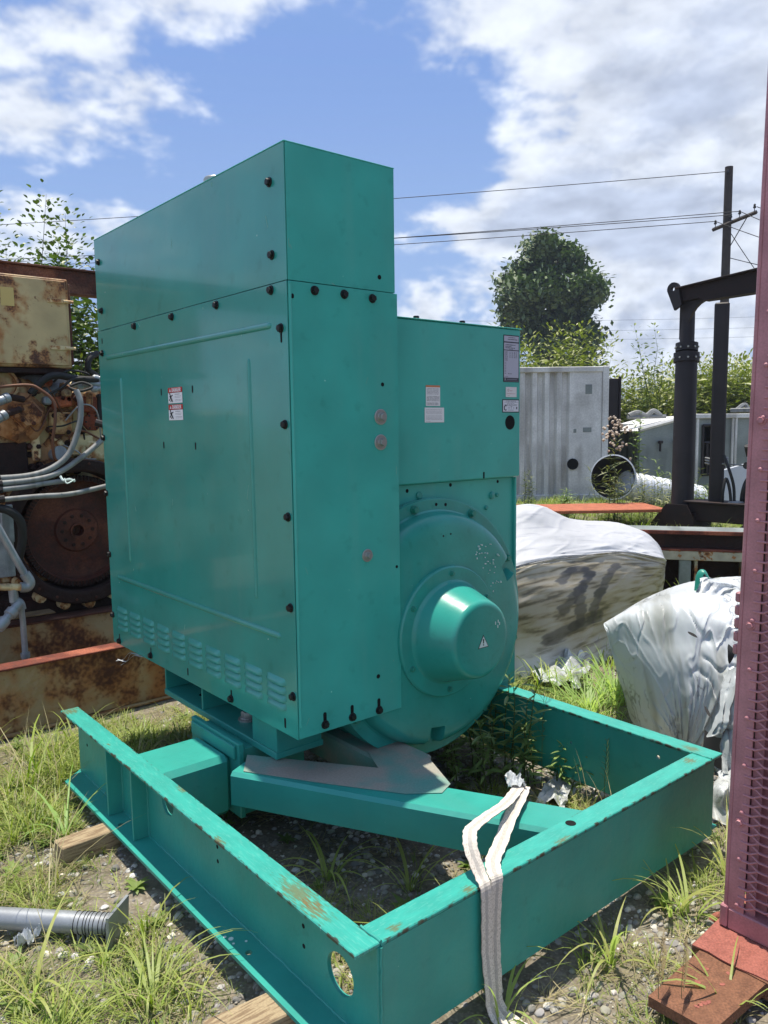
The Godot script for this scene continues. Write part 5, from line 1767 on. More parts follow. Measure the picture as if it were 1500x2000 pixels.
	for k in 96:
		var an := TAU * k / 96.0
		var c := fc + Vector3(cos(an) * 0.337, sin(an) * 0.337, -0.034)
		g.box(c - Vector3(0.016, 0.0055, 0.03), c + Vector3(0.016, 0.0055, 0.012), 0.0, Basis(Vector3.BACK, an), c)
	tag(obj("ring_gear_teeth", g, mats.dark_rust, fw), "", "", "", "stuff")
	g = Geo.new()
	for k in 10:
		var an := TAU * k / 10.0
		g.hexbolt(fc + Vector3(cos(an) * 0.095, sin(an) * 0.095, -0.088), Vector3.BACK, 0.012, 0.012, 0.0)
	obj("hub_bolts", g, mats.dark_rust, fw)
	g = Geo.new()
	g.box(fc + Vector3(-0.7, -0.55, -0.35), fc + Vector3(0.75, -0.4, -0.12), 0.01)
	obj("engine_mount", g, mats.dark_rust, t)
	# hoses
	var hoses := [[[Vector3(0.168, 1.832, -2.600), Vector3(0.184, 1.761, -2.580), Vector3(0.164, 1.624, -2.560), Vector3(0.092, 1.458, -2.550), Vector3(-0.016, 1.372, -2.550), Vector3(-0.160, 1.334, -2.550), Vector3(-0.402, 1.329, -2.550)], 0.0175, "hose_grey"],
		[[Vector3(0.363, 1.584, -2.600), Vector3(0.272, 1.505, -2.580), Vector3(0.134, 1.411, -2.550), Vector3(0.008, 1.341, -2.540), Vector3(-0.139, 1.310, -2.530), Vector3(-0.409, 1.297, -2.530)], 0.0165, "hose_grey"],
		[[Vector3(0.086, 1.297, -2.550), Vector3(-0.056, 1.288, -2.530), Vector3(-0.200, 1.273, -2.520), Vector3(-0.413, 1.263, -2.520)], 0.0155, "hose_grey"],
		[[Vector3(0.324, 1.261, -2.500), Vector3(0.198, 1.238, -2.500), Vector3(0.047, 1.217, -2.500), Vector3(-0.125, 1.217, -2.500), Vector3(-0.421, 1.208, -2.500)], 0.015, "hose_grey"],
		[[Vector3(-0.333, 1.834, -2.720), Vector3(-0.088, 1.861, -2.700), Vector3(-0.009, 1.832, -2.680), Vector3(0.054, 1.763, -2.660), Vector3(0.054, 1.656, -2.650), Vector3(0.036, 1.535, -2.660), Vector3(0.045, 1.436, -2.680), Vector3(0.080, 1.402, -2.720)], 0.009, "copper"],
		[[Vector3(-0.034, 1.818, -2.800), Vector3(0.039, 1.898, -2.780), Vector3(0.116, 1.928, -2.780), Vector3(0.238, 1.910, -2.780), Vector3(0.372, 1.908, -2.800)], 0.022, "black_rubber"],
		[[Vector3(0.055, 1.811, -2.750), Vector3(0.123, 1.851, -2.720), Vector3(0.187, 1.899, -2.720), Vector3(0.279, 1.916, -2.760)], 0.008, "black_rubber"],
		[[Vector3(0.162, 1.851, -2.700), Vector3(0.209, 1.829, -2.660), Vector3(0.288, 1.855, -2.660), Vector3(0.241, 1.884, -2.700), Vector3(0.169, 1.861, -2.700)], 0.008, "black_rubber"],
		[[Vector3(-0.412, 1.176, -2.550), Vector3(-0.293, 1.156, -2.500), Vector3(-0.221, 1.091, -2.500), Vector3(-0.206, 0.985, -2.520), Vector3(-0.232, 0.835, -2.550)], 0.024, "black_rubber"],
		[[Vector3(0.418, 2.084, -2.900), Vector3(0.352, 2.046, -2.860), Vector3(0.342, 1.975, -2.860), Vector3(0.410, 1.937, -2.900)], 0.02, "black_rubber"]]
	for q in hoses:
		if q[1] == 0.0:
			continue
		g = Geo.new()
		g.tube(curve(q[0], 7), q[1], 12)
		obj("hose", g, mats[q[2]], t, 60.0)
	for p in [[Vector3(-0.297, 1.330, -2.550), Vector3(-0.376, 1.328, -2.550)], [Vector3(-0.293, 1.301, -2.530), Vector3(-0.383, 1.295, -2.530)], [Vector3(-0.297, 1.267, -2.520), Vector3(-0.388, 1.262, -2.520)], [Vector3(-0.295, 1.217, -2.500), Vector3(-0.395, 1.212, -2.500)], [Vector3(0.274, 1.639, -2.600), Vector3(0.322, 1.623, -2.580)]]:
		g = Geo.new()
		g.cyl(p[0], p[1], 0.022, 0.022, 8)
		obj("hose_clamp", g, mats.dark_steel, t)
	g = Geo.new()
	g.tube(curve([Vector3(0.018, 1.327, -2.500), Vector3(0.028, 1.303, -2.480), Vector3(0.057, 1.309, -2.460), Vector3(0.086, 1.295, -2.460)]), 0.007, 6)
	g.tube(curve([Vector3(0.028, 1.316, -2.460), Vector3(0.035, 1.287, -2.440), Vector3(0.080, 1.308, -2.440)]), 0.004, 5)
	obj("tie_strip", g, mats.chip, t)
	g = Geo.new()
	g.box(Vector3(-0.368, 0.735, -2.750) , Vector3(-0.208, 1.146, -2.750) + Vector3(0, 0, 0.05), 0.004)
	g.box(Vector3(-0.276, 0.943, -2.700), Vector3(-0.209, 1.165, -2.700) + Vector3(0, 0, 0.03), 0.004)
	obj("mount_strip", g, mats.galvanised, t)
	# grey pipework standing before the engine
	var pw := thing("pipework", "grey threaded pipework with elbows standing before the rusty flywheel", "pipe")
	g = Geo.new()
	g.tube([Vector3(-0.408, 1.197, -2.450), Vector3(-0.216, 0.764, -2.450)], 0.021, 14)
	obj("pipe", g, mats.galvanised, pw)
	g = Geo.new()
	g.tube(curve([Vector3(-0.225, 0.788, -2.450), Vector3(-0.201, 0.738, -2.450), Vector3(-0.214, 0.710, -2.450), Vector3(-0.252, 0.712, -2.450)], 6), 0.029, 14)
	obj("elbow", g, mats.galvanised, pw, 60.0)
	g = Geo.new()
	g.tube([Vector3(-0.236, 0.710, -2.450), Vector3(-0.462, 0.745, -2.450)], 0.02, 14)
	obj("pipe", g, mats.cream_rust, pw)
	g = Geo.new()
	g.cyl(Vector3(-0.290, 0.708, -2.460), Vector3(-0.287, 0.633, -2.460), 0.026, 0.026, 8)
	g.tube(curve([Vector3(-0.292, 0.643, -2.460), Vector3(-0.260, 0.620, -2.460), Vector3(-0.251, 0.583, -2.460)], 5), 0.026, 12)
	obj("tee", g, mats.galvanised, pw, 60.0)
	g = Geo.new()
	var c0: Vector3 = Vector3(-0.263, 0.622, -2.450)
	var c1: Vector3 = Vector3(-0.400, 0.512, -2.380)
	g.lathe([Vector2(0.026, 0), Vector2(0.026, 0.05), Vector2(0.034, 0.055), Vector2(0.034, 0.09), Vector2(0.024, 0.095), Vector2(0.024, 0.12), Vector2(0.032, 0.125), Vector2(0.034, 0.15), Vector2(0.03, c0.distance_to(c1))], c0, c1 - c0, 12)
	obj("union_coupling", g, mats.galvanised, pw)
	g = Geo.new()
	g.tube([Vector3(-0.253, 0.598, -2.460), Vector3(-0.248, 0.508, -2.460), Vector3(-0.247, 0.283, -2.460)], 0.017, 12)
	obj("pipe", g, mats.galvanised, pw)
	g = Geo.new()
	g.cyl(Vector3(-0.247, 0.328, -2.460), Vector3(-0.246, 0.301, -2.460), 0.026, 0.026, 12)
	g.cyl(Vector3(-0.246, 0.301, -2.460), Vector3(-0.245, 0.273, -2.460), 0.021, 0.021, 12)
	obj("collar", g, mats.galvanised, pw)
	# cream cabinet
	var cab := thing("control_cabinet", "rust-streaked cream steel cabinet with two door hinges above the engine", "cabinet")
	var lo := Vector3(-1.1, 1.975, -3.3)
	var hi := Vector3(0.225, 2.515, -2.815)
	g = Geo.new()
	g.box(lo, hi, 0.006)
	obj("cabinet_body", g, mats.cream_plate, cab)
	g = Geo.new()
	g.box(Vector3(-0.95, 1.99, -2.8145), Vector3(0.205, 2.5, -2.8), 0.004)
	var door := obj("door", g, mats.cream_plate, cab)
	for p in [Vector3(0.193, 2.378, -2.800), Vector3(0.193, 2.097, -2.800)]:
		g = Geo.new()
		g.box(p + Vector3(-0.1, -0.012, 0.001), p + Vector3(0.02, 0.012, 0.008), 0.002)
		g.cyl(p + Vector3(-0.01, -0.002, 0.014), p + Vector3(0.05, -0.002, 0.012), 0.01, 0.01, 10)
		obj("hinge", g, mats.cream_rust, door)
	g = Geo.new()
	g.box(Vector3(-0.169, 2.326, -2.800) + Vector3(0, 0, 0.0005), Vector3(-0.095, 2.433, -2.800) + Vector3(0, 0, 0.002), 0.0005)
	obj("paper_label", g, mats.tan_label, door)
	g = Geo.new()
	g.box(Vector3(-1.15, 1.94, -3.32), Vector3(0.2, 1.973, -2.83), 0.004)
	obj("bottom_frame", g, mats.dark_rust, cab)
	g = Geo.new()
	g.box(Vector3(0.226, 2.0, -2.86), Vector3(0.24, 2.49, -2.82), 0.003)
	obj("side_edge", g, mats.rust, cab)
	g = Geo.new()
	g.box(Vector3(-1.0, 1.7, -3.2), Vector3(-0.94, 1.939, -3.14), 0.004)
	g.box(Vector3(0.1, 1.7, -3.2), Vector3(0.16, 1.939, -3.14), 0.004)
	obj("cabinet_leg", g, mats.dark_rust, cab)


# ---------------------------------------------------------------- the yard at the right
func make_right_yard() -> void:
	# container
	var c1 := Vector3(12.85, 0, -7.6)
	var c0 := Vector3(11.38, 0, -8.8)
	var dir := (c1 - c0).normalized()
	var nor := Vector3(-dir.z, 0, dir.x)
	var turn := Basis(dir, Vector3.UP, nor)
	var t := thing("shipping_container", "weathered grey corrugated steel container beyond the white bundle", "container", Vector3(c1.x, G, c1.z), "", turn)
	var hgt := 2.82
	var g := Geo.new()
	var prof := []
	var x := -6.0
	while x < -0.95:
		for q in [[0.0, 0.0], [0.09, 0.0], [0.13, -0.1], [0.22, -0.1], [0.26, 0.0]]:
			prof.append(Vector2(x + q[0], q[1] - 0.02))
		x += 0.26
	prof.append(Vector2(-0.12, -0.02))
	prof.append(Vector2(-0.1, -0.06))
	for k in prof.size() - 1:
		var a: Vector2 = prof[k]
		var b: Vector2 = prof[k + 1]
		g.quad(Vector3(a.x, 0.12, a.y), Vector3(b.x, 0.12, b.y), Vector3(b.x, hgt - 0.1, b.y), Vector3(a.x, hgt - 0.1, a.y))
	obj("corrugated_wall", g, mats.container_paint, t, 20.0)
	g = Geo.new()
	g.box(Vector3(-6.0, hgt - 0.11, -0.12), Vector3(-0.11, hgt, 0.01), 0.01)
	obj("top_rail", g, mats.container_paint, t)
	g = Geo.new()
	g.box(Vector3(-6.0, 0.0, -0.12), Vector3(-0.11, 0.13, 0.01), 0.01)
	obj("bottom_rail", g, mats.container_paint, t)
	g = Geo.new()
	g.box(Vector3(-0.11, 0.0, -0.15), Vector3(0.02, hgt + 0.01, 0.015), 0.012)
	obj("corner_post", g, mats.container_paint, t)
	g = Geo.new()
	g.box(Vector3(-6.0, hgt - 0.09, -2.4), Vector3(0.0, hgt - 0.03, -0.12), 0.01)
	obj("roof", g, mats.container_paint, t)
	g = Geo.new()
	g.box(Vector3(-0.02, 0.1, -2.4), Vector3(0.015, hgt - 0.03, -0.151), 0.01)
	obj("end_wall", g, mats.weathered_grey, t)
	g = Geo.new()
	g.box(Vector3(0.06, 0.5, -0.3), Vector3(0.34, 2.58, -0.24), 0.01)
	g.box(Vector3(0.3, 0.5, -0.3), Vector3(0.345, 2.62, -0.2), 0.01)
	obj("open_door", g, mats.dark_steel, t)
	g = Geo.new()
	g.lathe([Vector2(0.12, 0), Vector2(0.12, 0.03)], Vector3(-0.72, 0.78, -0.02), Vector3.BACK, 16)
	obj("cable_port", g, mats.void, t)
	for q in [[-0.42, 1.5, 0.09, 0.05], [-0.68, 1.48, 0.03, 0.04], [-0.4, 2.35, 0.07, 0.1]]:
		g = Geo.new()
		g.box(Vector3(q[0] - q[2], q[1] - q[3], -0.02), Vector3(q[0] + q[2], q[1] + q[3], -0.014), 0.002)
		obj("patch", g, mats.weathered_grey, t)
	# grey enclosure lying further back
	var e0 := Vector3(13.697, 1.399, -7.381)
	var e1 := Vector3(14.849, 1.715, -6.733)
	var e2 := Vector3(18.059, 1.693, -5.902)
	var en := thing("equipment_enclosure", "weathered grey sheet steel enclosure with an empty window behind the mast", "enclosure")
	var floor_at := func(p: Vector3) -> Vector3: return Vector3(p.x, G, p.z)
	var face := func(called: String, a: Vector3, b: Vector3, m: Material) -> void:
		var w := Geo.new()
		var n := (b - a).cross(Vector3.UP).normalized() * -0.06
		w.face([floor_at.call(a), floor_at.call(b), b, a], (a + b) * 0.5 + n * 3.0 - Vector3(0, 0.5, 0))
		w.face([floor_at.call(a) + n, floor_at.call(b) + n, b + n, a + n], (a + b) * 0.5 - n * 3.0)
		obj(called, w, m, en)
	var back := (e2 - e1).cross(Vector3.UP).normalized() * -1.0
	if back.dot(Vector3(-1.46, 0, 2.25) - e1) > 0.0:
		back = -back
	face.call("slanted_wall", e0, e1, mats.weathered_grey)
	# wall with the window opening
	var along := (Vector3(e2.x, 0, e2.z) - Vector3(e1.x, 0, e1.z))
	var len2 := along.length()
	var place := Transform3D(Basis(along.normalized(), Vector3.UP, along.normalized().cross(Vector3.UP)), Vector3(e1.x, 0, e1.z))
	g = Geo.new()
	g.prism([Vector2(0, G), Vector2(len2, G), Vector2(len2, e2.y), Vector2(0, e1.y)], [[Vector2(0.22, 0.42), Vector2(0.9, 0.42), Vector2(0.78, 1.5), Vector2(0.2, 1.5)]], place, -0.05)
	obj("window_wall", g, mats.weathered_grey, en)
	g = Geo.new()
	for q in [[0.22, 0.42, 0.2, 1.5], [0.9, 0.42, 0.78, 1.5], [0.2, 1.5, 0.78, 1.5], [0.22, 0.42, 0.9, 0.42], [0.36, 0.42, 0.34, 1.12], [0.22, 1.12, 0.82, 1.12]]:
		g.tube([place * Vector3(q[0], q[1], 0.04), place * Vector3(q[2], q[3], 0.04)], 0.03, 4)
	obj("window_frame", g, mats.dark_steel, en, 20.0)
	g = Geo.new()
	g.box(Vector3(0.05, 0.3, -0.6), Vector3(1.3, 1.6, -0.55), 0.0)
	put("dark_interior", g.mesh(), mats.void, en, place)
	g = Geo.new()
	g.box(Vector3(-0.05, e1.y - 0.06, -0.08), Vector3(len2, e1.y + 0.04, 0.06), 0.01)
	for q in [0.02, 1.1, 1.2, 1.75]:
		g.box(Vector3(q, G, 0.005), Vector3(q + 0.06, e1.y - 0.06, 0.045), 0.008)
	put("wall_trim", g.mesh(), mats.container_paint, en, place)
	g = Geo.new()
	var rb := back * 1.5
	g.face([e0, e1, e1 + rb, e0 + rb], Vector3(e1.x, 0, e1.z))
	g.face([e1, e2, e2 + rb, e1 + rb], Vector3(e1.x, 0, e1.z))
	obj("roof", g, mats.container_paint, en)
	g = Geo.new()
	g.tube([e0 + Vector3(0, 0.03, 0), e1 + Vector3(0, 0.03, 0)], 0.05, 6)
	obj("roof_edge", g, mats.container_paint, en)
	for q in [[0.35, 0.6], [0.62, 0.62]]:
		var p: Vector3 = floor_at.call(e0.lerp(e1, q[0])) + Vector3(0, 1.15 + q[1] * 0.1, 0) - back * 0.06
		g = Geo.new()
		g.box(p - Vector3(0.06, 0.03, 0.03), p + Vector3(0.06, 0.03, 0.03), 0.005)
		g.box(p - Vector3(0.02, 0.2, 0.02), p + Vector3(0.01, 0.0, 0.02), 0.004)
		obj("latch", g, mats.dark_steel, en)
	# dark panels between container and enclosure
	g = Geo.new()
	for q in [[Vector3(14.367, 1.554, -8.155), 0.26], [Vector3(14.556, 1.551, -7.998), 0.16]]:
		var p: Vector3 = q[0]
		g.box(Vector3(p.x - q[1], G, p.z - 0.1), Vector3(p.x + q[1], p.y, p.z), 0.01)
	tag(obj("cabinet_row", g, mats.weathered_grey), "narrow dull green cabinets between container and enclosure", "cabinet")
	g = Geo.new()
	g.tube(curve([Vector3(13.994, 1.736, -7.836), Vector3(14.149, 1.801, -7.718), Vector3(14.292, 1.731, -7.589), Vector3(14.423, 1.831, -7.495), Vector3(14.538, 1.727, -7.385)]), 0.06, 8)
	g.tube([Vector3(13.965, 1.702, -7.855), Vector3(14.625, 1.714, -7.311)], 0.05, 6)
	tag(obj("scrap_hose", g, mats.hose_grey), "pale loose hose lying on the enclosure roof", "hose")
	g = Geo.new()
	g.box(Vector3(19.164, 1.810, -8.139), Vector3(20.279, 1.928, -7.232), 0.02)
	g.tube(curve([Vector3(19.328, 1.889, -8.014), Vector3(19.497, 2.022, -7.894), Vector3(19.586, 1.830, -7.792), Vector3(19.756, 1.977, -7.672), Vector3(19.956, 1.838, -7.487)]), 0.06, 6)
	tag(obj("scrap_pile", g, mats.hose_grey), "scrap pipe ends lying on the enclosure at right", "scrap")
	# white corrugated pipe with its open bell
	var p0: Vector3 = Vector3(11.116, 0.584, -6.266)
	var p1: Vector3 = Vector3(12.717, 0.002, -5.641)
	p1.y = 0.25
	var pd := (p1 - p0).normalized()
	t = thing("corrugated_pipe", "white corrugated pipe with a dark open bell lying in the weeds", "pipe")
	g = Geo.new()
	var towards_cam := (Vector3(-1.46, 1.2, 2.25) - p0).normalized()
	var mouth := (towards_cam - pd * 0.35).normalized()
	g.lathe([Vector2(0.3, -0.7), Vector2(0.36, -0.3), Vector2(0.4, 0.0), Vector2(0.415, 0.0), Vector2(0.385, -0.02), Vector2(0.34, -0.3), Vector2(0.29, -0.68), Vector2(0.0, -0.68)], p0, mouth, 32, false)
	obj("bell", g, mats.dark_steel, t)
	g = Geo.new()
	g.lathe([Vector2(0.385, -0.03), Vector2(0.405, -0.03), Vector2(0.425, 0.005), Vector2(0.4, 0.01)], p0, mouth, 32, false)
	obj("bell_rim", g, mats.white_metal, t)
	g = Geo.new()
	prof = []
	var pl := p0.distance_to(p1)
	for k in 70:
		prof.append(Vector2(0.26 + 0.022 * sin(k * 1.1), 0.25 + pl * k / 69.0))
	g.lathe(prof, p0 - Vector3(0, 0.12, 0) - towards_cam * 0.25, pd, 24)
	obj("pipe_body", g, mats.white_metal, t, 60.0)
	# red slab lying in the weeds
	g = Geo.new()
	var s0 := Vector3(8.705, 0.279, -5.344)
	g.box(Vector3(-1.1, -0.03, -0.5), Vector3(1.3, 0.02, 0.5), 0.008)
	var slab := put("steel_sheet", g.mesh(), mats.red_slab, self, Transform3D(Basis(Vector3.UP, -0.65), Vector3(s0.x, s0.y - 0.02, s0.z)))
	tag(slab, "flat brick-red steel sheet lying before the container", "steel sheet")
	# dark lifting mast
	t = thing("lifting_mast", "dark steel lifting mast with two posts and a cantilever boom", "mast")
	var a0 := Vector3(9.639, 0.146, -4.030)
	var top: Vector3 = Vector3(9.974, 3.405, -4.221)
	var rt := (top - a0) * Vector3(1, 0, 1)
	g = Geo.new()
	var m0 := a0.lerp(top, 0.735)
	g.cyl(Vector3(a0.x, 0.1, a0.z), m0, 0.165, 0.16, 20)
	obj("outer_tube", g, mats.dark_steel, t)
	var up := (m0 - a0).normalized()
	g = Geo.new()
	g.cyl(m0 - up * 0.05, m0 + up * 0.09, 0.19, 0.19, 20)
	obj("collar", g, mats.dark_steel, t)
	g = Geo.new()
	g.cyl(m0 + up * 0.12, m0 + up * 0.24, 0.165, 0.165, 20)
	obj("collar", g, mats.dark_steel, t)
	for k in 10:
		var an := TAU * k / 10.0
		for y in [0.02, 0.18]:
			g = Geo.new()
			var q: Vector3 = m0 + up * y + Vector3(cos(an), 0, sin(an)) * (0.185 if y < 0.1 else 0.16)
			g.hexbolt(q, Vector3(cos(an), 0, sin(an)), 0.016, 0.02, 0.0)
			obj("bolt", g, mats.zinc, t)
	g = Geo.new()
	g.cyl(m0 + up * 0.08, top + up * 0.05, 0.108, 0.108, 18)
	obj("inner_tube", g, mats.dark_steel, t)
	# boom: a tapered box from the post to the right, towards the camera
	var b0: Vector3 = Vector3(9.876, 3.391, -4.299)
	var b1: Vector3 = Vector3(9.812, 3.484, -2.538)
	b1.y = b0.y + 0.02
	var bd := (b1 - b0).normalized()
	var bs := bd.cross(Vector3.UP).normalized()
	var bp := Transform3D(Basis(bd, Vector3.UP, bd.cross(Vector3.UP)), b0 - bs * 0.0)
	var bl := b0.distance_to(b1)
	g = Geo.new()
	g.prism([Vector2(0.05, 0.0), Vector2(0.36, 0.02), Vector2(0.42, -0.03), Vector2(1.2, -0.03), Vector2(bl, 0.1), Vector2(bl, 0.3), Vector2(0.05, 0.19)], [], Transform3D(bp.basis, b0 - bp.basis.z * 0.1), 0.2)
	obj("boom", g, mats.brown_steel, t)
	g = Geo.new()
	g.box(Vector3(0.0, 0.19, -0.16), Vector3(bl, 0.215, 0.16), 0.004, Basis(Vector3.BACK, 0.11 / bl), Vector3(0.0, 0.19, 0.0))
	put("boom_flange", g.mesh(), mats.brown_steel, t, bp)
	g = Geo.new()
	var arc := [Vector2(0.02, 0.05), Vector2(0.02, -0.55)]
	for k in 9:
		var an := PI + PI * 0.5 * k / 8.0
		arc.append(Vector2(0.47 + cos(an) * 0.34, -0.55 - sin(an) * 0.53))
	arc.append(Vector2(0.47, 0.05))
	g.prism(arc, [], Transform3D(bp.basis, b0 - bp.basis.z * 0.03), 0.06)
	obj("gusset", g, mats.dark_steel, t)
	g = Geo.new()
	var lug := []
	for k in 13:
		var an := -0.2 + (PI + 0.4) * k / 12.0
		lug.append(Vector2(-0.03 + cos(an) * 0.1, 0.2 + sin(an) * 0.1))
	lug.append(Vector2(0.0, -0.12))
	lug.append(Vector2(0.12, -0.05))
	var eye := []
	for k in 12:
		eye.append(Vector2(-0.03 + cos(TAU * k / 12.0) * 0.03, 0.2 + sin(TAU * k / 12.0) * 0.03))
	g.prism(lug, [eye], Transform3D(bp.basis, b0 - bp.basis.z * -0.1), 0.05)
	obj("lifting_lug", g, mats.dark_steel, t)
	# second post
	var q0 := Vector3(9.653, 0.263, -3.513)
	var q1: Vector3 = Vector3(9.954, 3.279, -3.696)
	g = Geo.new()
	g.box(Vector3(-0.1, 0, -0.1), Vector3(0.1, q1.y - q0.y, 0.1), 0.02)
	put("square_post", g.mesh(), mats.dark_steel, t, Transform3D(Basis(Vector3.UP, 0.5) * Basis(Vector3.BACK, -0.012), Vector3(q0.x, q0.y, q0.z)))
	# base
	var base := Vector3(a0.x, G, a0.z)
	g = Geo.new()
	var bb := Transform3D(Basis(bd, Vector3.UP, bd.cross(Vector3.UP)), base)
	g.prism([Vector2(-0.42, 0.02), Vector2(0.3, 0.02), Vector2(0.34, 0.2), Vector2(0.2, 0.45), Vector2(-0.15, 0.45), Vector2(-0.42, 0.12)], [], Transform3D(bb.basis, base - bb.basis.z * 0.28), 0.02)
	g.prism([Vector2(-0.35, 0.02), Vector2(0.36, 0.02), Vector2(0.36, 0.2), Vector2(0.24, 0.42), Vector2(-0.1, 0.42), Vector2(-0.35, 0.12)], [], Transform3D(bb.basis, base + bb.basis.z * 0.26), 0.02)
	g.prism([Vector2(-0.25, -0.02), Vector2(0.32, -0.02), Vector2(0.32, 0.3), Vector2(-0.25, 0.2)], [], Transform3D(bb.basis, base - bb.basis.z * 0.25), 0.5)
	obj("base_bracket", g, mats.brown_steel, t)
	g = Geo.new()
	g.box(Vector3(0.2, 0.18, -0.16), Vector3(2.6, 0.45, 0.16), 0.01)
	g.box(Vector3(0.15, 0.4505, -0.22), Vector3(2.6, 0.475, 0.22), 0.004)
	put("base_beam", g.mesh(), mats.brown_steel, t, bb)
	g = Geo.new()
	g.prism([Vector2(1.1, -0.02), Vector2(2.2, -0.02), Vector2(2.2, 0.3), Vector2(1.3, 0.3), Vector2(1.1, 0.1)], [], Transform3D(bb.basis, base + bb.basis.z * 0.2), 0.3)
	obj("base_foot", g, mats.brown_steel, t)
	# valve block with hoses, rope
	var vb := Vector3(9.601, 0.330, -3.174)
	g = Geo.new()
	g.box(vb - Vector3(0.11, 0.02, 0.08), vb + Vector3(0.11, 0.12, 0.08), 0.015)
	var blk := obj("valve_block", g, mats.hose_grey, t)
	for q in [[Vector3(9.550, 0.404, -3.227), Vector3(9.550, 0.624, -3.258), Vector3(9.523, 0.771, -3.302), Vector3(9.474, 0.588, -3.316), Vector3(9.550, 0.395, -3.356)], [Vector3(9.584, 0.404, -3.198), Vector3(9.599, 0.660, -3.223), Vector3(9.571, 0.880, -3.277), Vector3(9.624, 1.096, -3.395)], [Vector3(9.686, 0.402, -3.114), Vector3(9.624, 0.666, -3.072), Vector3(9.686, 0.810, -3.041), Vector3(9.679, 0.851, -2.923)], [Vector3(9.708, 0.401, -3.095), Vector3(9.649, 0.629, -3.046), Vector3(9.714, 0.737, -3.008), Vector3(9.699, 0.758, -2.893)], [Vector3(9.657, 0.402, -3.137), Vector3(9.590, 0.594, -3.090), Vector3(9.648, 0.752, -3.065), Vector3(9.654, 0.888, -2.949)]]:
		g = Geo.new()
		g.tube(curve(q), 0.022, 8)
		obj("hydraulic_hose", g, mats.black_rubber, blk, 60.0)
	g = Geo.new()
	for y in [0.0, 0.04, 0.075]:
		var c := Vector3(9.721, 0.968, -3.557) + Vector3(0, y, 0)
		var pts := []
		for k in 21:
			pts.append(c + Vector3(cos(TAU * k / 20.0), 0.1 * sin(TAU * k / 20.0 * 2.0), sin(TAU * k / 20.0)) * 0.15)
		g.tube(pts, 0.014, 6)
	g.tube([Vector3(9.591, 0.978, -3.405), Vector3(9.899, 0.937, -2.883)], 0.012, 6)
	obj("rope", g, mats.hose_grey, t, 60.0)
	g = Geo.new()
	g.box(Vector3(-0.35, -0.35, -0.02), Vector3(0.35, 0.3, 0.02), 0.01)
	var wp := put("sheet_panel", g.mesh(), mats.white_metal, self, Transform3D(Basis(Vector3.UP, -0.6) * Basis(Vector3.BACK, 0.25), Vector3(11.324, 0.559, -4.000)))
	tag(wp, "pale tilted sheet metal panel behind the black hydraulic hoses", "panel")
	g = Geo.new()
	g.box(Vector3(-0.03, -0.05, -0.03), Vector3(0.1, 0.05, 0.03), 0.01)
	for q in [[1462, 880, 0.8], [1466, 905, 0.1]]:
		pass
	var lv := thing("control_levers", "black control handles beside the red cabinet's edge", "lever", Vector3(9.424, 1.007, -2.895))
	for q in [[Vector3(0, 0, 0), Vector3(-0.1, 0.2, 0)], [Vector3(0.05, -0.05, 0), Vector3(-0.12, -0.02, 0)]]:
		g = Geo.new()
		g.tube([q[0], q[1]], 0.02, 8)
		obj("lever_arm", g, mats.black_rubber, lv)
		g = Geo.new()
		g.tube([q[0].lerp(q[1], 0.55), q[1] * 1.25], 0.05, 10)
		obj("handle", g, mats.black_rubber, lv)
	# rusty trailer frame behind the bundles
	t = thing("trailer_frame", "rusty trailer frame rail with chipped white paint behind the white bundles", "trailer frame")
	var f0: Vector3 = Vector3(4.808, 0.613, -2.023)
	var f1: Vector3 = Vector3(5.690, 0.501, -0.688)
	f1.y = f0.y
	var fd := (f1 - f0).normalized()
	var fp := Transform3D(Basis(fd, Vector3.UP, fd.cross(Vector3.UP)), f0)
	var fl := f0.distance_to(f1)
	var part := func(called: String, lo: Vector3, hi: Vector3, m: Material) -> void:
		var w := Geo.new()
		w.box(lo, hi, 0.004)
		put(called, w.mesh(), m, t, fp)
	part.call("top_flange", Vector3(-0.6, -0.02, -0.28), Vector3(fl, 0.0, 0.02), mats.weathered_grey)
	part.call("rail_web", Vector3(-0.6, -0.17, -0.06), Vector3(fl, -0.0205, -0.04), mats.dark_rust)
	part.call("flange_edge", Vector3(-0.6, -0.035, 0.0205), Vector3(fl, -0.001, 0.03), mats.pink_rust)
	part.call("lower_flange", Vector3(-0.6, -0.185, -0.2), Vector3(fl, -0.1705, 0.04), mats.pink_rust)
	part.call("lower_edge", Vector3(-0.6, -0.27, 0.02), Vector3(fl, -0.186, 0.035), mats.chipped_white)
	part.call("rear_web", Vector3(-0.6, -0.86, -0.24), Vector3(fl, -0.1855, -0.2), mats.dark_rust)
	part.call("foot_plate", Vector3(0.2, -0.88, -0.1), Vector3(1.05, -0.6, -0.06), mats.weathered_grey)
	for x2 in [0.62, 1.6]:
		part.call("upright", Vector3(x2, -0.87, -0.05), Vector3(x2 + 0.1, -0.27, 0.03), mats.weathered_grey)
	for x2 in [0.32, 0.86, 1.28, 1.75]:
		part.call("step_bracket", Vector3(x2, -0.5, -0.1), Vector3(x2 + 0.14, -0.485, 0.05), mats.pink_rust)
		part.call("bracket_cheek", Vector3(x2 + 0.02, -0.6, -0.1), Vector3(x2 + 0.12, -0.501, 0.02), mats.dark_rust)
	for x2 in [0.2, 0.75, 1.15, 1.55]:
		part.call("gusset_plate", Vector3(x2, -0.47, -0.19), Vector3(x2 + 0.03, -0.27, 0.0), mats.chipped_white)


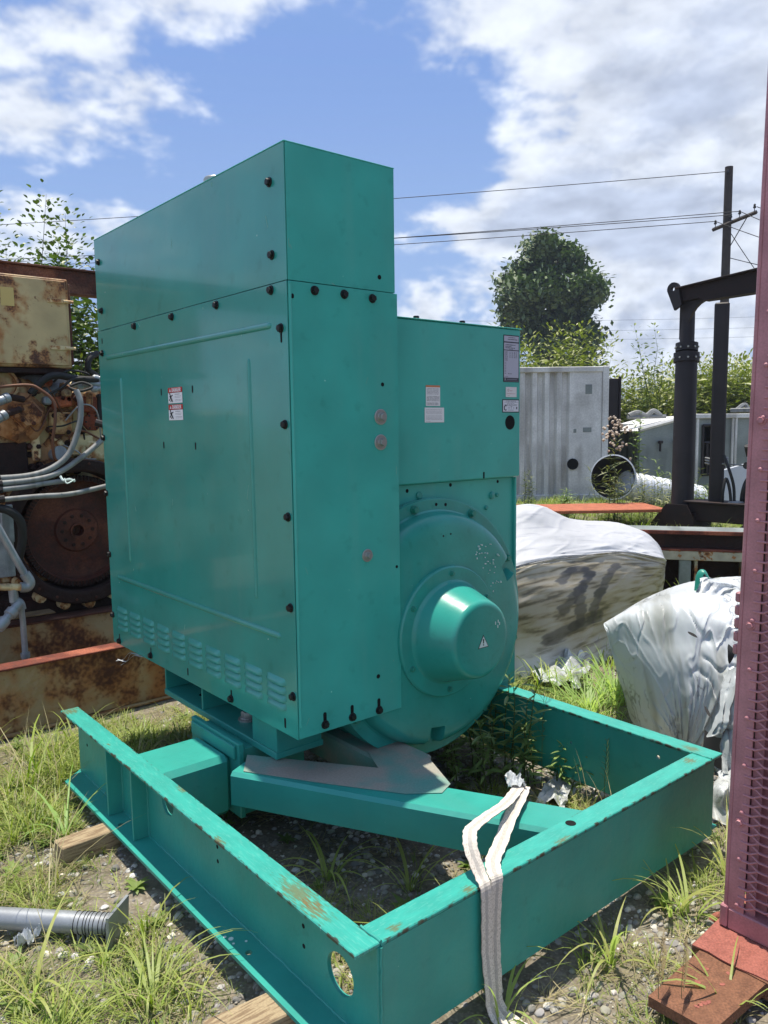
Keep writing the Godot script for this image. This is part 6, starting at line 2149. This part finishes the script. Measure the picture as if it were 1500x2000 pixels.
func hull(rows: Array, nu: int, nv: int, wrinkle: Callable) -> Geo:
	# rows of points (each from left to right), first row lowest at the front; a smooth sheet through them
	var g := Geo.new()
	var at := func(u: float, v: float) -> Vector3:
		var col := []
		for r in rows:
			var k: float = u * (r.size() - 1)
			var i := mini(int(k), r.size() - 2)
			var a: Vector3 = r[maxi(i - 1, 0)]
			var b: Vector3 = r[i]
			var c: Vector3 = r[i + 1]
			var d: Vector3 = r[mini(i + 2, r.size() - 1)]
			col.append(b.cubic_interpolate(c, a, d, k - i))
		var kk: float = v * (col.size() - 1)
		var j := mini(int(kk), col.size() - 2)
		var p: Vector3 = col[j].cubic_interpolate(col[j + 1], col[maxi(j - 1, 0)], col[mini(j + 2, col.size() - 1)], kk - j)
		return p + wrinkle.call(u, v)
	g.grid(nu, nv, at)
	return g


func sharp(a: Array, b: Array, f: float) -> Array:
	var o := []
	for k in a.size():
		o.append(a[k].lerp(b[k], f))
	return o


func make_bundles() -> void:
	var n := FastNoiseLite.new()
	n.seed = 3
	n.frequency = 1.0
	n.fractal_octaves = 2
	# far long bundle; rows: skirt, foot, face, edge, top, ridge, back
	var rows := [
		[Vector3(1.956, -0.148, -1.010), Vector3(2.308, -0.077, -0.859), Vector3(2.781, -0.074, -0.859), Vector3(3.286, -0.051, -0.902), Vector3(3.719, -0.009, -0.941), Vector3(4.049, 0.001, -0.996)],
		[Vector3(2.013, 0.103, -1.064), Vector3(2.401, 0.102, -0.938), Vector3(2.880, 0.113, -0.935), Vector3(3.344, 0.135, -0.946), Vector3(3.800, 0.150, -0.962), Vector3(4.048, 0.140, -1.017)],
		[Vector3(1.999, 0.385, -1.051), Vector3(2.370, 0.461, -0.924), Vector3(2.849, 0.457, -0.918), Vector3(3.346, 0.456, -0.925), Vector3(3.814, 0.437, -0.927), Vector3(4.088, 0.399, -1.021)],
		[Vector3(2.069, 0.622, -1.118), Vector3(2.437, 0.706, -0.995), Vector3(2.935, 0.699, -0.986), Vector3(3.424, 0.670, -0.969), Vector3(3.873, 0.570, -0.924), Vector3(4.151, 0.501, -1.049)],
		[Vector3(2.293, 0.853, -1.331), Vector3(2.685, 0.861, -1.204), Vector3(3.145, 0.822, -1.144), Vector3(3.589, 0.764, -1.094), Vector3(3.996, 0.666, -1.070), Vector3(4.230, 0.533, -1.119)],
		[Vector3(2.522, 0.973, -1.550), Vector3(2.942, 1.017, -1.405), Vector3(3.411, 0.874, -1.388), Vector3(3.877, 0.811, -1.320), Vector3(4.181, 0.703, -1.249), Vector3(4.389, 0.562, -1.252)],
		[Vector3(3.090, 0.735, -2.092), Vector3(3.514, 0.716, -1.868), Vector3(3.931, 0.641, -1.774), Vector3(4.380, 0.563, -1.652), Vector3(4.657, 0.478, -1.540), Vector3(4.814, 0.347, -1.523)],
		[Vector3(3.092, -0.148, -2.094), Vector3(3.521, -0.181, -1.864), Vector3(3.946, -0.197, -1.771), Vector3(4.408, -0.167, -1.654), Vector3(4.700, -0.105, -1.552), Vector3(4.870, -0.085, -1.545)]]
	var toward := Vector3(-0.5, 0.35, 0.6).normalized()
	var wr := func(u: float, v: float) -> Vector3:
		var s := n.get_noise_2d(u * 2.2, v * 22.0 + u * 4.0)
		var c := n.get_noise_2d(u * 3.0 + 40.0, v * 4.0)
		var rdg := 1.0 - absf(n.get_noise_2d(u * 1.6 + v * 1.5, v * 6.0 - u * 2.0 + 7.0)) * 6.0
		return toward * (s * 0.009 + c * 0.018 + pow(maxf(rdg, 0.0), 2.0) * 0.009 + n.get_noise_2d(u * 30.0, v * 16.0) * 0.002)
	var t := thing("wrapped_bundle", "long bundle in dirty white plastic film with black paint marks", "wrapped bundle")
	rows.insert(4, sharp(rows[3], rows[4], 0.14))
	rows.insert(3, sharp(rows[2], rows[3], 0.86))
	var g := hull(rows, 150, 130, wr)
	obj("wrapping_film", g, mats.dirty_film, t, 60.0)
	# near bundle
	rows = [
		[Vector3(2.128, -0.216, 0.057), Vector3(2.051, -0.220, 0.216), Vector3(2.015, -0.263, 0.428), Vector3(1.970, -0.271, 0.626), Vector3(2.025, -0.302, 0.833)],
		[Vector3(2.108, -0.055, 0.017), Vector3(2.021, -0.002, 0.199), Vector3(2.004, 0.016, 0.404), Vector3(2.022, 0.064, 0.569), Vector3(2.104, 0.038, 0.784)],
		[Vector3(2.102, 0.212, -0.091), Vector3(1.987, 0.277, 0.169), Vector3(1.987, 0.323, 0.398), Vector3(2.049, 0.396, 0.544), Vector3(2.186, 0.412, 0.733)],
		[Vector3(2.089, 0.411, -0.157), Vector3(2.004, 0.469, 0.105), Vector3(2.026, 0.525, 0.349), Vector3(2.118, 0.568, 0.498), Vector3(2.284, 0.600, 0.683)],
		[Vector3(2.108, 0.505, -0.207), Vector3(2.083, 0.638, 0.015), Vector3(2.159, 0.706, 0.250), Vector3(2.283, 0.667, 0.437), Vector3(2.475, 0.651, 0.599)],
		[Vector3(2.232, 0.480, -0.283), Vector3(2.395, 0.586, -0.163), Vector3(2.677, 0.641, -0.069), Vector3(2.915, 0.655, 0.126), Vector3(3.141, 0.662, 0.312)],
		[Vector3(2.695, 0.339, -0.533), Vector3(3.041, 0.417, -0.519), Vector3(3.346, 0.498, -0.408), Vector3(3.597, 0.534, -0.206), Vector3(3.858, 0.537, 0.010)],
		[Vector3(3.057, -0.135, -0.687), Vector3(3.305, -0.170, -0.608), Vector3(3.672, -0.130, -0.571), Vector3(3.942, -0.098, -0.352), Vector3(4.222, -0.103, -0.119)]]
	var wr2 := func(u: float, v: float) -> Vector3:
		var fan := n.get_noise_2d(atan2(v - 0.12, u - 0.4) * 5.0, 3.0)
		var low := ss(0.4, 0.05, v)
		var c := n.get_noise_2d(u * 2.5 + 11.0, v * 3.0)
		var rdg := 1.0 - absf(n.get_noise_2d(u * 2.6 - v * 1.2, v * 3.2 + u * 2.0 + 3.0)) * 7.0
		var flat := 1.0 - 0.75 * exp(-pow((u - 0.36) / 0.16, 2.0) - pow((v - 0.38) / 0.14, 2.0))
		var str := n.get_noise_2d(u * 18.0, v * 4.0 + 30.0) * ss(0.55, 0.75, v)
		var cr := pow(maxf(0.0, 1.0 - absf(n.get_noise_2d(u * 6.0 + v * 2.5 + 20.0, v * 4.0 - u * 3.0)) * 4.5), 2.0)
		var fine := n.get_noise_2d(u * 26.0 + v * 9.0, v * 13.0) * 0.0025
		return toward * ((c * 0.03 - pow(maxf(rdg, 0.0), 2.0) * 0.014 + cr * 0.011 + str * 0.008 + fine) * flat + fan * 0.05 * low)
	t = thing("wrapped_bundle", "crumpled bundle in torn clean white plastic beside the red mesh cabinet", "wrapped bundle")
	g = hull(rows, 170, 170, wr2)
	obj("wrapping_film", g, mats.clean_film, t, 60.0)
	# torn flap hanging at the right, strips and dark gaps
	g = hull([[Vector3(1.713, 0.233, 0.603), Vector3(1.742, 0.269, 0.674), Vector3(1.809, 0.298, 0.751)], [Vector3(1.733, 0.328, 0.631), Vector3(1.722, 0.339, 0.699), Vector3(1.764, 0.385, 0.780)], [Vector3(1.801, 0.435, 0.620), Vector3(1.772, 0.461, 0.697), Vector3(1.783, 0.513, 0.777)], [Vector3(1.893, 0.476, 0.586), Vector3(1.857, 0.534, 0.652), Vector3(1.899, 0.590, 0.731)]], 40, 40, func(u: float, v: float) -> Vector3: return toward * (n.get_noise_2d(u * 3.5 + 2.0, v * 1.2) * 0.06 + n.get_noise_2d(u * 2.0, v * 4.0) * 0.02))
	obj("torn_flap", g, mats.cloth_film, t, 60.0)
	g = hull([[Vector3(1.645, 0.130, 0.717), Vector3(1.683, 0.128, 0.775), Vector3(1.715, 0.167, 0.822)], [Vector3(1.703, 0.234, 0.673), Vector3(1.715, 0.239, 0.734), Vector3(1.762, 0.256, 0.797)], [Vector3(1.776, 0.280, 0.622), Vector3(1.761, 0.320, 0.708), Vector3(1.771, 0.363, 0.788)]], 30, 30, func(u: float, v: float) -> Vector3: return toward * (n.get_noise_2d(u * 3.5 + 22.0, v * 1.2) * 0.05))
	obj("torn_flap", g, mats.cloth_film, t, 60.0)
	g = hull([[Vector3(1.504, -0.011, 0.751), Vector3(1.525, -0.028, 0.837), Vector3(1.541, 0.017, 0.909)], [Vector3(1.562, 0.090, 0.720), Vector3(1.585, 0.102, 0.803), Vector3(1.601, 0.134, 0.877)], [Vector3(1.707, 0.091, 0.644), Vector3(1.689, 0.162, 0.749), Vector3(1.656, 0.194, 0.849)]], 30, 30, func(u: float, v: float) -> Vector3: return toward * (n.get_noise_2d(u * 2.5 + 52.0, v * 1.5) * 0.07))
	obj("torn_flap", g, mats.cloth_film, t, 60.0)
	g = hull([[Vector3(1.765, 0.133, 0.555), Vector3(1.790, 0.073, 0.610), Vector3(1.781, 0.085, 0.706)], [Vector3(1.817, 0.219, 0.534), Vector3(1.819, 0.200, 0.591), Vector3(1.841, 0.219, 0.672)]], 8, 8, func(_u: float, _v: float) -> Vector3: return Vector3.ZERO)
	obj("tear_gap", g, mats.black_rubber, t, 60.0)
	for q in [[Vector3(1.887, 0.633, 0.402), Vector3(1.892, 0.622, 0.420), Vector3(1.899, 0.608, 0.442), 0.012], [Vector3(1.950, 0.595, 0.564), Vector3(1.937, 0.561, 0.584), Vector3(1.926, 0.511, 0.582), 0.016], [Vector3(1.881, 0.305, 0.496), Vector3(1.871, 0.284, 0.517), Vector3(1.861, 0.264, 0.538), 0.008], [Vector3(1.929, 0.561, 0.630), Vector3(1.935, 0.543, 0.637), Vector3(1.937, 0.525, 0.641), 0.022]]:
		g = Geo.new()
		var pts := curve([q[0], q[1], q[2]], 5)
		for k in pts.size() - 1:
			var f0 := sin(PI * k / (pts.size() - 1.0))
			var f1 := sin(PI * (k + 1) / (pts.size() - 1.0))
			var sd := Vector3(0.77, 0, 0.64) * float(q[3])
			g.quad(pts[k] - sd * f0, pts[k] + sd * f0, pts[k + 1] + sd * f1, pts[k + 1] - sd * f1)
		obj("slit", g, mats.black_rubber, t)
	g = Geo.new()
	g.tube(curve([Vector3(2.549, 0.660, 0.084), Vector3(2.566, 0.758, 0.084), Vector3(2.589, 0.780, 0.100), Vector3(2.605, 0.715, 0.123), Vector3(2.609, 0.654, 0.134)], 6), 0.02, 6, 0.02, 0.35)
	obj("green_bracket", g, mats.teal_bolt, t, 50.0)
	g = hull([[Vector3(2.334, 0.651, 0.168), Vector3(2.397, 0.664, 0.218), Vector3(2.439, 0.676, 0.251)], [Vector3(2.467, 0.737, 0.135), Vector3(2.528, 0.732, 0.160), Vector3(2.676, 0.686, 0.186)], [Vector3(2.574, 0.758, 0.091), Vector3(2.685, 0.733, 0.121), Vector3(2.936, 0.643, 0.146)]], 14, 14, func(u: float, v: float) -> Vector3: return toward * n.get_noise_2d(u * 2.5, v * 1.6) * 0.04)
	obj("torn_flap", g, mats.cloth_film, t, 60.0)


# ---------------------------------------------------------------- red mesh cabinet at the right edge
func make_red_enclosure() -> void:
	var lean := Basis(Vector3(0.638, 0, -0.77), deg_to_rad(0.85))
	var o := Vector3(0.815, 0.05, 1.155)
	var t := thing("mesh_cabinet", "purple-red steel cabinet with expanded metal mesh at the right edge", "cabinet", o, "", lean)
	# local: mesh in the plane x = 0 facing -x, running along +z
	var g := Geo.new()
	g.box(Vector3(-0.012, 0.0, -0.012), Vector3(0.05, 3.6, 0.0), 0.003)
	g.box(Vector3(-0.012, 0.05, 0.0005), Vector3(-0.006, 3.6, 0.05), 0.002)
	g.box(Vector3(0.0, 0.05, 0.0505), Vector3(0.004, 3.6, 0.08), 0.001)
	obj("corner_post", g, mats.purple_red, t)
	g = Geo.new()
	g.box(Vector3(-0.02, -0.01, -0.02), Vector3(0.05, 0.06, 0.004), 0.004)
	g.box(Vector3(-0.016, -0.012, 0.0045), Vector3(0.05, 0.055, 1.3), 0.004)
	obj("bottom_sill", g, mats.purple_red, t)
	g = Geo.new()
	g.box(Vector3(0.03, 0.06, 0.055), Vector3(0.036, 3.6, 0.1), 0.002)
	obj("inner_flange", g, mats.purple_red, t)
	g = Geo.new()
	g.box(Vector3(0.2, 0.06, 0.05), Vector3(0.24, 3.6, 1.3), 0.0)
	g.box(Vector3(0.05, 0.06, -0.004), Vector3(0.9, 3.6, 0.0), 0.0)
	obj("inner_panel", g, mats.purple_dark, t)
	for z in [0.24, 0.5, 0.76]:
		g = Geo.new()
		g.box(Vector3(0.12, 0.06, z), Vector3(0.16, 3.6, z + 0.05), 0.003)
		obj("inner_slat", g, mats.purple_red, t)
	# expanded metal strands
	var pitch := 0.0148
	g = Geo.new()
	var pts := []
	for k in 27:
		var ph := k % 4
		pts.append(Vector3(-0.0135 if ph < 2 else -0.0095, [0.0, 0.0, 1.0, 1.0][ph] * pitch, 0.032 + k * 0.028))
	g.tube(pts, 0.0034, 6)
	var strand := g.mesh(50.0)
	g = Geo.new()
	pts = []
	for k in 27:
		var ph := (k + 2) % 4
		pts.append(Vector3(-0.0135 if ph < 2 else -0.0095, [0.0, 0.0, 1.0, 1.0][ph] * pitch, 0.032 + k * 0.028))
	g.tube(pts, 0.0034, 6)
	var strand2 := g.mesh(50.0)
	g = Geo.new()
	g.lathe([Vector2(0.0065, 0), Vector2(0.0065, 0.006), Vector2(0.003, 0.009)], Vector3.ZERO, Vector3.LEFT, 8)
	var knuckle := g.mesh()
	for k in 236:
		put("mesh_strand", strand if k % 2 == 0 else strand2, mats.purple_red, t, Transform3D(Basis.IDENTITY, Vector3(0, 0.075 + k * pitch, 0)))
		if k % 10 == 0:
			put("mesh_rivet", knuckle, mats.purple_red, t, Transform3D(Basis.IDENTITY, Vector3(-0.012, 0.078 + k * pitch, 0.031)))
	for y in [0.34, 0.95, 1.55]:
		g = Geo.new()
		g.hexbolt(Vector3(-0.012, y, 0.026), Vector3.LEFT, 0.01, 0.012, 1.4)
		obj("bolt", g, mats.purple_red, t)
	for y in [0.85, 0.89, 0.93, 0.97, 1.01]:
		g = Geo.new()
		g.box(Vector3(-0.004, y, -0.03), Vector3(0.02, y + 0.03, -0.0125), 0.004)
		obj("hinge_knuckle", g, mats.purple_red, t)
	# base plate and lifting eye
	var b := thing("base_plate", "flaking salmon and rust-brown steel base under the mesh cabinet", "steel base")
	g = Geo.new()
	g.prism([Vector2(0.365, 1.158), Vector2(0.655, 1.152), Vector2(0.655, 1.345), Vector2(0.375, 1.335)], [], Transform3D(Basis(Vector3.RIGHT, Vector3(0, 0, 1), Vector3(0, -1, 0)), Vector3(0, 0.03, 0)), 0.03)
	g.prism([Vector2(0.655, 1.125), Vector2(2.0, 1.1), Vector2(2.0, 2.3), Vector2(0.655, 2.3)], [], Transform3D(Basis(Vector3.RIGHT, Vector3(0, 0, 1), Vector3(0, -1, 0)), Vector3(0, 0.0335, 0)), 0.05)
	obj("plate", g, mats.rusty_plate, b)
	g = Geo.new()
	var ed := []
	var r := RandomNumberGenerator.new()
	r.seed = 8
	for k in 26:
		var f := k / 25.0
		ed.append(Vector2(0.648 + r.randf_range(-0.01, 0.01) + 0.01 * sin(f * 9.0), lerpf(1.13, 2.25, f)))
	ed.append(Vector2(1.99, 2.25))
	ed.append(Vector2(1.99, 1.105))
	ed.append(Vector2(0.9, 1.115))
	g.prism(ed, [], Transform3D(Basis(Vector3.RIGHT, Vector3(0, 0, 1), Vector3(0, -1, 0)), Vector3(0, 0.0375, 0)), 0.004)
	obj("salmon_paint", g, mats.salmon, b)
	g = Geo.new()
	for k in 9:
		var c := Vector2(0.5 + r.randf_range(-0.1, 0.13), 1.25 + r.randf_range(-0.07, 0.07))
		if k < 4:
			c = Vector2(0.43 + 0.012 * k, 1.265 + 0.004 * k)
		var a := []
		for i in 7:
			a.append(c + Vector2(cos(i * 0.9), sin(i * 0.9)) * r.randf_range(0.004, 0.012))
		g.prism(a, [], Transform3D(Basis(Vector3.RIGHT, Vector3(0, 0, 1), Vector3(0, -1, 0)), Vector3(0, 0.0312, 0)), 0.002)
	tag(obj("paint_flakes", g, mats.salmon, b), "", "", "", "stuff")
	g = Geo.new()
	var c2: Vector3 = Vector3(0.934, -0.063, 1.071)
	var rp := []
	for k in 25:
		var an := -0.7 + (PI + 1.4) * k / 24.0
		rp.append(c2 + Vector3(cos(an) * 0.77, 0, cos(an) * 0.64) * 0.03 + Vector3(0, sin(an) * 0.04, 0))
	g.tube(rp, 0.0125, 12)
	obj("lifting_eye", g, mats.salmon, b, 60.0)


# ---------------------------------------------------------------- strap, pipe, weeds
func ribbon(pts: Array, w: float) -> Geo:
	var g := Geo.new()
	for face in [1.0, -1.0]:
		for k in pts.size() - 1:
			var a: Vector3 = pts[k]
			var b: Vector3 = pts[k + 1]
			var f0 := ss(0.3, 0.6, k / float(pts.size()))
			var across := Vector3(0.5, 0, 0.86).lerp(Vector3(1, 0, 0), f0).normalized()
			var across2 := Vector3(0.5, 0, 0.86).lerp(Vector3(1, 0, 0), ss(0.3, 0.6, (k + 1) / float(pts.size()))).normalized()
			var n: Vector3 = (b - a).cross(across).normalized() * 0.0012 * face
			var s := across * w * 0.5 * (1.0 + 0.07 * sin(k * 2.3))
			var s2 := across2 * w * 0.5 * (1.0 + 0.07 * sin((k + 1) * 2.3))
			var r := Rect2(0, k * 0.2, 1, 0.2)
			if face > 0.0:
				g.uvquad(a - s + n, a + s + n, b + s2 + n, b - s2 + n, r)
			else:
				g.uvquad(a + s + n, a - s + n, b - s2 + n, b + s2 + n, r)
	for k in g.uv.size():
		g.uv[k] = Vector2(g.uv[k].y, g.uv[k].x)
	return g


func make_small_things() -> void:
	var t := thing("lifting_strap", "dirty white webbing strap hung over the skid's front beam", "strap")
	var a := [Vector3(0.56, 0.35, 0.53), Vector3(0.5, 0.355, 0.56), Vector3(0.38, 0.375, 0.62), Vector3(0.24, 0.41, 0.68), Vector3(0.11, 0.435, 0.735), Vector3(0.075, 0.432, 0.76), Vector3(0.055, 0.41, 0.785), Vector3(0.045, 0.36, 0.83), Vector3(0.035, 0.342, 0.858), Vector3(0.035, 0.28, 0.862), Vector3(0.037, 0.16, 0.861), Vector3(0.042, 0.06, 0.868), Vector3(0.045, -0.02, 0.88), Vector3(0.045, -0.045, 0.95)]
	var g := ribbon(curve(a, 5), 0.04)
	obj("strap_band", g, mats.webbing, t, 60.0)
	var b := [Vector3(0.57, 0.347, 0.54), Vector3(0.5, 0.349, 0.585), Vector3(0.36, 0.35, 0.66), Vector3(0.22, 0.352, 0.745), Vector3(0.14, 0.352, 0.79), Vector3(0.1, 0.35, 0.83), Vector3(0.088, 0.338, 0.852), Vector3(0.083, 0.28, 0.8535), Vector3(0.08, 0.16, 0.852), Vector3(0.08, 0.05, 0.858), Vector3(0.078, -0.03, 0.872), Vector3(0.085, -0.046, 0.95)]
	g = ribbon(curve(b, 5), 0.043)
	obj("strap_band", g, mats.webbing, t, 60.0)
	var n := FastNoiseLite.new()
	n.seed = 12
	n.frequency = 1.0
	var rag := func(called: String, label: String, c: Vector3, sx: float, sz: float, hgt: float, turn: float, m: Material) -> void:
		var w := Geo.new()
		w.grid(22, 16, func(u: float, v: float) -> Vector3:
			var x := (u - 0.5) * sx * (1.0 + 0.3 * n.get_noise_2d(v * 5.0, 3.0 + c.x))
			var z := (v - 0.5) * sz * (1.0 + 0.3 * n.get_noise_2d(u * 5.0, 9.0 + c.x))
			return Vector3(x, hgt * (0.5 + n.get_noise_2d(u * 1.8 + c.x * 9.0, v * 2.0)) + 0.006 * n.get_noise_2d(u * 7.0, v * 6.0 + c.z), z).rotated(Vector3.UP, turn) + c)
		tag(obj(called, w, m, self, 60.0), label, "plastic scrap", "scraps of white plastic on the ground")
	rag.call("plastic_scrap", "torn white plastic scrap on the ground behind the slanting beam", Vector3(1.220, -0.030, 0.186), 0.26, 0.12, 0.05, 0.4, mats.cloth_film)
	rag.call("plastic_scrap", "crumpled strap end lying by the beam below the leafy weed", Vector3(0.562, 0.345, 0.507), 0.09, 0.06, 0.03, 0.9, mats.cloth_film)
	rag.call("plastic_scrap", "pale plastic sheet lying under the long white bundle", Vector3(2.580, -0.040, -0.872), 0.7, 0.35, 0.14, 0.5, mats.cloth_film)
	rag.call("plastic_scrap", "small pale stone-like scrap at the lower left by the pipe", Vector3(-0.844, -0.045, -0.325), 0.07, 0.05, 0.05, 0.2, mats.cloth_film)
	# grey pipe with a foot plate
	t = thing("post_with_plate", "fallen grey steel post with a gusseted foot plate in the grass", "pipe")
	g = Geo.new()
	var p0 := Vector3(-1.3, 0.0, -0.9)
	var pe: Vector3 = Vector3(-0.618, -0.000, -0.160)
	var ps: Vector3 = Vector3(-0.971, 0.000, -0.522)
	g.cyl(ps, pe, 0.034, 0.034, 24)
	obj("pipe", g, mats.galvanised, t)
	g = Geo.new()
	var d := (pe - ps).normalized()
	for k in 9:
		var c := pe - d * (0.02 + k * 0.0135 + 0.003 * sin(k * 5.0))
		g.lathe([Vector2(0.0345, -0.0012), Vector2(0.0365, 0.0), Vector2(0.0345, 0.0012)], c, d + Vector3(0, 0, 0.05 * sin(k * 3.0)), 24)
	obj("wound_wire", g, mats.dark_steel, t)
	g = Geo.new()
	for k in 8:
		var c := pe - d * (0.03 + k * 0.016)
		g.box(c + Vector3(-0.004, -0.075, 0.036), c + Vector3(0.004, -0.005, 0.038), 0.0005)
	obj("hanging_strips", g, mats.galvanised, t)
	g = Geo.new()
	# the foot plate, edge-on to the view
	var up := Vector3(0.08, 1.0, -0.05).normalized()
	var side := d.cross(up).normalized()
	var fp := Transform3D(Basis(side, side.cross(d) * -1.0, d), pe + d * 0.002)
	g.prism([Vector2(-0.075, -0.06), Vector2(0.075, -0.06), Vector2(0.07, 0.04), Vector2(0.015, 0.125), Vector2(-0.015, 0.125), Vector2(-0.07, 0.04)], [[Vector2(-0.008, 0.09), Vector2(0.008, 0.09), Vector2(0.008, 0.108), Vector2(-0.008, 0.108)]], fp, 0.01)
	obj("foot_plate", g, mats.galvanised, t)
	# weeds
	var weed := {stems = 17, height = 0.6, lean = 0.4, leaves = 30, leaf = 0.085, ratio = 0.2, foot = 0.2, stem = 0.004, from = 0.2, dark = Color(0.13, 0.21, 0.06), light = Color(0.27, 0.38, 0.12)}
	leafy("leafy_weed", "dark green narrow-leaved weed clump right of the round end cover", "weed", Vector3(1.123, -0.055, -0.134), "", weed)
	weed.stems = 9
	weed.height = 0.3
	leafy("leafy_weed", "small leafy weed at the foot of the skid's rear beam", "weed", Vector3(1.292, -0.055, 0.116), "", weed)
	leafy("leafy_weed", "tiny round-leaved weed sprouting under the flywheel by the hood's edge", "weed", Vector3(0.307, 0.386, -2.600), "", {stems = 4, height = 0.16, lean = 0.4, leaves = 5, leaf = 0.04, ratio = 0.8, foot = 0.02, stem = 0.002, from = 0.5, dark = Color(0.12, 0.2, 0.05), light = Color(0.2, 0.3, 0.08)})
	leafy("tall_weed", "tall narrow weed against the container at the generator's edge", "weed", Vector3(8.788, -0.055, -6.300), "tall weeds before the container", {stems = 3, height = 0.95, lean = 0.08, leaves = 70, leaf = 0.12, ratio = 0.16, foot = 0.1, stem = 0.008, from = 0.1, dark = Color(0.1, 0.14, 0.05), light = Color(0.2, 0.24, 0.09)})
	leafy("tall_weed", "flowering weed with seed heads in front of the pipe bell", "weed", Vector3(9.733, -0.055, -5.333), "tall weeds before the container", {stems = 2, height = 1.65, lean = 0.05, leaves = 46, leaf = 0.22, ratio = 0.14, foot = 0.06, stem = 0.01, from = 0.08, dark = Color(0.14, 0.17, 0.05), light = Color(0.27, 0.29, 0.1)})
	leafy("tall_weed", "bright green weed growing before the red steel sheet", "weed", Vector3(9.446, -0.055, -6.032), "tall weeds before the container", {stems = 8, height = 0.6, lean = 0.3, leaves = 26, leaf = 0.16, ratio = 0.14, foot = 0.1, stem = 0.006, from = 0.1, dark = Color(0.15, 0.22, 0.05), light = Color(0.25, 0.33, 0.1)})
	leafy("tall_weed", "bushy olive weeds at the foot of the mast's outer tube", "weed", Vector3(10.288, -0.055, -4.965), "tall weeds before the container", {stems = 34, height = 0.95, lean = 0.3, leaves = 26, leaf = 0.16, ratio = 0.13, foot = 0.9, stem = 0.006, from = 0.1, dark = Color(0.15, 0.17, 0.04), light = Color(0.28, 0.29, 0.1)})
	leafy("tall_weed", "green weed between the enclosure wall and the corrugated pipe", "weed", Vector3(12.648, -0.024, -6.086), "tall weeds before the container", {stems = 8, height = 1.0, lean = 0.2, leaves = 26, leaf = 0.16, ratio = 0.2, foot = 0.25, stem = 0.008, from = 0.2, dark = Color(0.15, 0.22, 0.05), light = Color(0.25, 0.33, 0.1)})
	leafy("tall_weed", "weed growing between the two mast posts", "weed", Vector3(10.276, 0.093, -4.017), "tall weeds before the container", {stems = 10, height = 0.8, lean = 0.25, leaves = 26, leaf = 0.16, ratio = 0.2, foot = 0.2, stem = 0.008, from = 0.1, dark = Color(0.12, 0.18, 0.05), light = Color(0.22, 0.29, 0.09)})
	leafy("tall_weed", "thin leafy shoots in the gap beside the container's open door", "weed", Vector3(12.837, 0.007, -6.979), "tall weeds before the container", {stems = 3, height = 2.3, lean = 0.1, leaves = 22, leaf = 0.16, ratio = 0.5, foot = 0.2, stem = 0.01, from = 0.3, dark = Color(0.14, 0.2, 0.05), light = Color(0.24, 0.31, 0.1)})
	# pale seed heads on the flowering weed
	var heads := Geo.new()
	var where := []
	var r := RandomNumberGenerator.new()
	r.seed = 4
	var foot: Vector3 = Vector3(9.733, -0.055, -5.333)
	heads.lathe([Vector2(0.004, 0), Vector2(0.02, 0.02), Vector2(0.024, 0.035), Vector2(0.012, 0.045)], Vector3.ZERO, Vector3.UP, 7)
	for k in 60:
		where.append(Transform3D(Basis(Vector3(r.randf() - 0.5, 0.1, r.randf() - 0.5).normalized(), r.randf()), foot + Vector3(r.randfn() * 0.11, 1.45 + r.randfn() * 0.16, r.randfn() * 0.11)))
	tag(many("seed_heads", heads.mesh(), mats.tuft_white, where, []), "pale fluffy seed heads topping the flowering weed", "seed heads")
	# open seed stalks inside the skid and by the cabinet
	for q in [[Vector3(1.240, -0.055, 0.410), 0.34, "feathery green seed stalk inside the skid's right corner"], [Vector3(1.265, -0.055, 0.059), 0.5, "thin branching seed stalk before the dark rear beam"], [Vector3(0.420, -0.055, 1.226), 0.24, "pale branching seed stalk over the rusty base plate"], [Vector3(0.372, -0.055, 1.185), 0.26, "pale seed stalk leaning at the bottom by the base plate"]]:
		g = Geo.new()
		var h: float = q[1]
		g.tube([Vector3.ZERO, Vector3(0.01, h * 0.5, 0), Vector3(0.03, h, 0.01)], 0.0016, 5, 0.0006)
		for k in 14:
			var f := 0.45 + 0.55 * k / 14.0
			var s := 1.0 if k % 2 == 0 else -1.0
			var l := h * 0.26 * (1.25 - f)
			var p := Vector3(0.03 * f * f, h * f, 0.01 * f)
			g.tube([p, p + Vector3(s * l * 0.7, l * 0.7, 0.3 * l * s), p + Vector3(s * l * 1.2, l * 1.0, 0.5 * l * s)], 0.0012, 4, 0.0006)
		tag(put("seed_stalk", g.mesh(80.0), mats.dry_stem if q[0].x < 0.6 else mats.green_stem, self, Transform3D(Basis(Vector3.UP, 0.7), q[0])), q[2], "seed stalk", "branching seed stalks")
